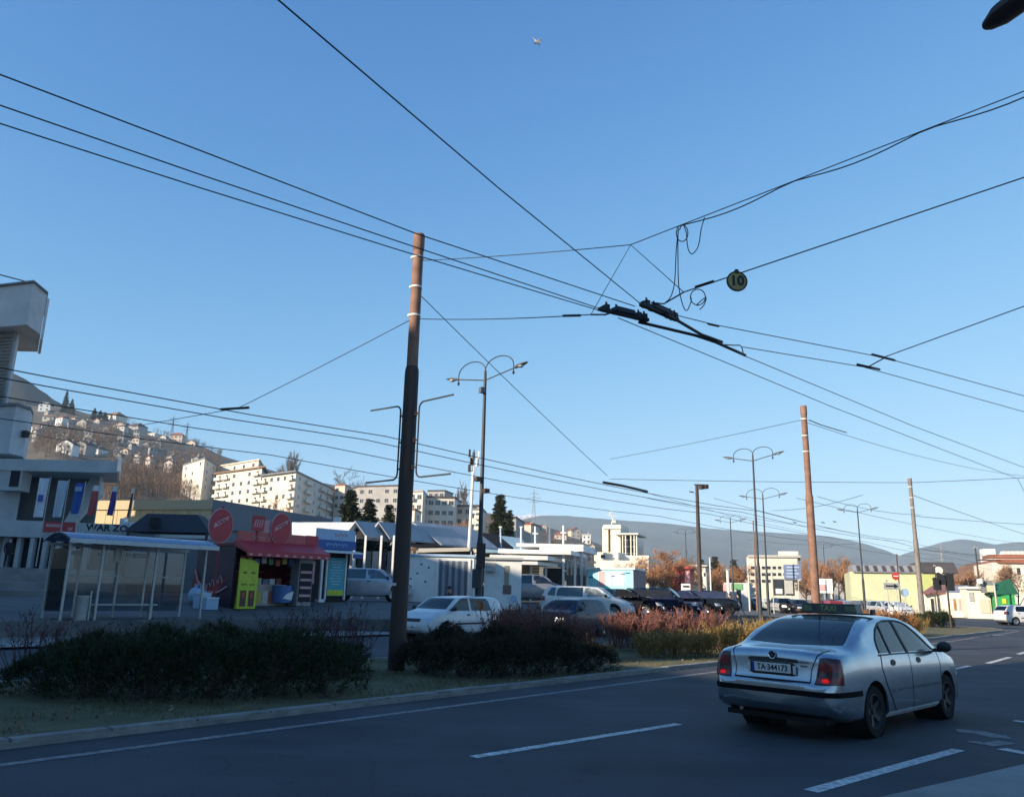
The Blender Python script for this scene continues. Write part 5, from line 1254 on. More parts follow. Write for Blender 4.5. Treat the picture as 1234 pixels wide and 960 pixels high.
b = MB(); b.box((1.9, -.78, 2.12), (.55, .03, .2)); b.build('valance', M_DBLUE, B)
b = MB(); b.box((1.25, -.06, 1.15), (.95, .06, 1.75)); po = b.build('poster', M_TURQ, B)
for k in range(9):
    b = MB(); b.box((1.25, -.094, 1.85 - .13 * k), (.7 - .12 * (k % 3), .004, .035)); b.build('text_row', M_LBLUE, po)
b = MB(); b.box((1.25, -.096, .42), (.93, .006, .26)); b.build('poster_foot', M_LIME, po)
for x in (.7, 1.8):
    b = MB(); b.box((x, -.05, 1.2), (.08, .1, 2.2)); b.build('poster_frame', M_WHITE, B)
b = MB(); b.box((-.05, -.70, 1.1), (.10, .10, 2.2)); b.build('awning_post', M_WHITE, B)
b = MB(); b.box((-.05, -.72, .07), (.34, .3, .14)); b.build('post_foot', M_WHITE, B)
b = MB(); b.box((-.30, -.3, 1.3), (.30, .04, 1.0)); b.build('side_poster', M_PINK, B)

# ================================================================ white booths behind the hatchback
def booth(label, px0, px1, D, ztop, depth, zoff=0.0):
    a = at(px0, 715, D); c = at(px1, 715, D); z0 = plaza_z((a.x + c.x) / 2, D) + zoff
    root = thing('white_booth', label, 'booth', (a.x, a.y, z0), 0.0); w_ = c.x - a.x; h = ztop - z0
    return root, w_, h
W1, w1, h1 = booth('white sales container with a striped roller shutter behind the hatchback', 486, 570, 44, 3.35, 2.5)
b = MB(); b.box((w1 / 2, 1.25, h1 / 2), (w1, 2.5, h1)); b.build('cabin', M_WHITE, W1)
b = MB(); b.box((w1 / 2, 1.22, h1 + .06), (w1 + .15, 2.65, .12)); b.build('roof', M_LBLUE, W1)
x0 = w1 * .50
for k in range(9):
    b = MB(); b.box((x0 + .17 * k + .09, -.03, h1 * .52), (.15, .05, h1 * .78)); b.build('shutter_slat', (mat('shutter_grey', (.10, .12, .15), .5), mat('shutter_pale', (.26, .30, .36), .5))[k % 2], W1)
for x in (x0 - .1, x0 + 1.62):
    b = MB(); b.box((x, -.03, h1 * .52), (.14, .07, h1 * .86)); b.build('shutter_frame', M_WHITE, W1)
for x, z in ((.35, .5), (.7, .62), (1.15, .44), (1.3, .75), (.9, .82)):
    b = MB(); b.box((x, -.006, h1 * z), (.10, .01, .10)); b.build('notice', M_DBLUE, W1)
W2, w2, h2 = booth('narrow white booth with a small window beside the street lamp', 583, 628, 41, 3.15, 2.0)
b = MB(); b.box((w2 / 2, 1.0, h2 / 2), (w2, 2.0, h2)); b.build('cabin', M_WHITE, W2)
b = MB(); b.box((w2 / 2, .95, h2 + .05), (w2 + .2, 2.2, .10)); b.build('roof', M_SHFR, W2)
b = MB(); b.box((w2 * .60, -.01, h2 * .62), (.24, .03, h2 * .52)); b.build('window', mat('booth_window', (.30, .28, .22), .4), W2)
b = MB(); b.box((w2 * .62, -.012, h2 * .40), (.42, .03, h2 * .18)); b.build('window', M_GLZ, W2)
b = MB(); b.box((.30, -.18, h2 * .84), (.5, .32, .42)); b.build('air_conditioner', M_SHFR, W2)
b = MB(); b.cyl((w2 * .8, -.01, h2 * .22), (w2 * .8, -.02, h2 * .22), .17, n=16); b.build('sticker', M_LBLUE, W2)

# ================================================================ the other cars
P_WHITE = paint('white_paint', (0.62, 0.63, 0.63), rough=.35); P_BLACK = paint('black_paint', (0.012, 0.013, 0.018), rough=.25)
P_NAVY = paint('navy_paint', (0.012, 0.018, 0.05), rough=.25); P_DKBLU = paint('dark_blue_paint', (0.02, 0.03, 0.075), rough=.28)
P_LTSIL = paint('light_silver', (0.58, 0.60, 0.62), metal=.4); P_GREY = paint('grey_paint', (0.20, 0.21, 0.23), metal=.4); P_RED = paint('dark_red_paint', (0.22, 0.015, 0.02))
HATCH = Car(profile('hatch', 4.02, 1.70, 1.43, r=.29, belt=.91, hood=.93, wheels='black', tumble=.27, rear_top=-1.62))
HATCH2 = Car(profile('hatch', 3.80, 1.66, 1.42, r=.285, belt=.93, hood=.94))
ESTATE = Car(profile('estate', 4.55, 1.74, 1.47, r=.31, belt=.93, hood=.93, wheels='cover', dark_handles=True))
SEDAN = Car(profile('sedan', 4.55, 1.76, 1.45, r=.31, belt=.94, hood=.94, moulding=False))
SUV = Car(profile('suv', 4.50, 1.84, 1.68, r=.36, belt=1.10, hood=1.10, gc=.24, moulding=False))
MPV = Car(profile('mpv', 4.2, 1.75, 1.58, r=.30, belt=.98, hood=.98))
def road_z(x, y):
    s, t = st((x, y)); return plaza_z(x, y) if t > wall_t(s) + .25 else 0.0
def park(kind, name, label, px, D, head, col, cat='car', z=None, **kw):
    p = at(px, 740, D); return kind.make(name, label, (p.x, p.y, road_z(p.x, p.y) + .002 if z is None else z), head, col, cat=cat, **kw)
BK = RANG + math.pi                               # coming towards us along the road
RT_ = RANG - math.pi / 2                          # nose towards the road
gol = park(HATCH, 'hatchback_car', 'white older hatchback driving past behind the dense hedge', 545, 28.6, BK + .05, P_WHITE, bumper=M_BLKP)
park(HATCH2, 'hatchback_car', 'dark blue hatchback with lit headlights behind the red shrub', 688, 31.5, BK + .10, P_NAVY, lit=True)
park(ESTATE, 'estate_car', 'white estate car parked beyond the far carriageway', 708, 40.6, RT_ + .42, P_WHITE)
park(SEDAN, 'saloon_car', 'black saloon parked against the white estate car', 748, 43.2, RT_ + .40, P_BLACK)
park(MPV, 'people_carrier', 'dark navy people carrier parked among the black cars', 795, 45.0, RT_ + .36, P_NAVY)
park(SEDAN, 'saloon_car', 'dark blue saloon parked between the navy carrier and the floodlight pole', 822, 47.8, RT_ + .36, P_DKBLU)
park(HATCH, 'parked_hatchback', 'black car at the end of the parked row behind the floodlight pole', 853, 52.0, RT_ + .9, P_BLACK)
park(SUV, 'off_road_car', 'silver off-roader parked beside the blue kiosk', 443, 43.0, RT_ + .72, paint('silver_suv', (.38, .41, .46), metal=.45))
park(SUV, 'delivery_van', 'grey van parked side-on behind the white booth', 642, 49, RT_ + .7, P_GREY, cat='van')
park(HATCH2, 'hatchback_car', 'white hatchback turning in by the green kiosk at the right edge', 1232, 60, math.radians(5), P_WHITE, z=0.0)
for px, D, col, kind, lab, hd in ((932, 96, P_WHITE, SEDAN, 'white saloon at the back of the queue by the tall lamp', 0), (950, 92, P_RED, HATCH2, 'red hatchback in the queue left of the second pole', 0), (944, 84, P_LTSIL, MPV, 'silver people carrier in the queue left of the second pole', 0),
                              (962, 82, P_BLACK, HATCH, 'black hatchback in the queue against the second pole', 0), (996, 84, P_RED, SEDAN, 'dark red saloon with lit lamps just right of the second pole', 0), (1020, 86, P_LTSIL, HATCH2, 'light silver hatchback in the queue before the pale green hall', 0),
                              (1043, 84, P_GREY, SEDAN, 'dark grey saloon in the queue before the pale green hall', 0), (1066, 80, P_LTSIL, ESTATE, 'light silver estate in the queue under the no-entry sign', 0), (1082, 78, P_WHITE, HATCH2, 'white hatchback at the head of the queue', 0), (1010, 97, P_WHITE, MPV, 'white people carrier in the far row of the queue', 0), (912, 101, P_GREY, HATCH, 'grey hatchback waiting far behind the pedestrians', 0)):
    park(kind, 'queueing_car', lab, px, D, BK + .75, col, z=0.0, lit=(px in (996, 944)))

# ================================================================ left: the hall complex
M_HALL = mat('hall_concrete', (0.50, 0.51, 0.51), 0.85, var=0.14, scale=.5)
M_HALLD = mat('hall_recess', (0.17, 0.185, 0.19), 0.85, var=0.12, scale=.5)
M_OCHRE = mat('ochre_wall', (0.55, 0.44, 0.26), 0.85, var=0.10, scale=.5)
M_DARKW = mat('dark_or_shaded_cladding', (0.16, 0.17, 0.19), 0.8, var=0.12, scale=.4)  # dark parts, and the painted shade on the long hall's side
M_LOUV = mat('louvre_slat', (0.24, 0.21, 0.18), 0.7, var=0.2)
T = thing('tower_block', 'grey concrete tower with a jutting faceted head above the hall', 'building', (0, 0, 0))
DT = 62
def fp(*pp, y=600): return [(at(px, y, D).x, D) for px, D in pp]
def zt(py, D, px=30): return at(px, py, D).z
b = MB(); b.slab(fp((-120, 66), (-120, 62.5), (34, 58.5), (53, 61), (53, 66), y=378), zt(398, 60), zt(349, 60)); b.build('head', M_HALL, T)
b = MB(); b.slab(fp((-121, 66.5), (-121, 62.3), (34, 58.2), (54, 60.8), (54, 66.5), y=378), zt(349, 60) + .001, zt(347, 60)); b.build('head_coping', M_DARKW, T)
b = MB(); b.slab(fp((53.5, 61.5), (57, 62), (57, 66), (53.5, 66), y=378), zt(405, 61), zt(355, 61)); b.build('head_fin', M_HALL, T)
b = MB(); b.tube([at(-60, 315, 61), at(30, 339, 61.5), at(24, 345, 61.5)], .05, 5); b.build('roof_rail', M_POLE, T)
b = MB(); b.slab(fp((-120, 66), (-120, 63), (14, 60.5), (17, 61), (17, 66), y=445), zt(500, 61), zt(397, 61)); b.build('shaft', M_HALL, T)
k = 0
for py in range(404, 492, 4):
    p0 = Vector((at(-100, py, 62.3).x, 62.15, zt(py, 61))); p1 = Vector((at(10, 445, 60.5).x, 60.42, zt(py, 61)))
    b = MB(); b.prism([p0, p1, p1 + Vector((0, -.12, -.10)), p0 + Vector((0, -.12, -.10))], (0, .02, .05)); b.build('louvre', M_LOUV, T)
b = MB(); b.slab(fp((-120, 67), (-120, 60), (14, 57.5), (32, 59), (36, 61), (36, 67), y=522), zt(550, 59), zt(494, 59)); b.build('lower_block', M_HALL, T)
b = MB(); b.slab(fp((-120, 67.2), (-120, 59.8), (14, 57.3), (32.5, 58.8), (36.5, 60.8), (36.5, 67.2), y=522), zt(494, 59), zt(491, 59)); b.build('lower_coping', M_DARKW, T)
b = MB(); b.box(at(31, 523, 58.6), (.35, .4, .5)); b.tube([at(31, 523, 58.6), at(39, 522, 58.4)], .05, 6); b.build('cable_bracket', M_POLE, T)
wire('cable from the tower bracket across to the far wires', loft_line(at(38, 522, 58.4), at(150, 531, 50), 8, .3), .02)
# porch with an overhanging roof
Hh = thing('exhibition_hall', 'pale grey hall with an overhanging slab roof and slanted stair fin', 'building', (0, 0, 0))
b = MB(); vs = fp((-140, 56), (137, 56), (139, 62), (-140, 62)); b.slab(vs, zt(567, 56), zt(553, 56)); b.build('roof_slab', M_HALL, Hh)
b = MB(); b.slab(fp((136, 55.7), (140, 55.8), (141, 62), (137, 62)), zt(566, 56), zt(549, 56)); b.build('roof_end_cap', M_WHITE, Hh)
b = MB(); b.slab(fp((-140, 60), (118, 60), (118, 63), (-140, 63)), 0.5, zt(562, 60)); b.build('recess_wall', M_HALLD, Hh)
b = MB(); b.slab(fp((-140, 57.2), (24, 57.2), (24, 60.1), (-140, 60.1)), 0.5, zt(569, 57)); b.build('wall', M_HALL, Hh)
a = [at(113, 570, 58.2), at(120, 570, 58.2), at(120, 596, 58.2), at(88, 630, 58.2), at(76, 630, 58.2)]
b = MB(); b.prism(a, (0, .6, 0)); b.build('stair_fin', M_HALL, Hh)
b = MB(); p = at(12, 577, 56.2); b.box(p + Vector((0, .5, 0)), (1.7, 1.2, 1.6)); ac = b.build('air_duct', M_HALL, Hh)
b = MB(); b.box(at(19, 577, 56.2) + Vector((0, -.12, .05)), (.65, .04, 1.2)); b.build('duct_grille', M_BLACK, ac)
b = MB(); b.slab(fp((-140, 54), (262, 60), (262, 62), (-140, 60)), zt(648, 56, 100), zt(628, 56, 100)); b.build('parapet_band', M_HALL, Hh)
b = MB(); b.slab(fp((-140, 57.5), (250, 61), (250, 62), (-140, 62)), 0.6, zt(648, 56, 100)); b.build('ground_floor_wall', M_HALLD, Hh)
for i in range(9):
    px = -30 + 16 * i; b = MB(); c = at(px, 668, 56.5); b.box((c.x, 56.9, c.z), (.28, .4, 3.2)); b.build('pillar', M_HALL, Hh)
for i in range(8):
    c = at(-22 + 16 * i, 668, 57.3); b = MB(); b.box((c.x, 57.38, c.z - .1), (.72, .05, 2.3)); b.build('pane', M_GLZ, Hh)
dp = (at(262, 600, 60) - at(-140, 600, 54)).normalized(); dp.z = 0
text('wall_lettering', 'WAR ZO', .62, M_INK, Hh, face_mtx(at(128, 636, 56.0) + Vector((0, .13, 0)), (at(200, 637, 59.07) - at(0, 637, 56.1)).normalized() * Vector((1, 1, 0))), depth=.02, bold=.02, sx=1.05)
rs = thing('red_sign', 'red rectangular sign on the hall parapet above the shelter', 'sign', at(71, 635, 55.0), .15)
b = MB(); b.box((0, 0, 0), (2.05, .1, .72)); b.build('panel', mat('sign_red', (.46, .06, .06), .5), rs); b = MB(); b.box((-.35, -.055, .10), (.95, .01, .20)); b.box((.75, -.055, -.1), (.3, .01, .2)); b.build('print', M_PINK, rs)
b = MB(); b.box((0, .5, 0), (.08, 1.0, .08)); b.build('bracket', M_POLE, rs)
# roof plant above the parapet, white plant and box
rp = thing('roof_plant', 'white rooftop plant unit beside the black lettering', 'rooftop unit', at(166, 634, 56.5))
b = MB(); b.box((0, .6, 0), (2.3, 1.1, .62)); b.build('casing', M_WHITE, rp)
for k in range(4):
    b = MB(); b.box((-.8 + .5 * k, .03, .02), (.36, .04, .36)); b.build('grille', M_LBLUE, rp)
b = MB(); b.box((-1.25, .5, .1), (.3, .6, .9)); b.build('duct', M_WHITE, rp)
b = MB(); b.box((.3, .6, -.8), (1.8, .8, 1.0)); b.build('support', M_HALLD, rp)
# the long ochre hall behind
OH = thing('long_hall', 'long flat hall with an ochre sunlit end and a side wall coloured dark for shade', 'building', (0, 0, 0))
ca = at(257, 602, 75); cb = at(90, 602, 79); cc = at(402, 626, 95)
za = ca.z; 
b = MB(); b.slab([(ca.x, ca.y), (cb.x, cb.y), (cb.x + (cc.x - ca.x), cb.y + cc.y - ca.y), (cc.x, cc.y)], .6, za - .9); b.build('side_walls', M_DARKW, OH)  # side turned from the sun, its shade put into the colour
f0 = Vector((ca.x, ca.y - .06, 0)); f1 = Vector((cb.x, cb.y - .06, 0)); dd = (f1 - f0).normalized()
NP = 12
for i in range(NP):
    u0, u1 = f0.lerp(f1, i / NP), f0.lerp(f1, (i + 1) / NP - .003)
    b = MB(); b.slab([(u0.x, u0.y), (u1.x, u1.y), (u1.x, u1.y + .05), (u0.x, u0.y + .05)], .6, za - .9); b.build('wall_panel', M_OCHRE, OH)
ov = .25
b = MB(); b.slab([(ca.x + .1, ca.y - ov), (cb.x, cb.y - ov), (cb.x + (cc.x - ca.x), cb.y + cc.y - ca.y), (cc.x + .2, cc.y)], za - .9, za - .02); b.build('fascia', mat('ochre_fascia', (.50, .41, .26), .8, var=.08), OH)
b = MB(); b.slab([(ca.x + .16, ca.y - ov + .01), (ca.x + .12, ca.y - ov), (cc.x + .22, cc.y), (cc.x + .30, cc.y)], za - 2.6, za + .02); b.build('side_fascia', M_DARKW, OH)  # same fascia, coloured dark for the shaded side
b = MB(); b.box(at(406, 632, 88), (.8, .5, 1.6)); b.build('chimney', M_WHITE, OH)
b = MB(); b.box(at(308, 628, 90) + Vector((0, .5, 0)), (.5, .6, 1.0)); b.build('roof_vent', M_PINK, OH)
# dark hipped stall roof behind the shelter
dr = thing('stall_roof', 'black hipped canvas stall behind the bus shelter', 'stall', at(208, 640, 46))
b = MB(); w_, h_ = 2.3, .95
b.add([(-w_, -1, -.1), (w_ * 1.1, -1, -.1), (w_ * 1.1, 1.4, -.1), (-w_, 1.4, -.1), (-w_ * .62, -.3, h_), (w_ * .62, -.3, h_), (w_ * .62, .7, h_), (-w_ * .62, .7, h_)], [(0, 1, 5, 4), (1, 2, 6, 5), (2, 3, 7, 6), (3, 0, 4, 7), (4, 5, 6, 7), (3, 2, 1, 0)]); b.build('canopy', mat('dark_tarp', (.035, .04, .055), .8), dr)
b = MB(); b.box((-.6, -1.02, .42), (.5, .3, .5)); b.build('vent_box', M_BLACK, dr)
for x in (-2.1, 2.3):
    b = MB(); b.box((x, -.9, -1.4), (.12, .12, 2.6)); b.build('leg', M_POLE, dr)
b = MB(); b.box((.1, .2, -1.5), (4.2, 1.6, 2.2)); b.build('stall_body', M_DARKW, dr)
# banner flags
for i, (px, y0, y1, cols, lab) in enumerate(((50, 574, 626, ((.70, .71, .75), (.10, .14, .42)), 'white banner with a blue emblem, first of six before the hall'), (73, 577, 626, ((.50, .55, .62), (.60, .62, .66)), 'plain pale grey banner next to the blue banner'), (94, 580, 622, ((.05, .12, .40), (.30, .38, .55)), 'blue banner between the grey and the red banners'),
                               (112, 583, 624, ((.48, .10, .10), (.72, .70, .70)), 'red banner with a white head next to the stair fin'), (134, 584, 624, ((.10, .07, .28), (.72, .72, .72)), 'narrow violet banner with a white head against the brown slope'), (154, 586, 626, ((.16, .08, .07), (.75, .75, .72)), 'slim furled dark banner with a white tip, last of six'))):
    D = 49.5; p = at(px, y1 + 12, D); top = at(px + 4, y0, D)
    r = thing('banner_flag', lab, 'flag', (p.x, p.y, p.z - 2.0), 0, 'banner flags before the hall')
    b = MB(); b.cyl((0, 0, -.2), (.07, 0, top.z - p.z + 2.0), .035, .025, 6); b.build('mast', M_SHFR, r)
    w_ = (.62, .60, .52, .40, .32, .14)[i]; h = (top.z - at(px, y1 - 5, D).z); z1 = top.z - p.z + 2.0 - .1
    def cloth(za_, zb_, y, m, nm, sx=1.0, par=r):
        b = MB(); N_ = 6
        for k in range(N_ + 1):
            f = k / N_
            for zz in (za_, zb_): b.v.append((.05 - w_ * f * sx - .10 * (z1 - zz) / 2, y + .10 * math.sin(f * 5 + i + zz), zz))
        b.f = [(2 * k, 2 * k + 1, 2 * k + 3, 2 * k + 2) for k in range(N_)]; b.mi = [0] * len(b.f)
        o = b.build(nm, m, par); md = o.modifiers.new('s', 'SOLIDIFY'); md.thickness = .012; return o
    m1 = mat('flag_cloth_%d' % i, cols[0], .85); m2 = mat('flag_print_%d' % i, cols[1], .85)
    c1 = cloth(z1 - h, z1 - (h * .18 if i in (3, 4, 5) else 0), 0, m1, 'cloth')
    if i in (3, 4, 5): cloth(z1 - h * .18, z1, 0, m2, 'cloth_head')
    elif i == 0: b = MB(); b.box((-.30, -.13, z1 - h * .52), (.3, .02, .42)); b.build('emblem', m2, c1)
    elif i == 2: b = MB(); b.box((-.24, -.14, z1 - h * .2), (.42, .02, .3)); b.build('emblem', m2, c1)
# steps and low terrace at the far left
for i, (t0, z) in enumerate(((24.0, .30), (26.0, .62), (28.0, .94), (30.0, 1.26))):
    b = MB(); P4 = [rd(-30, t0), rd(5.5 + i * 0.6, t0), rd(5.5 + i * .6, t0 + 6 - i * .1), rd(-30, t0 + 6 - i * .1)]; b.slab([(p.x, p.y) for p in P4], .4, .92 + z); struct(b.build('terrace_step', M_PAVE))

# ================================================================ market, masts and booths in the middle
M_ROOFW = mat('white_sheet_roof', (0.72, 0.72, 0.70), 0.6, var=0.08, scale=1)
M_ROOFB = mat('grey_or_shaded_roof', (0.30, 0.34, 0.38), 0.55, var=0.12, scale=1)  # grey sheeting, and painted shade on slopes of the white gables
M_DKWOOD = mat('dark_timber', (0.035, 0.026, 0.022), 0.85, var=0.3, scale=2)
M_WOOD = mat('orange_planks', (0.36, 0.19, 0.075), 0.7, var=0.25, scale=2)
def V(px, py, D): return at(px, py, D)
MK = thing('market_roof', 'market hall with white gabled roofs on slim posts', 'market hall', (0, 0, 0))
def plate(name, pts, m, par, th=.12, dz=True):
    b = MB(); b.prism(pts, (0, 0, -th) if dz else (0, th, 0)); return b.build(name, m, par)
D1, D2 = 54, 68
plate('roof_slope', [V(352, 652, D1), V(418, 650, D1), V(428, 629, D1 + 3), V(352, 629, D1 + 3)], M_ROOFW, MK)
def gable(pxl, pxm, pxr, ytop, ybot, D, L=14, left=M_ROOFW, right=M_ROOFB):  # right slopes default to grey: shade put into the roof colour
    a, t_, c = V(pxl, ybot, D), V(pxm, ytop, D), V(pxr, ybot, D); e = Vector((RE.x, RE.y, 0)) * L
    plate('roof_slope', [a, t_, t_ + e, a + e], left, MK); plate('roof_slope', [c, t_, t_ + e, c + e], right, MK)
    b = MB(); b.prism([a + Vector((.25, .3, 0)), t_ + Vector((0, .3, -.3)), c + Vector((-.25, .3, 0))], (0, .1, 0)); b.build('gable_wall', M_DKWOOD, MK)
gable(414, 428, 441, 627, 645, 52, 7); gable(441, 456, 470, 628, 648, 53, 7)
gable(470, 497, 532, 628, 655, 56, 6, M_ROOFB, M_ROOFB); gable(520, 545, 566, 638, 655, 60, 5, M_DKWOOD, M_DKWOOD)
for px in (441, 460, 428, 475): 
    p = V(px, 645, 52); b = MB(); b.box((p.x, 52, (p.z + .9) / 2), (.13, .13, p.z - .9)); b.build('post', M_WHITE, MK)
for i, px in enumerate(range(425, 480, 9)):
    c = V(px, 678, 57); b = MB(); b.box((c.x, 57, c.z), (.40, .1, 1.6)); b.build('stall_panel', (M_SHFR, M_GLZ, M_HALLD)[i % 3], MK)
b = MB(); c = V(450, 695, 57); b.box((c.x, 57.5, c.z), (3.6, .3, 1.6)); b.build('stall_back', M_DARKW, MK)
b = MB(); c = V(525, 685, 58); b.box((c.x, 58.5, 2.1), (6.4, .3, 2.6)); b.build('stall_back', M_DKWOOD, MK)
# goods stall with a cream awning
GS = thing('goods_stall', 'dark stall hung with goods under a cream awning', 'stall', V(535, 665, 50))
b = MB(); b.add([(-1.6, -.7, -.05), (1.6, -.7, .10), (1.6, .6, .35), (-1.6, .6, .22)], [(0, 1, 2, 3)]); o = b.build('awning', mat('cream_canvas', (.55, .48, .36), .8), GS); o.modifiers.new('s', 'SOLIDIFY').thickness = .04
b = MB(); b.box((0, .7, -.7), (3.6, .2, 1.7)); b.build('back', M_DKWOOD, GS)
b = MB(); b.box((0, .1, -1.55), (3.6, 1.2, 1.0)); b.build('counter', M_DARKW, GS)
for k in range(14):
    b = MB(); b.ball((-1.55 + .235 * k, -.35 + .1 * (k % 3), -.42 - .12 * (k % 4)), (.09, .08, .22), 7, 5); b.build('hanging_goods', mat('goods_h%d' % (k % 4), ((.12, .09, .05), (.05, .07, .03), (.22, .15, .10), (.06, .05, .06))[k % 4], .8), GS)
for x in (-1.6, 1.7):
    b = MB(); b.box((x, -.6, -.9), (.07, .07, 1.9)); b.build('post', M_SHFR, GS)
# white aerial mast
q = V(563, 690, 58); MA = thing('aerial_mast', 'white mast topped by a cluster of panel aerials', 'mast', (q.x, q.y, .8))
hm = V(566, 568, 58).z - .8
b = MB(); b.cyl((0, 0, -.2), (.18, 0, hm), .14, .10, 10); b.build('mast', M_WHITE, MA, smooth=True)
for k, (dx, dz) in enumerate(((-.28, .25), (.12, .15), (-.15, .75), (.3, .65), (0, 1.15), (.38, 1.2), (-.3, 1.35))):
    b = MB(); b.box((.18 + dx, -.15 * (k % 2), hm + dz), (.20, .12, .55), rz=.3 * k); b.cyl((.18, 0, hm + dz - .2), (.18 + dx, 0, hm + dz - .2), .03, n=5); b.build('panel_aerial', M_WHITE if k % 2 else M_POLE, MA)
b = MB(); b.cyl((.18, 0, hm), (.2, 0, hm + 1.6), .05, n=6); b.build('spigot', M_POLE, MA)
# terrace pavilion: white slab roofs on a white frame
PV = thing('terrace_pavilion', 'white terraced pavilion with stacked flat roofs and plank wall', 'pavilion', (0, 0, 0))
for x0, x1, y0, y1, D, dep in ((590, 660, 668, 673, 52, 5), (600, 688, 661, 666, 54, 5), (622, 703, 654, 658, 57, 6), (650, 703, 659, 663, 56.5, 5), (592, 648, 675, 679, 51.6, 4)):
    a, c = V(x0, y1, D), V(x1, y1, D); b = MB(); b.slab([(a.x, D), (c.x, D), (c.x + 1.5, D + dep), (a.x + 1.5, D + dep)], a.z, V(x0, y0, D).z); b.build('roof_slab', M_ROOFW, PV)
for x0, y0, y1, D in ((627, 672, 725, 53), (679, 668, 720, 54.5), (658, 680, 720, 54), (693, 664, 715, 56), (701, 664, 700, 57), (640, 679, 720, 53)):
    a, c = V(x0, y0, D), V(x0, y1, D); b = MB(); b.box((a.x, D, (a.z + .6) / 2), (.15, .15, a.z - .6)); b.build('post', M_WHITE, PV)
for k in range(7):
    a = V(628, 681 + 3.6 * k, 53.4); c = V(650, 681 + 3.6 * k, 53.4); b = MB(); b.box(((a.x + c.x) / 2, 53.5, a.z), (c.x - a.x, .06, .17)); b.build('plank', M_WOOD, PV)
b = MB(); a, c = V(655, 690, 55.5), V(680, 690, 55.5); b.box(((a.x + c.x) / 2, 55.8, 1.9), (c.x - a.x, .2, 2.6)); b.build('dark_opening', M_BLACK, PV)
b = MB(); a, c = V(683, 690, 58), V(706, 690, 58); b.box(((a.x + c.x) / 2, 58.3, 1.7), (c.x - a.x, .2, 2.2)); b.build('wall', M_DARKW, PV)
b = MB(); a, c = V(582, 690, 60), V(700, 690, 60); b.box(((a.x + c.x) / 2, 61, 2.0), (c.x - a.x, .3, 2.8)); b.build('back_wall', M_HALLD, PV)
# pergola to its right
for px in (684, 689, 694, 700, 706):
    a = V(px, 672, 59); b = MB(); b.box((a.x, 59, (a.z + .7) / 2), (.12, .12, a.z - .7)); b.build('pergola_post', M_WHITE, PV)
b = MB(); a, c = V(682, 672, 59), V(708, 672, 59); b.box(((a.x + c.x) / 2, 59, a.z), (c.x - a.x, .2, .14)); b.build('pergola_beam', M_WHITE, PV)
BR = thing('blue_roof_shed', 'low shed with a pale blue sheet roof behind the pavilion', 'shed', (0, 0, 0))
plate('roof', [V(585, 664, 66), V(640, 664, 66), V(628, 648, 72), V(585, 643, 72)], mat('blue_sheet', (.25, .38, .45), .5, var=.1), BR); a, c = V(585, 680, 67), V(640, 680, 67); b = MB(); b.box(((a.x + c.x) / 2, 69, 2), (c.x - a.x, 3, 3)); b.build('wall', M_HALLD, BR)
for i, (px, y0, y1, r) in enumerate(((628, 634, 658, .09), (645, 634, 658, .09), (662, 634, 658, .09), (679, 633, 655, .09), (603, 634, 660, .08))):
    a, c = V(px, y0, 62), V(px + (3 if i == 4 else 0), 715, 62); m_ = thing('white_mast', ('white mast at the left end above the plank wall', 'white mast with a small crossarm above the pavilion roofs', 'plain white mast in the middle of the pavilion roofs', 'white mast at the right end of the pavilion with a loudspeaker', 'leaning pale blue pole before the dark pine')[i], 'mast', (c.x, 62, .7))
    b = MB(); b.cyl((0, 0, 0), (a.x - c.x, 0, a.z - .7), r, r * .8, 8); b.build('shaft', M_WHITE if i < 4 else M_LBLUE, m_, smooth=True)
    b = MB(); b.box((a.x - c.x, 0, a.z - .75 - (.5 if i in (1, 3) else 0)), (.45 if i in (1, 3) else .24, .16, .10)); b.build('cap', M_WHITE, m_)
# cyan container kiosk
CK = thing('cyan_kiosk', 'bright cyan container kiosk with printed pictures behind the parked cars', 'kiosk', (0, 0, 0))
a, c, d_ = V(708, 690, 56), V(763, 690, 54.4), V(777, 690, 59)
zk0, zk1 = .5, V(730, 686, 56).z
b = MB(); b.slab([(a.x, 56), (c.x, 54.4), (d_.x, 59), (a.x + 1.6, 60.6)], zk0, zk1); b.build('cabin', mat('cyan_panel', (.25, .62, .68), .5, var=.08), CK)
b = MB(); b.slab([(c.x + .02, 54.42), (c.x + .03, 54.38), (d_.x + .05, 58.95), (d_.x + .03, 59)], zk0, zk1); b.build('side_cladding', mat('mauve_cladding', (.20, .16, .18), .7), CK)
b = MB(); b.slab([(a.x - .1, 55.9), (c.x + .1, 54.25), (d_.x + .1, 59.1), (a.x + 1.5, 60.7)], zk1, zk1 + .12); b.build('roof', M_WHITE, CK)
for px, w_, h, m in ((725, .42, 1.0, M_PINK), (734, .30, .9, M_WHITE), (745, .75, .9, M_WHITE), (752, .3, .5, M_LBLUE)):
    yy = 56 - (px - 708) / 55 * 1.6; p = V(px, 697, yy); b = MB(); b.box((p.x, yy - .02, p.z), (w_, .03, h), rz=-.47); b.build('picture', m, CK)
for px in (712, 739, 750, 756):
    yy = 56 - (px - 708) / 55 * 1.6; p = V(px, 690 + (px % 7), yy); b = MB(); b.box((p.x, yy - .05, p.z), (.3, .03, .08), rz=-.47); b.build('print', M_DBLUE, CK)
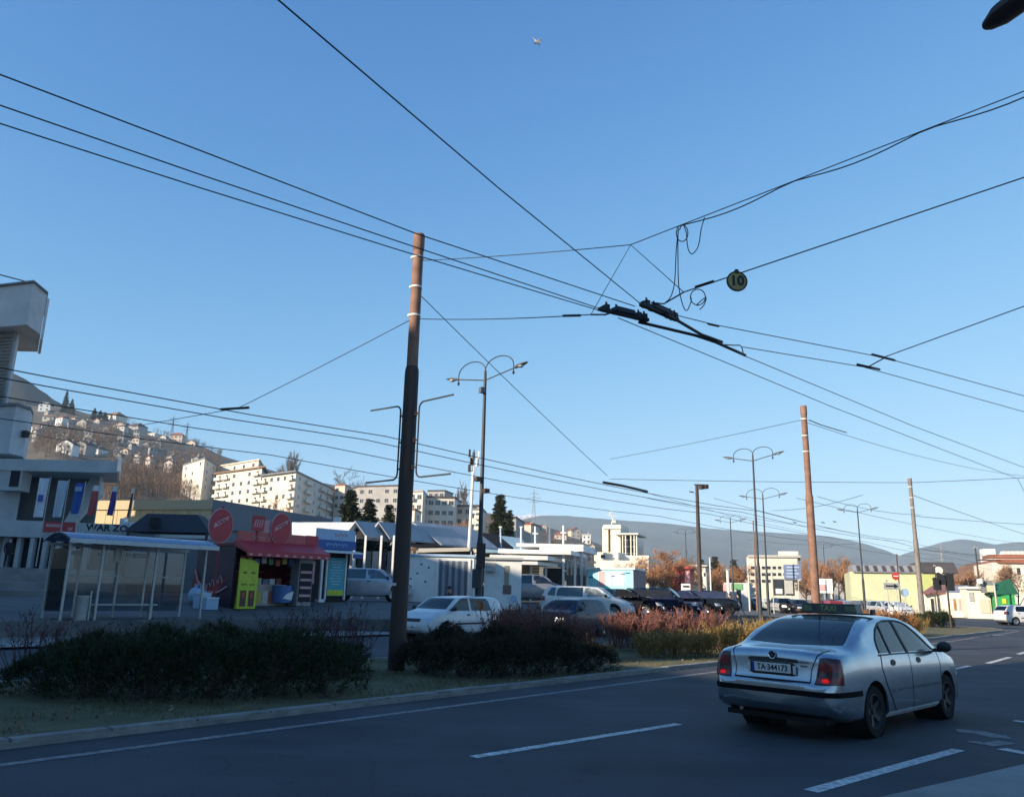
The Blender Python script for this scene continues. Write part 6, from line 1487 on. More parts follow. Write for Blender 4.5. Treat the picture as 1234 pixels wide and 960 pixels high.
# white modern church-like tower with columns and a low curved hall
CT = thing('white_tower', 'white modern tower with a rooftop sculpture beside tall columns', 'building', (0, 0, 0))
DC = 150
BLK_REF = {}
SKEW = 0.35                                       # these fronts turn a little towards the left
def skew_pt(px, py, D, x0, k):
    d = ray(px, py); m = d.x / d.y; x = m * (D + k * x0) / (1 + k * m); return Vector((x, x / m if abs(m) > 1e-6 else D, 0)) if abs(m) > 1e-4 else Vector((0, D + k * x0, 0))
def blk(name, x0, x1, y0, y1, D, dep, m, par, z0=None, k=None):
    k = SKEW if k is None else k
    r = BLK_REF.setdefault(par.name, V(x0, y1, D).x)
    a, c = skew_pt(x0, y1, D, r, k), skew_pt(x1, y1, D, r, k); nn = Vector((k, 1)).normalized() * dep
    zb, zt_ = V(x0, y1, a.y).z, V((x0 + x1) / 2, y0, (a.y + c.y) / 2).z
    b = MB(); b.slab([(a.x, a.y), (c.x, c.y), (c.x + nn.x, c.y + nn.y), (a.x + nn.x, a.y + nn.y)], zb if z0 is None else z0, zt_); return b.build(name, m, par)
M_CREAM = mat('cream_render', (0.70, 0.66, 0.56), 0.85, var=0.06, scale=.3)
blk('shaft', 726, 733, 634, 690, DC, 8, M_CREAM, CT, 0); blk('shaft', 736, 748, 634, 690, DC, 8, M_CREAM, CT, 0); blk('link', 732, 737, 638, 690, DC + 2, 6, M_CREAM, CT, 0)
blk('cap', 727, 748, 632, 637, DC - .3, 8, M_CREAM, CT); blk('slot', 732.6, 735.8, 645, 672, DC + 1.7, .2, M_GLZ, CT)
b = MB(); p = V(737, 632, DC + 2); b.tube([p, p + Vector((.3, 0, 1.2)), p + Vector((-.4, 0, 1.9)), p + Vector((.2, 0, 2.6))], .12, 5); b.tube([p + Vector((-.9, 0, 1.9)), p + Vector((1.0, 0, 1.5))], .1, 5); b.box(p + Vector((.5, 0, .6)), (.5, .4, .5)); b.build('roof_sculpture', M_CREAM, CT)
blk('glazed_hall', 748, 768, 644, 690, DC + 1, 7, M_GLZ, CT, 0); blk('canopy', 741, 769, 642, 644, DC - 1, 9, M_CREAM, CT)
for px in (750, 753.5, 760, 764, 767): blk('column', px, px + 1.2, 644, 692, DC - .6, .3, M_CREAM, CT, 0)
for py in (650, 658, 666): blk('transom', 748, 768, py, py + .6, DC + .8, .2, M_SHFR, CT)
CH = thing('low_cream_hall', 'low cream hall with a curved front below the white tower', 'building', (0, 0, 0))
blk('wall', 716, 776, 675, 700, 120, 10, M_CREAM, CH, 0); blk('band', 718, 773, 684, 686, 119.8, .1, mat('red_band', (.40, .10, .06), .7), CH); blk('upper_wall', 716, 745, 665, 676, 124, 8, M_CREAM, CH, 0); blk('upper_wall', 748, 782, 669, 676, 126, 8, M_CREAM, CH, 0); blk('upper_wall', 770, 782, 671, 700, 118, 8, M_CREAM, CH, 0)
blk('window', 763, 767, 684, 690, 119.8, .1, M_GLZ, CH); blk('window', 724, 729, 668, 672, 123.8, .1, M_GLZ, CH)
# dark floodlight pole
q = V(844, 715, 48); FP = thing('floodlight_pole', 'dark pole with two floodlights at its top by the parked cars', 'floodlight', (q.x, q.y, road_z(q.x, q.y)))
zf = V(843, 584, 48).z - road_z(q.x, q.y)
b = MB(); b.lathe([(.19, -.2), (.19, 1.5), (.14, 1.6), (.10, zf)], n=12); b.build('post', M_POLE, FP, smooth=True)
b = MB(); b.box((.22, 0, zf), (.75, .06, .08)); b.build('crossarm', M_POLE, FP)
for dx, dz in ((.25, -.16), (.52, -.12)):
    b = MB(); b.box((dx, -.12, zf + dz), (.20, .26, .24), rz=.4); b.build('floodlight', M_POLE, FP)
b = MB(); b.cyl((0, 0, 1.85), (0, 0, 2.25), .16, n=10); b.build('collar', M_POLE, FP)
# red box structure, white notice, billboard gantry, etc. in the far middle
RB = thing('red_box', 'red boxy kiosk behind the bare orange trees', 'kiosk', (0, 0, 0)); blk('cabin', 808, 832, 685, 718, 90, 4, mat('kiosk_orange_red', (.50, .07, .05), .6), RB, 0); blk('roof', 807, 834, 682.5, 685, 89.7, 5, mat('red_roof', (.42, .05, .04), .6), RB); blk('side_panel', 826, 832, 687, 714, 89.9, .08, M_PINK, RB); blk('hatch', 812, 821, 692, 704, 89.9, .08, M_DKRED, RB)
NB = thing('notice_board', 'white notice board on legs between the red box and floodlight pole', 'sign', (0, 0, 0)); blk('board', 821, 832, 703, 712, 72, .12, M_WHITE, NB); blk('print', 823, 830, 705, 707, 71.9, .05, M_INK, NB)
for px in (823, 829): blk('leg', px, px + .8, 712, 722, 72.02, .08, M_SHFR, NB)
WH = thing('white_house', 'plain white building right behind the dark floodlight pole', 'building', (0, 0, 0)); blk('wall', 831, 851, 682, 715, 130, 8, M_CREAM, WH, 0); blk('roof', 830, 852, 680, 682, 129.5, 9, M_SHFR, WH)
for px in (842, 848): blk('window', px, px + 2.5, 690, 694, 129.9, .06, M_GLZ, WH)

# ================================================================ hills and mountains
M_HILL = mat('winter_slope', (0.085, 0.066, 0.05), 0.95, var=0.45, scale=.035, bump=.5, bscale=.3, dirt=(0.035, 0.034, 0.026))
M_FARH = mat('wooded_far_hill', (0.010, 0.011, 0.014), 0.95, var=0.35, scale=.012, bump=.5, bscale=.06)
M_MTN = mat('far_mountain', (0.070, 0.080, 0.088), 0.95, var=0.3, scale=.006)
M_SNOW = mat('snow', (0.80, 0.80, 0.82), 0.8, var=0.12, scale=.004)
def lerp_tab(tab, x):
    if x <= tab[0][0]: return tab[0][1]
    for (a, b_), (c, d) in zip(tab, tab[1:]):
        if x <= c: return b_ + (d - b_) * (x - a) / (c - a)
    return tab[-1][1]
SKY = [(-300, 470), (0, 486), (35, 489), (60, 489), (90, 498), (110, 501), (130, 503), (155, 516), (185, 523), (210, 531), (235, 537), (262, 549), (300, 560), (360, 576), (420, 588), (520, 603), (580, 616), (640, 629), (680, 641), (720, 655), (760, 672), (800, 690), (840, 700)]
HD0, HD1 = 150.0, 640.0
def hill_z(px, D):
    u = max(0.0, min(1.0, (D - HD0) / (HD1 - HD0))); y = lerp_tab(SKY, px); zr = at(px, y, HD1).z
    bumpy = 2.2 * math.sin(px * .05 + D * .02) * math.sin(D * .031 - px * .021) * u * (1 - u) * 4
    return 0.6 + (zr - .6) * (u ** 1.12) + bumpy
def hill_hit(px, py):
    """first place on the slope that shows at this pixel"""
    D = HD0
    while D < HD1:
        if at(px, py, D).z <= hill_z(px, D): break
        D += 3
    return D
def ridge(name, tab, D, m, back, x0=-600, x1=1800, step=12, base=-1.0, rows=6, amp=0):
    b = MB(); C = list(range(x0, x1 + 1, step))
    for px in C:
        y = lerp_tab(tab, px) + amp * (math.sin(px * .31) * .6 + math.sin(px * .77 + 1) * .4)
        t_ = at(px, y, D)
        for k in range(rows + 1):
            u = k / rows; Dk = D * (1 - .45 * (1 - u)); q = at(px, y, Dk); b.v.append((q.x + (t_.x - q.x) * 0, Dk, base + (t_.z - base) * (u ** 1.3)))
        b.v.append((t_.x * 1.2, D * 1.2, base))
    n = rows + 2; b.f = [(i * n + k, (i + 1) * n + k, (i + 1) * n + k + 1, i * n + k + 1) for i in range(len(C) - 1) for k in range(n - 1)]; b.mi = [0] * len(b.f)
    return struct(b.build(name, m, smooth='all'))
# near slope with the houses
b = MB(); C = list(range(-300, 841, 10)); NRW = 26
for px in C:
    for k in range(NRW + 1):
        D = HD0 + (HD1 - HD0) * k / NRW; y = lerp_tab(SKY, px); b.v.append((at(px, 600, D).x, D, hill_z(px, D)))
    b.v.append((at(px, 600, HD1 * 1.15).x, HD1 * 1.15, -1))
n = NRW + 2; b.f = [(i * n + k, (i + 1) * n + k, (i + 1) * n + k + 1, i * n + k + 1) for i in range(len(C) - 1) for k in range(n - 1)]; b.mi = [0] * len(b.f)
struct(b.build('hillside', M_HILL, smooth='all'))
ridge('wooded_hill', [(-500, 430), (-100, 436), (8, 447), (25, 453), (40, 463), (60, 478), (90, 497), (110, 507), (160, 530), (260, 600), (320, 705)], 820, M_FARH, 0, -480, 320, 8, amp=1.2)
ridge('mountain_range', [(400, 690), (560, 640), (620, 628), (650, 621), (680, 621), (740, 626), (800, 630), (860, 637), (905, 640), (960, 643), (1000, 646), (1040, 654), (1065, 662), (1090, 672), (1130, 690), (1180, 715)], 2150, M_MTN, 0, 400, 1180, 6, amp=.25)
ridge('round_hill', [(1000, 715), (1060, 684), (1085, 669), (1110, 660), (1140, 652), (1160, 649), (1180, 652), (1200, 656), (1220, 653), (1234, 653), (1300, 650), (1420, 664), (1500, 690), (1700, 720)], 1900, M_MTN, 0, 1000, 1700, 6, amp=.3)
ridge('snowy_mountain', [(480, 660), (560, 632), (590, 621), (612, 618), (625, 621), (640, 619), (662, 620), (672, 624), (720, 650), (780, 690)], 2400, M_SNOW, 0, 480, 780, 5, amp=.5)

# ================================================================ apartment blocks on the slope
WMS = window_mesh(1.5, 1.4, sill=False); WMD = window_mesh(1.3, 1.5, (.30, .30, .32), sill=False)
M_WARMW = mat('warm_white_render', (0.62, 0.58, 0.50), 0.9, var=0.12, scale=.2); M_ROOFR = mat('red_tiles', (0.26, 0.09, 0.055), 0.85, var=.2, scale=.6); M_ROOFD = mat('dark_tiles', (0.07, 0.06, 0.06), 0.85, var=.2, scale=.6); M_ROOFBR = mat('brown_tiles', (0.22, 0.13, 0.08), 0.85, var=.2, scale=.6)
M_PINKW = mat('pale_render', (.60, .50, .42), .9, var=.1, scale=.3); M_GREYW = mat('grey_render', (.34, .33, .32), .9, var=.12, scale=.3)
def block(label, C_, L_, R_, ytop, floors, wall=M_WARMW, nl=4, nr=4, roof=M_DARKW, over=.4, balc=(), z0=None, rh=.5, wm=None, hskip=0.15):
    """corner block: C, L, R are (pixel column, distance) of the near corner and the two ends"""
    P = [at(px, ytop, D) for px, D in (C_, L_, R_)]; zt_ = P[0].z; c, l, r = [Vector((p.x, p.y, 0)) for p in P]; f = l + r - c
    z0 = (min(hill_z(C_[0], C_[1]), hill_z(L_[0], L_[1]), hill_z(R_[0], R_[1])) - 4) if z0 is None else z0
    root = thing('apartment_block', label, 'building', (c.x, c.y, z0)); o = Vector((c.x, c.y, z0))
    rel = [((v - c).x, (v - c).y) for v in (c, r, f, l)]
    b = MB(); b.slab(rel, 0, zt_ - z0 - rh); b.build('wall', wall, root)
    cc = (r + l) / 2 - c; b = MB(); b.slab([(cc.x + (x - cc.x) * (1 + over / 8), cc.y + (y - cc.y) * (1 + over / 8)) for x, y in rel], zt_ - z0 - rh, zt_ - z0); b.build('roof', roof, root)
    fh = 2.9
    for a, d, nn, tagc in ((Vector((0, 0)), Vector(rel[3]), nl, 'l'), (Vector((0, 0)), Vector(rel[1]), nr, 'r')):
        if nn <= 0: continue
        v = d - a; nrm = Vector((v.y, -v.x)).normalized()
        if nrm.dot(Vector((-c.x, -c.y))) < 0: nrm = -nrm
        ang = math.atan2(-nrm.x, nrm.y) + math.pi if True else 0
        ang = math.atan2(nrm.y, nrm.x) + math.pi / 2
        for k in range(floors):
            z = zt_ - z0 - rh - 1.5 - fh * k
            for i in range(nn):
                u = (i + .5) / nn; p = a + v * u + nrm * .02
                if (tagc, i) in balc:
                    b = MB(); ln = v.length / nn * .84; b.box((0, 0, -.95), (ln, 1.2, .14)); b.box((0, -.56, -.45), (ln, .07, .9)); q = p + nrm * .55; bo = b.build('balcony', wall, root); bo.location = (q.x, q.y, z); bo.rotation_euler = (0, 0, ang)
                    link('door_window', WMD, root, (p.x, p.y, z), ang)
                elif rnd.random() > hskip: link('window', wm or WMS, root, (p.x, p.y, z), ang)
    return root
block('white apartment block alone on the slope left of the cream blocks', (247, 300), (222, 320), (262, 318), 551, 4, M_WARMW, 3, 2)
block('long cream block with a slanting roofline behind the stepped blocks', (312, 300), (268, 318), (322, 330), 553, 3, M_WARMW, 4, 1, roof=M_PINKW)
block('cream apartment block with stacked balconies and a brown roof', (316, 262), (262, 280), (322, 280), 562, 5, M_WARMW, 6, 0, roof=M_ROOFBR, over=1.0, balc=(('l', 5), ('l', 4), ('l', 0)))
block('large cream block with a sunlit front and bluish shaded side', (357, 250), (317, 262), (408, 300), 567, 6, M_WARMW, 5, 6, roof=M_DARKW, balc=(('l', 0), ('r', 3), ('r', 4), ('l', 4), ('r', 1)))
block('grey apartment block with a dark roof behind the firs', (432, 255), (424, 262), (482, 250), 585, 4, M_GREYW, 1, 5, roof=M_ROOFD)
block('cream house block right of the rusty pole', (548, 236), (508, 236), (556, 250), 598, 5, M_WARMW, 5, 1, roof=M_ROOFD)
block('narrow cream block against the rusty pole', (510, 226), (494, 228), (516, 240), 590, 5, M_WARMW, 2, 1, roof=M_GREYW, balc=(('l', 1),))
block('lower grey-roofed cream block stepping down right of the pole', (578, 240), (550, 242), (586, 262), 608, 4, M_PINKW, 3, 1, roof=M_ROOFD)
block('cream tower block showing between the mast and the lamp post', (580, 215), (566, 216), (584, 222), 612, 4, M_WARMW, 2, 0, balc=(('l', 0),))
block('grey block half hidden by the dark pine', (622, 230), (596, 232), (632, 250), 622, 3, M_GREYW, 3, 1, roof=M_ROOFD)

block('pale block low on the slope between the large cream block and the firs', (416, 290), (404, 292), (424, 300), 583, 4, M_PINKW, 2, 1, roof=M_ROOFR)
block('grey-roofed block peeping over the cream house block', (536, 300), (516, 302), (546, 310), 590, 3, M_GREYW, 3, 1, roof=M_ROOFD)
block('small cream block above the goods stall', (500, 205), (482, 206), (508, 214), 612, 3, M_WARMW, 2, 1, roof=M_ROOFBR)
block('low pale block behind the dark pine', (640, 260), (618, 262), (650, 270), 630, 2, M_PINKW, 3, 1, roof=M_ROOFR)
# ================================================================ houses on the hillside
HW = window_mesh(1.2, 1.3, sill=False)
def house(px, py, wpx, wall, roof, label, kind='gable', rz=0.0, storeys=2):
    D = hill_hit(px, py); w_ = wpx * D / 960.0; d_ = w_ * .8; h = 2.7 * storeys; p = at(px, py, D)
    root = thing('hillside_house', label, 'house', (p.x, D + d_ * .3, hill_z(px, D) - 1.0), rz, 'houses on the hillside')
    b = MB(); b.box((0, 0, (h + 1) / 2), (w_, d_, h + 1)); b.build('wall', wall, root)
    rt = h + 1; k = w_ * .5 * .55; e = .5
    b = MB()
    if kind == 'gable':       # ridge running away from the viewer
        b.prism([(-w_ / 2 - e, -d_ / 2 - e, rt - .3), (0, -d_ / 2 - e, rt + k), (w_ / 2 + e, -d_ / 2 - e, rt - .3), (w_ / 2 + e, -d_ / 2 - e, rt - .05), (0, -d_ / 2 - e, rt + k + .3), (-w_ / 2 - e, -d_ / 2 - e, rt - .05)], (0, d_ + 2 * e, 0))
        c = MB(); c.prism([(-w_ / 2, -d_ / 2, rt), (w_ / 2, -d_ / 2, rt), (0, -d_ / 2, rt + k)], (0, d_, 0)); c.build('gable', wall, root)
    elif kind == 'hip':
        b.add([(-w_ / 2 - e, -d_ / 2 - e, rt), (w_ / 2 + e, -d_ / 2 - e, rt), (w_ / 2 + e, d_ / 2 + e, rt), (-w_ / 2 - e, d_ / 2 + e, rt), (-w_ * .22, 0, rt + k), (w_ * .22, 0, rt + k)], [(0, 1, 5, 4), (1, 2, 5), (2, 3, 4, 5), (3, 0, 4), (3, 2, 1, 0)])
    else:
        b.box((0, 0, rt + .2), (w_ + 1, d_ + 1, .4))
    ro = b.build('roof', roof, root)
    c = MB(); c.box((w_ * .2, d_ * .1, rt + k * .8), (.7, .7, 1.6)); c.build('chimney', M_GREYW, ro)
    n_ = max(2, int(w_ / 3.2))
    for s in range(storeys):
        for i in range(n_): link('window', HW, root, (-w_ / 2 + w_ * (i + .5) / n_, -d_ / 2 - .02, 2.4 + 2.7 * s), 0)
    return root
WW = {'white': M_WHITE, 'cream': M_WARMW, 'grey': M_GREYW, 'pale pink': M_PINKW}; RR = {'red': M_ROOFR, 'brown': M_ROOFBR, 'dark': M_ROOFD, 'pale': M_ROOFW}
for px, py, w_, wl, rf, kd, sto, extra in ((52, 496, 13, 'white', 'dark', 'gable', 2, 'topmost below the wooded hill'), (57, 507, 12, 'cream', 'brown', 'hip', 1, 'just below the topmost gabled one'), (43, 521, 10, 'white', 'pale', 'flat', 1, 'beside the tower wall'), (73, 514, 13, 'white', 'red', 'hip', 2, 'beside the cream one under the wood'), (88, 509, 10, 'white', 'brown', 'hip', 1, 'right of the red-roofed white one'), (99, 518, 13, 'grey', 'dark', 'gable', 2, 'under the dark ridge'),
        (136, 509, 21, 'cream', 'brown', 'hip', 2, 'large and alone on the skyline'), (118, 512, 10, 'grey', 'red', 'gable', 1, 'left of the large skyline house'), (105, 532, 9, 'white', 'pale', 'flat', 2, 'above the dark roofs'), (142, 521, 13, 'pale pink', 'red', 'gable', 2, 'right under the large skyline house'), (162, 522, 19, 'grey', 'dark', 'hip', 2, 'wide and low right of the skyline house'), (184, 527, 10, 'white', 'pale', 'flat', 1, 'with a bright lean-to roof'), (196, 531, 9, 'cream', 'brown', 'gable', 1, 'next to the bright lean-to'),
        (212, 533, 16, 'pale pink', 'red', 'hip', 2, 'below the tall pylon'), (230, 538, 12, 'pale pink', 'dark', 'gable', 1, 'at the right end of the ridge'), (155, 539, 7, 'white', 'pale', 'gable', 1, 'tiny and bright in mid slope'), (146, 536, 6, 'grey', 'dark', 'gable', 1, 'tiny beside the bright mid-slope one'), (70, 534, 8, 'cream', 'dark', 'gable', 2, 'tall and narrow above the hall roof'), (80, 529, 5, 'white', 'brown', 'gable', 1, 'tiny above the narrow cream one'),
        (78, 549, 20, 'white', 'dark', 'gable', 2, 'just above the hall roof slab'), (98, 549, 20, 'grey', 'dark', 'gable', 2, 'with a black roof above the hall slab'), (115, 548, 18, 'white', 'dark', 'hip', 1, 'with a black hipped roof above the hall slab'), (150, 549, 10, 'pale pink', 'brown', 'gable', 1, 'mid slope over the bare wood'), (165, 555, 6, 'white', 'brown', 'flat', 1, 'a small white cube over the bare wood'), (200, 564, 18, 'pale pink', 'red', 'gable', 1, 'half sunk in the bare wood'), (205, 551, 9, 'grey', 'brown', 'hip', 1, 'above the house sunk in the wood'),
        (120, 527, 9, 'pale pink', 'dark', 'hip', 1, 'below the large skyline house on the left'), (175, 540, 9, 'grey', 'brown', 'gable', 1, 'on the bare terraces'), (190, 543, 8, 'pale pink', 'dark', 'hip', 1, 'further right on the bare terraces'), (232, 590, 9, 'white', 'brown', 'gable', 1, 'low under the white apartment block'), (240, 556, 10, 'grey', 'dark', 'hip', 1, 'behind the white apartment block'),
        (676, 650, 14, 'pale pink', 'red', 'hip', 1, 'with a broad red roof above the pavilion'), (692, 648, 12, 'pale pink', 'red', 'gable', 2, 'red roofed left of the white tower'), (707, 655, 10, 'white', 'pale', 'flat', 2, 'pale and boxy next to the white tower'), (712, 664, 9, 'cream', 'brown', 'gable', 1, 'at the foot of the white tower'), (655, 640, 10, 'grey', 'red', 'gable', 1, 'under the snowy mountain'), (640, 636, 8, 'pale pink', 'dark', 'gable', 1, 'beside the dark pine'), (700, 672, 12, 'cream', 'brown', 'hip', 1, 'behind the pergola')):
    house(px, py, w_, WW[wl], RR[rf], '%s house with a %s %s roof, %s' % (wl, rf, {'gable': 'gabled', 'hip': 'hipped', 'flat': 'flat'}[kd], extra), kd, rnd.uniform(-.5, .5), sto)

for i in range(34):
    px = rnd.uniform(38, 250); lo = lerp_tab(SKY, px); py = rnd.uniform(lo + 8, lo + 48)
    if py > 575: continue
    wl = rnd.choice(['white', 'cream', 'grey', 'pale pink', 'grey']); rf = rnd.choice(['red', 'brown', 'dark', 'dark']); kd = rnd.choice(['gable', 'hip'])
    o = house(px, py, rnd.uniform(6, 11), WW[wl], RR[rf], 'small %s hillside house with a %s %s roof among others on the slope' % (wl, rf, {'gable': 'gabled', 'hip': 'hipped'}[kd]), kd, rnd.uniform(-.7, .7), rnd.choice((1, 2)))
    o['group'] = 'small hillside houses, %s with %s %s roof' % (wl, rf, kd)
# distant town seen under the mountains: each far house a small block with a roof
for i in range(46):
    px = rnd.uniform(860, 1060) if i < 34 else rnd.uniform(1120, 1225); D = rnd.uniform(520, 900); p = at(px, 700, D); w_ = rnd.uniform(7, 12); h = rnd.uniform(5, 9) + (D - 520) * .05
    c = rnd.choice(list(WW)); r_ = rnd.choice(['red', 'brown', 'dark']); 
    o = thing('town_house', 'small far %s house with a %s roof in the town under the mountains' % (c, r_), 'house', (p.x, D, -.5), rnd.uniform(-.6, .6), 'far town houses, %s with %s roof' % (c, r_))
    b = MB(); b.box((0, 0, h / 2), (w_, 8, h)); b.build('wall', WW[c], o); b = MB(); b.prism([(-w_ / 2 - .4, -4.4, h - .2), (w_ / 2 + .4, -4.4, h - .2), (0, -4.4, h + 2.6)], (0, 8.8, 0)); b.build('roof', RR[r_], o)

# ================================================================ trees
M_FIR = leafmat('fir_needles', (.018, .026, .012), (.07, .075, .03), .15); M_TWB = leafmat('brown_twigs', (.085, .055, .038), (.20, .13, .085), .15); M_TWO = leafmat('orange_twigs', (.26, .12, .055), (.44, .23, .12), .2); M_TWG = leafmat('grey_twigs', (.09, .075, .07), (.16, .135, .12), .1)
def place_tree(kind, label, px, py, ytop, D, **kw):
    z = hill_z(px, D) if D > HD0 and px < 840 else (0.6 if D < 100 else .0)
    p = at(px, py, D); h = at(px, ytop, D).z - z
    if kind == 'fir': return conifer(label, (p.x, D, z), h, kw.pop('wd', h * .22), M_FIR, **kw)
    return tree(label, (p.x, D, z), h * 1.02, M_BARK, kw.pop('m', M_TWB), **kw)
place_tree('fir', 'broad dark fir left of the grey block behind the market', 420, 640, 586, 100, seed=3, wd=3.6)
place_tree('fir', 'smaller dark fir in front of the grey block behind the market', 444, 640, 597, 104, seed=4, wd=3.0)
place_tree('fir', 'dark fir touching the rusty pole behind the market', 468, 640, 604, 108, seed=5, wd=2.6)
place_tree('fir', 'tall dark pine right of the lamp post', 602, 640, 592, 112, seed=6, wd=3.2, dens=1.4)
place_tree('fir', 'short dark pine beside the tall pine', 614, 640, 611, 116, seed=7, wd=1.8)
place_tree('bare', 'bare orange tree behind the cyan kiosk', 788, 700, 658, 90, m=M_TWO, seed=11, spread=.9, nb=7)
place_tree('bare', 'tall bare orange tree left of the red box', 802, 700, 652, 88, m=M_TWO, seed=12, spread=.85, nb=7)
place_tree('bare', 'bare orange tree touching the red box', 815, 700, 656, 92, m=M_TWO, seed=13, spread=.9, nb=7)
place_tree('bare', 'bare tree behind the floodlight pole', 836, 700, 664, 140, m=M_TWB, seed=14, nb=6)
for i, (px, yt) in enumerate(((885, 672), (862, 668), (846, 672))): place_tree('fir', ('dark fir before the far town left of the tall lamp', 'dark fir between the floodlight pole and the pedestrians', 'dark fir just right of the floodlight pole')[i], px, 700, yt, 150 + 8 * i, seed=20 + i, wd=3.0)
for i, px in enumerate((990, 1004, 1018, 1030)): place_tree('bare', 'ochre bare tree in the row between the second pole and the pale green hall', px, 715, 672 + i % 2 * 3, 118 + i * 3, m=M_TWO, seed=30 + i, spread=.6, nb=6, group='row of ochre trees by the pale green hall')
place_tree('bare', 'brown bare tree at the right edge by the green kiosk', 1228, 725, 676, 82, m=M_TWB, seed=41, nb=6)
place_tree('bare', 'slim bare poplar behind the large cream block, left of two', 343, 600, 540, 330, m=M_TWG, seed=42, spread=.35)
place_tree('bare', 'slim bare poplar behind the large cream block, right of two', 350, 600, 541, 335, m=M_TWG, seed=43, spread=.35)
place_tree('bare', 'grey bare tree on the roofline right of the shaded block', 411, 600, 566, 320, m=M_TWG, seed=44)
place_tree('bare', 'grey bare tree above the grey block behind the firs', 436, 600, 570, 330, m=M_TWG, seed=45)
place_tree('bare', 'faint slim poplar left of the white mast', 556, 640, 580, 330, m=M_TWG, seed=46, spread=.35)
place_tree('bare', 'bare tree in front of the sunlit cream block', 332, 615, 586, 190, m=M_TWO, seed=47)
for i, px in enumerate((500, 520, 538, 552)): place_tree('bare', 'reddish bare tree below the cream house block right of the pole', px, 645, 616 + 3 * (i % 2), 150 + 4 * i, m=M_TWO, seed=50 + i, nb=6, group='reddish trees below the cream house block')
for i, (px, py, yt) in enumerate(((79, 486, 470), (86, 492, 480), (113, 503, 491), (120, 505, 494), (126, 506, 496))):
    D = 600; z = hill_z(px, D); p = at(px, py, D); conifer(('lone pine on the skyline above the houses', 'smaller pine beside the lone skyline pine', 'left pine of the clump beside the large skyline house', 'middle pine of the clump beside the large skyline house', 'right pine of the clump beside the large skyline house')[i], (p.x, D, z - 1), at(px, yt, D).z - z + 1, 3.5, M_FIR, seed=60 + i)
for i, (px, yt, D, lab) in enumerate(((776, 664, 108, 'brown bare tree above the cyan kiosk'), (822, 660, 118, 'tall brown bare tree over the red box'), (829, 668, 104, 'low brown bare tree right of the red box'), (840, 662, 150, 'brown bare tree crossing the floodlight pole'), (856, 672, 122, 'brown bare tree among the firs by the thin posts'), (870, 676, 128, 'brown bare tree over the green shop'), (893, 674, 132, 'brown bare tree left of the cream office'),
                                 (972, 676, 124, 'brown bare tree behind the blue direction sign'), (980, 670, 130, 'tall brown bare tree touching the second pole'), (1012, 668, 132, 'tall ochre tree behind the white hoarding'), (1160, 680, 116, 'brown bare tree over the small shops'), (1172, 684, 104, 'low brown bare tree behind the cream kiosk'), (1212, 672, 100, 'brown bare tree behind the green kiosk'), (752, 668, 116, 'brown bare tree in front of the white tower columns'))):
    place_tree('bare', lab, px, 715, yt, D, m=(M_TWO, M_TWB)[i % 2], seed=70 + i, spread=.85, nb=7)
# brown winter wood on the slope: one mass nobody could count
b = MB()
def wood(n_, boxes, hh, b):
    for _ in range(n_):
        x0, x1, y0, y1 = rnd.choice(boxes); px = rnd.uniform(x0, x1); D = hill_hit(px, rnd.uniform(y0, y1)); p = Vector((at(px, 600, D).x, D, hill_z(px, D))); h = rnd.uniform(*hh)
        b.tube([p, p + Vector((rnd.uniform(-.4, .4), 0, h * .8))], .14, 3, r1=.04)
        for _ in range(26):
            q = p + Vector((rnd.uniform(-1, 1) * h * .28, rnd.uniform(-1, 1) * h * .28, h * rnd.uniform(.3, .9))); blade(b, q, Vector((rnd.uniform(-.6, .6), rnd.uniform(-.6, .6), 1)), h * rnd.uniform(.12, .28), .16)
wood(900, [(125, 235, 562, 604), (125, 235, 575, 604), (232, 262, 572, 604), (30, 130, 520, 548)], (4.5, 8.5), b)
wood(420, [(40, 260, 500, 560), (200, 262, 545, 575)], (3, 6), b)
wood(260, [(620, 790, 640, 680), (560, 640, 630, 650), (420, 560, 590, 620)], (3.5, 7), b)
stuff(b.build('bare_wood', M_TWB, fix=False))
# pylons
def pylon(label, px, y0, y1, D, z=None):
    z = hill_z(px, D) if z is None else z; p = at(px, y1, D); h = at(px, y0, D).z - z; root = thing('power_pylon', label, 'pylon', (p.x, D, z)); b = MB(); w_ = h * .07; r = .10 * D / 400
    for sx in (-1, 1):
        for sy in (-1, 1): b.tube([(sx * w_, sy * w_, -1), (sx * w_ * .25, sy * w_ * .25, h * .6), (0, 0, h)], r, 3)
    for k in range(8):
        z0, z1 = h * k / 9, h * (k + 1) / 9; a0, a1 = w_ * (1 - .85 * k / 9), w_ * (1 - .85 * (k + 1) / 9); b.tube([(-a0, -a0, z0), (a1, -a1, z1)], r * .7, 3); b.tube([(a0, -a0, z0), (-a1, -a1, z1)], r * .7, 3)
    b.build('lattice', M_GREYM, root)
    for f, l in ((.62, .16), (.74, .20), (.86, .13)):
        b = MB(); b.tube([(-h * l, 0, h * f), (0, 0, h * f + .8), (h * l, 0, h * f)], r * 1.1, 3); b.build('crossarm', M_GREYM, root)
    return root
pylon('lattice pylon on the ridge over the pink hillside house', 206, 500, 532, 620); pylon('fainter lattice pylon right of the ridge pylon', 223, 508, 540, 630); pylon('lattice pylon before the snowy mountain', 643, 589, 630, 600)
pylon('distant thin pylon over the pale green hall', 1137, 655, 690, 420, 0)

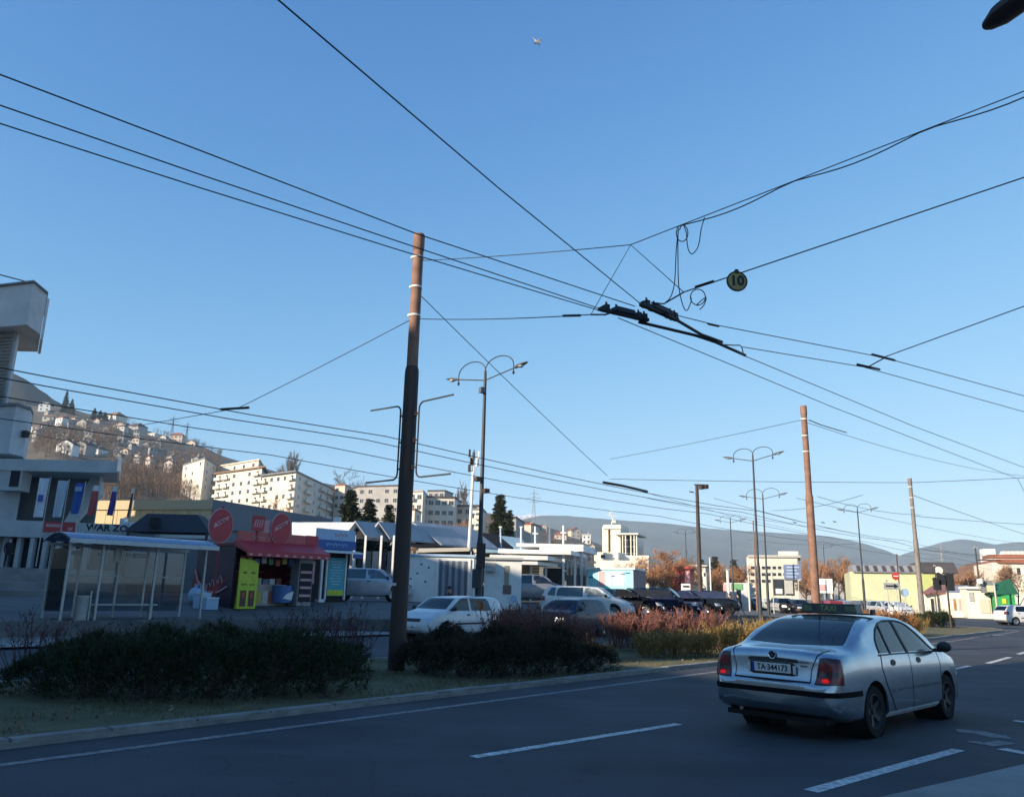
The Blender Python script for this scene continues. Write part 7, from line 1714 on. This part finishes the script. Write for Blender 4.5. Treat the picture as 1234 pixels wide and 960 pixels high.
# ================================================================ right: across the junction
M_PGREEN = mat('pale_green_render', (.50, .52, .34), .85, var=.12, scale=.3)
GH = thing('pale_green_hall', 'pale green hall with a ribbed grey mansard roof across the junction', 'building', (0, 0, 0))
blk('wall', 1028, 1112, 689, 745, 104, 12, M_PGREEN, GH, -.1)
def mansard(x0, x1, y0, y1, D, m, par):
    r = BLK_REF[par.name]; A_, C_ = skew_pt(x0, y1, D, r, SKEW), skew_pt(x1, y1, D, r, SKEW); nn = Vector((SKEW, 1, 0)).normalized()
    a, c = A_ - nn * .3, C_ - nn * .3; a.z = V(x0, y1, A_.y).z; c.z = a.z; e, f = C_ + nn * 2.5, A_ + nn * 2.5; e.z = f.z = V(x0, y0, A_.y).z; b = MB(); b.add([a, c, e, f, a + nn * 12.4, c + nn * 12.4, e + nn * 7, f + nn * 7], [(0, 1, 2, 3), (3, 2, 6, 7), (1, 5, 6, 2), (0, 3, 7, 4), (4, 7, 6, 5), (0, 4, 5, 1)]); return b.build('roof', m, par), a, c, e, f
ro, a, c, e, f = mansard(1028, 1112, 679, 689.5, 104, mat('grey_mansard', (.26, .24, .23), .6, var=.1), GH)
for i in range(16):
    u = (i + .5) / 16; p0 = a.lerp(c, u); p1 = f.lerp(e, u); s_ = Vector((.22, 0, 0)); o_ = Vector((0, -.06, .03)); q0, q1 = p0.lerp(p1, .15) + o_, p0.lerp(p1, .85) + o_
    b = MB(); b.prism([q0 - s_, q0 + s_, q1 + s_, q1 - s_], (0, .04, -.02)); b.build('skylight', M_ROOFD if i % 2 else M_SHFR, ro)
GH2 = thing('brown_roofed_house', 'green and cream house with a dark brown mansard roof beside the pale green hall', 'building', (0, 0, 0))
blk('wall', 1111, 1137, 690, 745, 100, 10, mat('olive_green_render', (.42, .46, .18), .85), GH2, -.1); blk('wall', 1137.3, 1153, 690, 745, 100, 10, M_CREAM, GH2, -.1); mansard(1110, 1155, 676, 690, 100, M_ROOFD, GH2)
p = skew_pt(1131, 687, 98.2, BLK_REF[GH2.name], SKEW); p.z = V(1131, 687, p.y).z; b = MB(); b.cyl(p, p + Vector((-.05, -.15, 0)), .45, n=16); b.build('round_sign', M_CREAM, GH2)
SP = thing('small_shops', 'row of small cream shops under a red and grey lean-to roof', 'building', (0, 0, 0))
blk('wall', 1112, 1166, 714, 748, 84, 4, M_CREAM, SP, -.1)
for x0, x1, m in ((1110, 1140, mat('faded_red_roof', (.32, .13, .10), .7, var=.15)), (1140.3, 1167, mat('grey_lean_roof', (.30, .31, .34), .6))):
    a, c = V(x0, 714, 83.2), V(x1, 714, 83.2); e, f = V(x1, 705, 88), V(x0 + (14 if x0 < 1120 else 0), 705, 88); b = MB(); b.prism([a, c, e, f], (0, 0, -.12)); b.build('roof', m, SP)
for px, w_, m in ((1123, 3.2, M_BLACK), (1131, 2.2, M_WOOD), (1150, 3, M_WOOD), (1156, 2.4, M_PINK), (1162, 3, M_WOOD)): blk('door' if px == 1123 else 'shutter', px, px + w_, 721, 735 if px != 1123 else 737, 83.9, .08, m, SP)
KB = thing('cream_kiosk', 'cream flat-roofed kiosk beside the small shops', 'kiosk', (0, 0, 0)); blk('cabin', 1167, 1196, 709, 742, 80, 3, M_CREAM, KB, -.1); blk('roof', 1163, 1180, 706.5, 709, 79.6, 3.5, M_WHITE, KB); blk('board', 1168.5, 1174, 713, 724, 79.9, .06, M_SHFR, KB); blk('hatch', 1182, 1194, 722, 738, 79.9, .06, M_PINKW, KB)
AC = thing('cooling_units', 'cluster of grey cooling units and pipes on the cream kiosk', 'rooftop unit', (0, 0, 0))
for i, (x0, x1, y0, y1) in enumerate(((1180, 1188, 702, 710), (1187, 1197, 699, 706), (1184, 1195, 707, 714), (1190, 1199, 705, 713), (1179, 1184, 697, 703))): blk('unit', x0, x1, y0, y1, 79 - .25 * i, .6, (M_SHFR, M_HALLD, M_DARKW, M_PGREEN, M_WHITE)[i], AC)
GK = thing('green_kiosk', 'bright green kiosk with a hipped green top at the right edge', 'kiosk', (0, 0, 0)); M_GRN = mat('kiosk_green', (.03, .30, .08), .5, var=.15); M_GRND = mat('kiosk_dark_green', (.02, .12, .05), .5, var=.15)
blk('cabin', 1202, 1226, 716, 745, 78, 4, M_GRN, GK, -.1)
a, c = V(1199, 716, 77.6), V(1228, 716, 77.6); e, f = V(1217, 697, 79.5), V(1203, 701, 79.5); b = MB(); b.add([a, c, e, f, a + Vector((0, 4.5, 0)), c + Vector((0, 4.5, 0))], [(0, 1, 2, 3), (1, 5, 2), (0, 3, 4), (4, 3, 2, 5), (0, 4, 5, 1)]); b.build('roof', M_GRND, GK); blk('emblem', 1208, 1213, 721, 727, 77.9, .05, M_LIME, GK); blk('counter', 1206, 1216, 730, 734, 77.6, .4, M_GRND, GK)
CB = thing('cream_building', 'cream building behind the green kiosk', 'building', (0, 0, 0)); blk('wall', 1203, 1290, 678, 745, 110, 12, M_CREAM, CB, -.1); blk('roof', 1202, 1291, 674, 678, 109.6, 13, M_ROOFR, CB)
for px in (1208, 1216, 1226): blk('window', px, px + 4, 684, 692, 109.9, .06, M_GLZ, CB)
GR = thing('gabled_terrace', 'terrace with a row of cream gables on the hill at the right edge', 'building', (0, 0, 0)); blk('wall', 1196, 1290, 672, 690, 230, 10, M_PINKW, GR, 0); blk('roof', 1194, 1292, 668, 672, 229.5, 11, M_ROOFR, GR)
for k in range(6):
    p = V(1212 + 5.6 * k, 672, 229); b = MB(); b.prism([(p.x - .55, 229, p.z - .6), (p.x + .55, 229, p.z - .6), (p.x + .55, 229, p.z + 1.0), (p.x, 229, p.z + 1.9), (p.x - .55, 229, p.z + 1.0)], (0, 2, 0)); b.build('dormer', M_CREAM, GR)
blk('white_villa', 1185, 1200, 661, 668, 300, 6, M_WHITE, thing('white_villa', 'white villa left of the row of gables on the hill', 'house', (0, 0, 0)), 5)
# bare orange earth bank between the houses
b = MB(); C = list(range(1140, 1300, 8))
tb = [(1140, 705), (1150, 686), (1165, 679), (1190, 677), (1215, 676), (1300, 670)]
for px in C:
    y = lerp_tab(tb, px)
    for k, D in enumerate((125, 150, 178)):
        q = V(px, y, D); b.v.append((q.x, D, (0, V(px, y, 150).z * .55, V(px, y, 178).z)[k]))
    b.v.append((V(px, 700, 240).x, 240, 0))
b.f = [(i * 4 + k, (i + 1) * 4 + k, (i + 1) * 4 + k + 1, i * 4 + k + 1) for i in range(len(C) - 1) for k in range(3)]; b.mi = [0] * len(b.f)
struct(b.build('earth_bank', mat('rusty_earth', (.28, .13, .055), .95, var=.35, scale=.12, bump=.5, bscale=.8), smooth='all'))
# cream office, billboards and gantry sign left of the second pole
OB = thing('cream_office', 'cream office block behind the tall far lamps', 'building', (0, 0, 0)); blk('wall', 902, 964, 671, 725, 150, 14, M_WARMW, OB, 0); blk('roof', 901, 965, 668.5, 671, 149.6, 15, M_SHFR, OB); blk('upper_storey', 938, 962, 664, 668.5, 152, 8, M_WARMW, OB)
for k in range(9):
    for py in (682, 690, 698): blk('window', 905 + 6.5 * k, 909 + 6.5 * k, py, py + 3.4, 149.9, .08, M_GLZ, OB)
BS = thing('direction_sign', 'blue road direction sign on two posts by the second pole', 'road sign', (0, 0, 0)); blk('panel', 945, 966, 680, 697.5, 92, .12, mat('sign_blue_grey', (.13, .17, .30), .5), BS)
for px in (946.5, 963): blk('post', px, px + 1.1, 697, 728, 92.1, .1, M_SHFR, BS, 0)
for k in range(4): blk('text_row', 948, 963 - 3 * (k % 2), 682.5 + 3.8 * k, 683.7 + 3.8 * k, 91.95, .04, M_LBLUE, BS)
GN = thing('sign_frame', 'white lattice frame standing on the cream office roof', 'sign frame', (0, 0, 0))
for px in (950, 954, 957.5): blk('upright', px, px + .9, 664, 675, 148, .2, M_WHITE, GN)
for py in (665, 672): blk('rail', 938, 958, py, py + .8, 147.9, .2, M_WHITE, GN)
BB = thing('poster_hoarding', 'dark double poster hoarding behind the queue', 'billboard', (0, 0, 0)); blk('frame', 932, 958, 697.5, 717, 100, .3, M_BLKP, BB); blk('poster', 933.5, 943.5, 699, 708, 99.9, .05, M_GLZ, BB); blk('poster', 935, 943, 709, 715, 99.9, .05, M_WHITE, BB); blk('poster', 946.5, 956, 699, 715, 99.9, .05, M_SHFR, BB)
for px in (934, 955): blk('post', px, px + 1, 717, 728, 100.1, .2, M_SHFR, BB, 0)
BW = thing('white_hoarding', 'white billboard with a pink car picture right of the second pole', 'billboard', (0, 0, 0)); blk('panel', 983, 1004, 697, 714, 100, .25, M_WHITE, BW); blk('picture', 984, 996, 704, 711, 99.9, .05, M_PINK, BW)
for px in (985, 1001): blk('post', px, px + 1, 714, 728, 100.05, .2, M_SHFR, BW, 0)
GSHP = thing('green_shop', 'pale shop front with green boards behind the pedestrians', 'kiosk', (0, 0, 0)); blk('wall', 873, 904, 702, 728, 98, 4, M_HALL, GSHP, 0); blk('board', 881, 895, 703, 710, 97.9, .08, mat('shop_green', (.12, .32, .14), .6), GSHP); blk('door', 888, 893, 710, 726, 97.9, .06, M_GLZ, GSHP); blk('side_board', 872, 878, 704, 722, 97.9, .06, M_PINK, GSHP)
for i, (px, y0, D, r) in enumerate(((878, 686, 84, .16), (857, 672, 100, .09), (852, 690, 100, .08), (916, 630, 84, .09), (912, 628, 88, .09), (932, 690, 80, .06), (1070, 700, 66, .05), (970 + 115, 668, 80, .07), (1130, 682, 62, .05), (1182, 660, 82, .09), (1200, 702, 76, .09), (903, 690, 90, .1))):
    q = V(px, 720, D); zt_ = V(px, y0, D).z; r0 = thing('street_post', ('thick white post behind the first pedestrian', 'thin white post right of the floodlight pole', 'short thin post right of the floodlight pole', 'rusty far pole right of the tall lamp', 'second rusty far pole right of the tall lamp', 'thin grey post before the queue', 'thin sign post left of the no-entry sign', 'thin dark pole left of the third trolley pole', 'thin pole beside the traffic light', 'dark pole with a side arm over the small shops', 'grey post beside the green kiosk', 'pale post by the cream office')[i], 'post', (q.x, D, 0))
    b = MB(); b.cyl((0, 0, -.2), (0, 0, zt_), r, r * .8, 7); b.build('shaft', (M_WHITE, M_WHITE, M_SHFR, M_RUST, M_RUST, M_SHFR, M_SHFR, M_POLE, M_POLE, M_POLE, M_SHFR, M_WARMW)[i], r0, smooth=True)
    b = MB(); b.box((0, 0, zt_ + .04), (r * 2.6, r * 2.6, .1)); b.build('cap', M_SHFR, r0)
    if i == 9: b = MB(); b.box((1.2, 0, zt_ - 1.2), (2.4, .1, .1)); b.build('side_arm', M_POLE, r0)
# road signs and traffic light
def sign_post(label, px, ybase, D, ztop): 
    q = V(px, ybase, D); r0 = thing('road_sign', label, 'road sign', (q.x, D, 0)); b = MB(); b.cyl((0, 0, -.2), (0, 0, ztop), .035, n=7); b.build('post', M_SHFR, r0); return r0
z1 = V(1083, 694, 64).z; ns = sign_post('round red no-entry sign above a white arrow sign', 1083, 740, 64, z1 + .3)
b = MB(); b.cyl((0, -.04, z1), (0, -.08, z1), .30, n=20); nd = b.build('disc', mat('traffic_red', (.55, .05, .03), .5), ns); b = MB(); b.box((0, -.09, z1), (.40, .012, .09)); b.build('bar', M_WHITE, nd)
z2 = V(1078, 706, 64).z; b = MB(); b.box((-.35, -.05, z2), (1.3, .03, .5)); pa = b.build('arrow_panel', M_SHFR, ns); b = MB(); b.prism([(-.85, -.08, z2 - .05), (-.85, -.08, z2 + .07), (-.2, -.08, z2 + .07), (-.2, -.08, z2 + .2), (.15, -.08, z2), (-.2, -.08, z2 - .18), (-.2, -.08, z2 - .05)], (0, .015, 0)); b.build('arrow', M_INK, pa)
q = V(1146, 752, 49); TL = thing('traffic_light', 'black traffic light with two heads on a post at the median nose', 'traffic light', (q.x, q.y, 0))
zt_ = V(1145, 690, 49).z; b = MB(); b.cyl((0, 0, -.1), (0, 0, zt_), .06, .05, 9); b.build('post', M_POLE, TL, smooth=True)
for dx, dz, w_ in ((.18, -.45, .42), (-.32, -.32, .40), (-.58, -.62, .36)):
    h = 1.0 if dx > 0 else .62; b = MB(); b.box((dx, 0, zt_ + dz - .1), (w_, .26, h)); hd = b.build('signal_head', M_BLKP, TL)
    for k in range(3 if dx > 0 else 2):
        b = MB(); b.cyl((dx, .12, zt_ + dz + .2 - .28 * k), (dx, .30, zt_ + dz + .24 - .28 * k), .11, .12, 10); b.build('hood', M_BLKP, hd)
b = MB(); b.box((-.25, 0, zt_ - .5), (.6, .05, .05)); b.build('bracket', M_POLE, TL)
sm_ = sign_post('small blue round sign on the queue side of the third pole', 1093, 745, 56, 2.3); b = MB(); b.cyl((0, -.03, 2.1), (0, -.06, 2.1), .28, n=16); b.build('disc', M_LBLUE, sm_)

# ================================================================ people and the bird
M_SKIN = mat('skin', (.42, .26, .19), .6, var=.05); M_HAIR = mat('hair', (.03, .022, .018), .8, var=.2)
def person(label, loc, rz, coat, legs, stride=.25, lean=0.0, arm=.15, hold=False, H=1.74):
    me = bpy.data.meshes.new('person_body'); k = H / 1.75
    V_ = [(0, 0, .95), (lean * .2, 0, 1.18), (lean * .5, 0, 1.42), (lean * .62, 0, 1.50), (lean * .75, 0, 1.60), (lean * .8 + .01, 0, 1.72)]; E_ = [(0, 1), (1, 2), (2, 3), (3, 4), (4, 5)]; R_ = [.155, .14, .155, .06, .085, .075]
    for s in (-1, 1):
        o = len(V_); st_ = stride * s
        V_ += [(0, s * .09, .90), (st_ * .55 + .05, s * .10, .49), (st_ * 1.0 - .04, s * .10, .09), (st_ * 1.0 + .15, s * .11, .045)]; E_ += [(0, o), (o, o + 1), (o + 1, o + 2), (o + 2, o + 3)]; R_ += [.10, .062, .045, .04]
        o = len(V_); a_ = -arm * s
        V_ += [(lean * .5, s * .19, 1.40), (lean * .45 + a_ * .6, s * .25, 1.12), (lean * .4 + a_ + (.22 if hold else .08), s * .24, .90), (lean * .4 + a_ + (.30 if hold else .10), s * .235, .82)]; E_ += [(2, o), (o, o + 1), (o + 1, o + 2), (o + 2, o + 3)]; R_ += [.065, .05, .04, .035]
    me.from_pydata([(x * k, y * k, z * k) for x, y, z in V_], E_, [])
    o = link('tmp_person', me)
    md = o.modifiers.new('k', 'SKIN')
    sv = me.skin_vertices[0].data
    for i, r in enumerate(R_): sv[i].radius = (r * k, r * k * (1.25 if i in (1, 2) else 1.0)); sv[i].use_root = (i == 0)
    o.modifiers.new('d', 'SUBSURF').levels = 1
    bm = bake(o); bpy.data.objects.remove(o)
    bm.materials.clear()
    for m in (coat, legs, M_SKIN, M_BLKP): bm.materials.append(m)
    for p in bm.polygons:
        c = p.center; p.material_index = 3 if c.z < .10 * k else 1 if c.z < .88 * k and abs(c.y) < .17 * k else 2 if c.z > 1.50 * k or (c.z < .88 * k and abs(c.y) >= .17 * k) else 0; p.use_smooth = True
    root = thing('person', label, 'person', loc, rz); link('body', bm, root)
    b = MB(); b.ball(((lean * .8 - .01) * k, 0, 1.70 * k), (.095 * k, .085 * k, .085 * k), 10, 6); b.build('hair', M_HAIR, root, smooth=True)
    return root
M_BLKC = mat('black_coat', (.012, .012, .015), .85, var=.2); M_BRNC = mat('brown_jacket', (.10, .075, .05), .85, var=.2); M_BLUC = mat('blue_grey_jacket', (.10, .14, .22), .85, var=.2); M_JEAN = mat('dark_trousers', (.02, .022, .03), .85, var=.2)
def ground_at(px, py, D): q = at(px, py, D); return (q.x, D, road_z(q.x, D))
person('pedestrian in a brown jacket standing by the thick white post', ground_at(880, 737, 66), 1.2, M_BRNC, M_BRNC, .12, 0, .05)
person('pedestrian in dark clothes stooping forward mid-stride by the tall lamp', ground_at(893, 741, 66), 2.6, M_BLKC, M_JEAN, .28, .28, .2, True)
q = at(7, 684, 47.5); person('person in black standing on the hall terrace at the left edge', (q.x, q.y, q.z), -.8, M_BLKC, M_BLKC, .06, 0, .05)
b = MB(); b.slab([(q.x - 3, q.y - .8), (q.x + 2.2, q.y - .8), (q.x + 2.2, q.y + 3), (q.x - 3, q.y + 3)], .5, q.z - .002); struct(b.build('terrace_step', M_PAVE))
person('person in black walking behind the white hatchback', ground_at(541, 735, 31.6), -1.6, M_BLKC, M_JEAN, .15, .1, .1)
bq = at(647, 51, 38); BD = thing('flying_bird', 'white bird gliding high in the blue sky', 'bird', bq, .6); BD.rotation_euler = (.3, .5, .6)
b = MB(); b.ball((0, 0, 0), (.20, .055, .05), 10, 7); b.ball((.20, 0, .02), (.05, .04, .04), 8, 5); b.cyl((.24, 0, .02), (.29, 0, .01), .012, .002, 5); b.prism([(-.15, -.03, 0), (-.32, -.06, .01), (-.32, .06, .01), (-.15, .03, 0)], (0, 0, .008)); b.build('body', M_WHITE, BD, smooth=True)
for s in (-1, 1):
    b = MB(); b.add([(.09, s * .03, .02), (.11, s * .22, .10), (.0, s * .42, .06), (-.05, s * .40, .055), (-.03, s * .2, .09), (-.07, s * .03, .02)], [(0, 1, 4, 5), (1, 2, 3, 4)]); o = b.build('wing', M_SHFR if s > 0 else M_WHITE, BD); o.modifiers.new('s', 'SOLIDIFY').thickness = .012

# ================================================================ the air itself
hz = MB(); hz.slab([(-3600, -260), (3600, -260), (3600, 3500), (-3600, 3500)], -1.5, 262.0)
hm_ = bpy.data.materials.new('haze_air'); hm_.use_nodes = True; n_ = hm_.node_tree; n_.nodes.remove(n_.nodes['Principled BSDF'])
pv = n_.nodes.new('ShaderNodeVolumePrincipled'); pv.inputs['Color'].default_value = (0.64, 0.84, 1.0, 1); pv.inputs['Density'].default_value = 0.00017; pv.inputs['Anisotropy'].default_value = -0.15
n_.links.new(pv.outputs[0], n_.nodes['Material Output'].inputs['Volume'])
stuff(hz.build('haze', hm_))
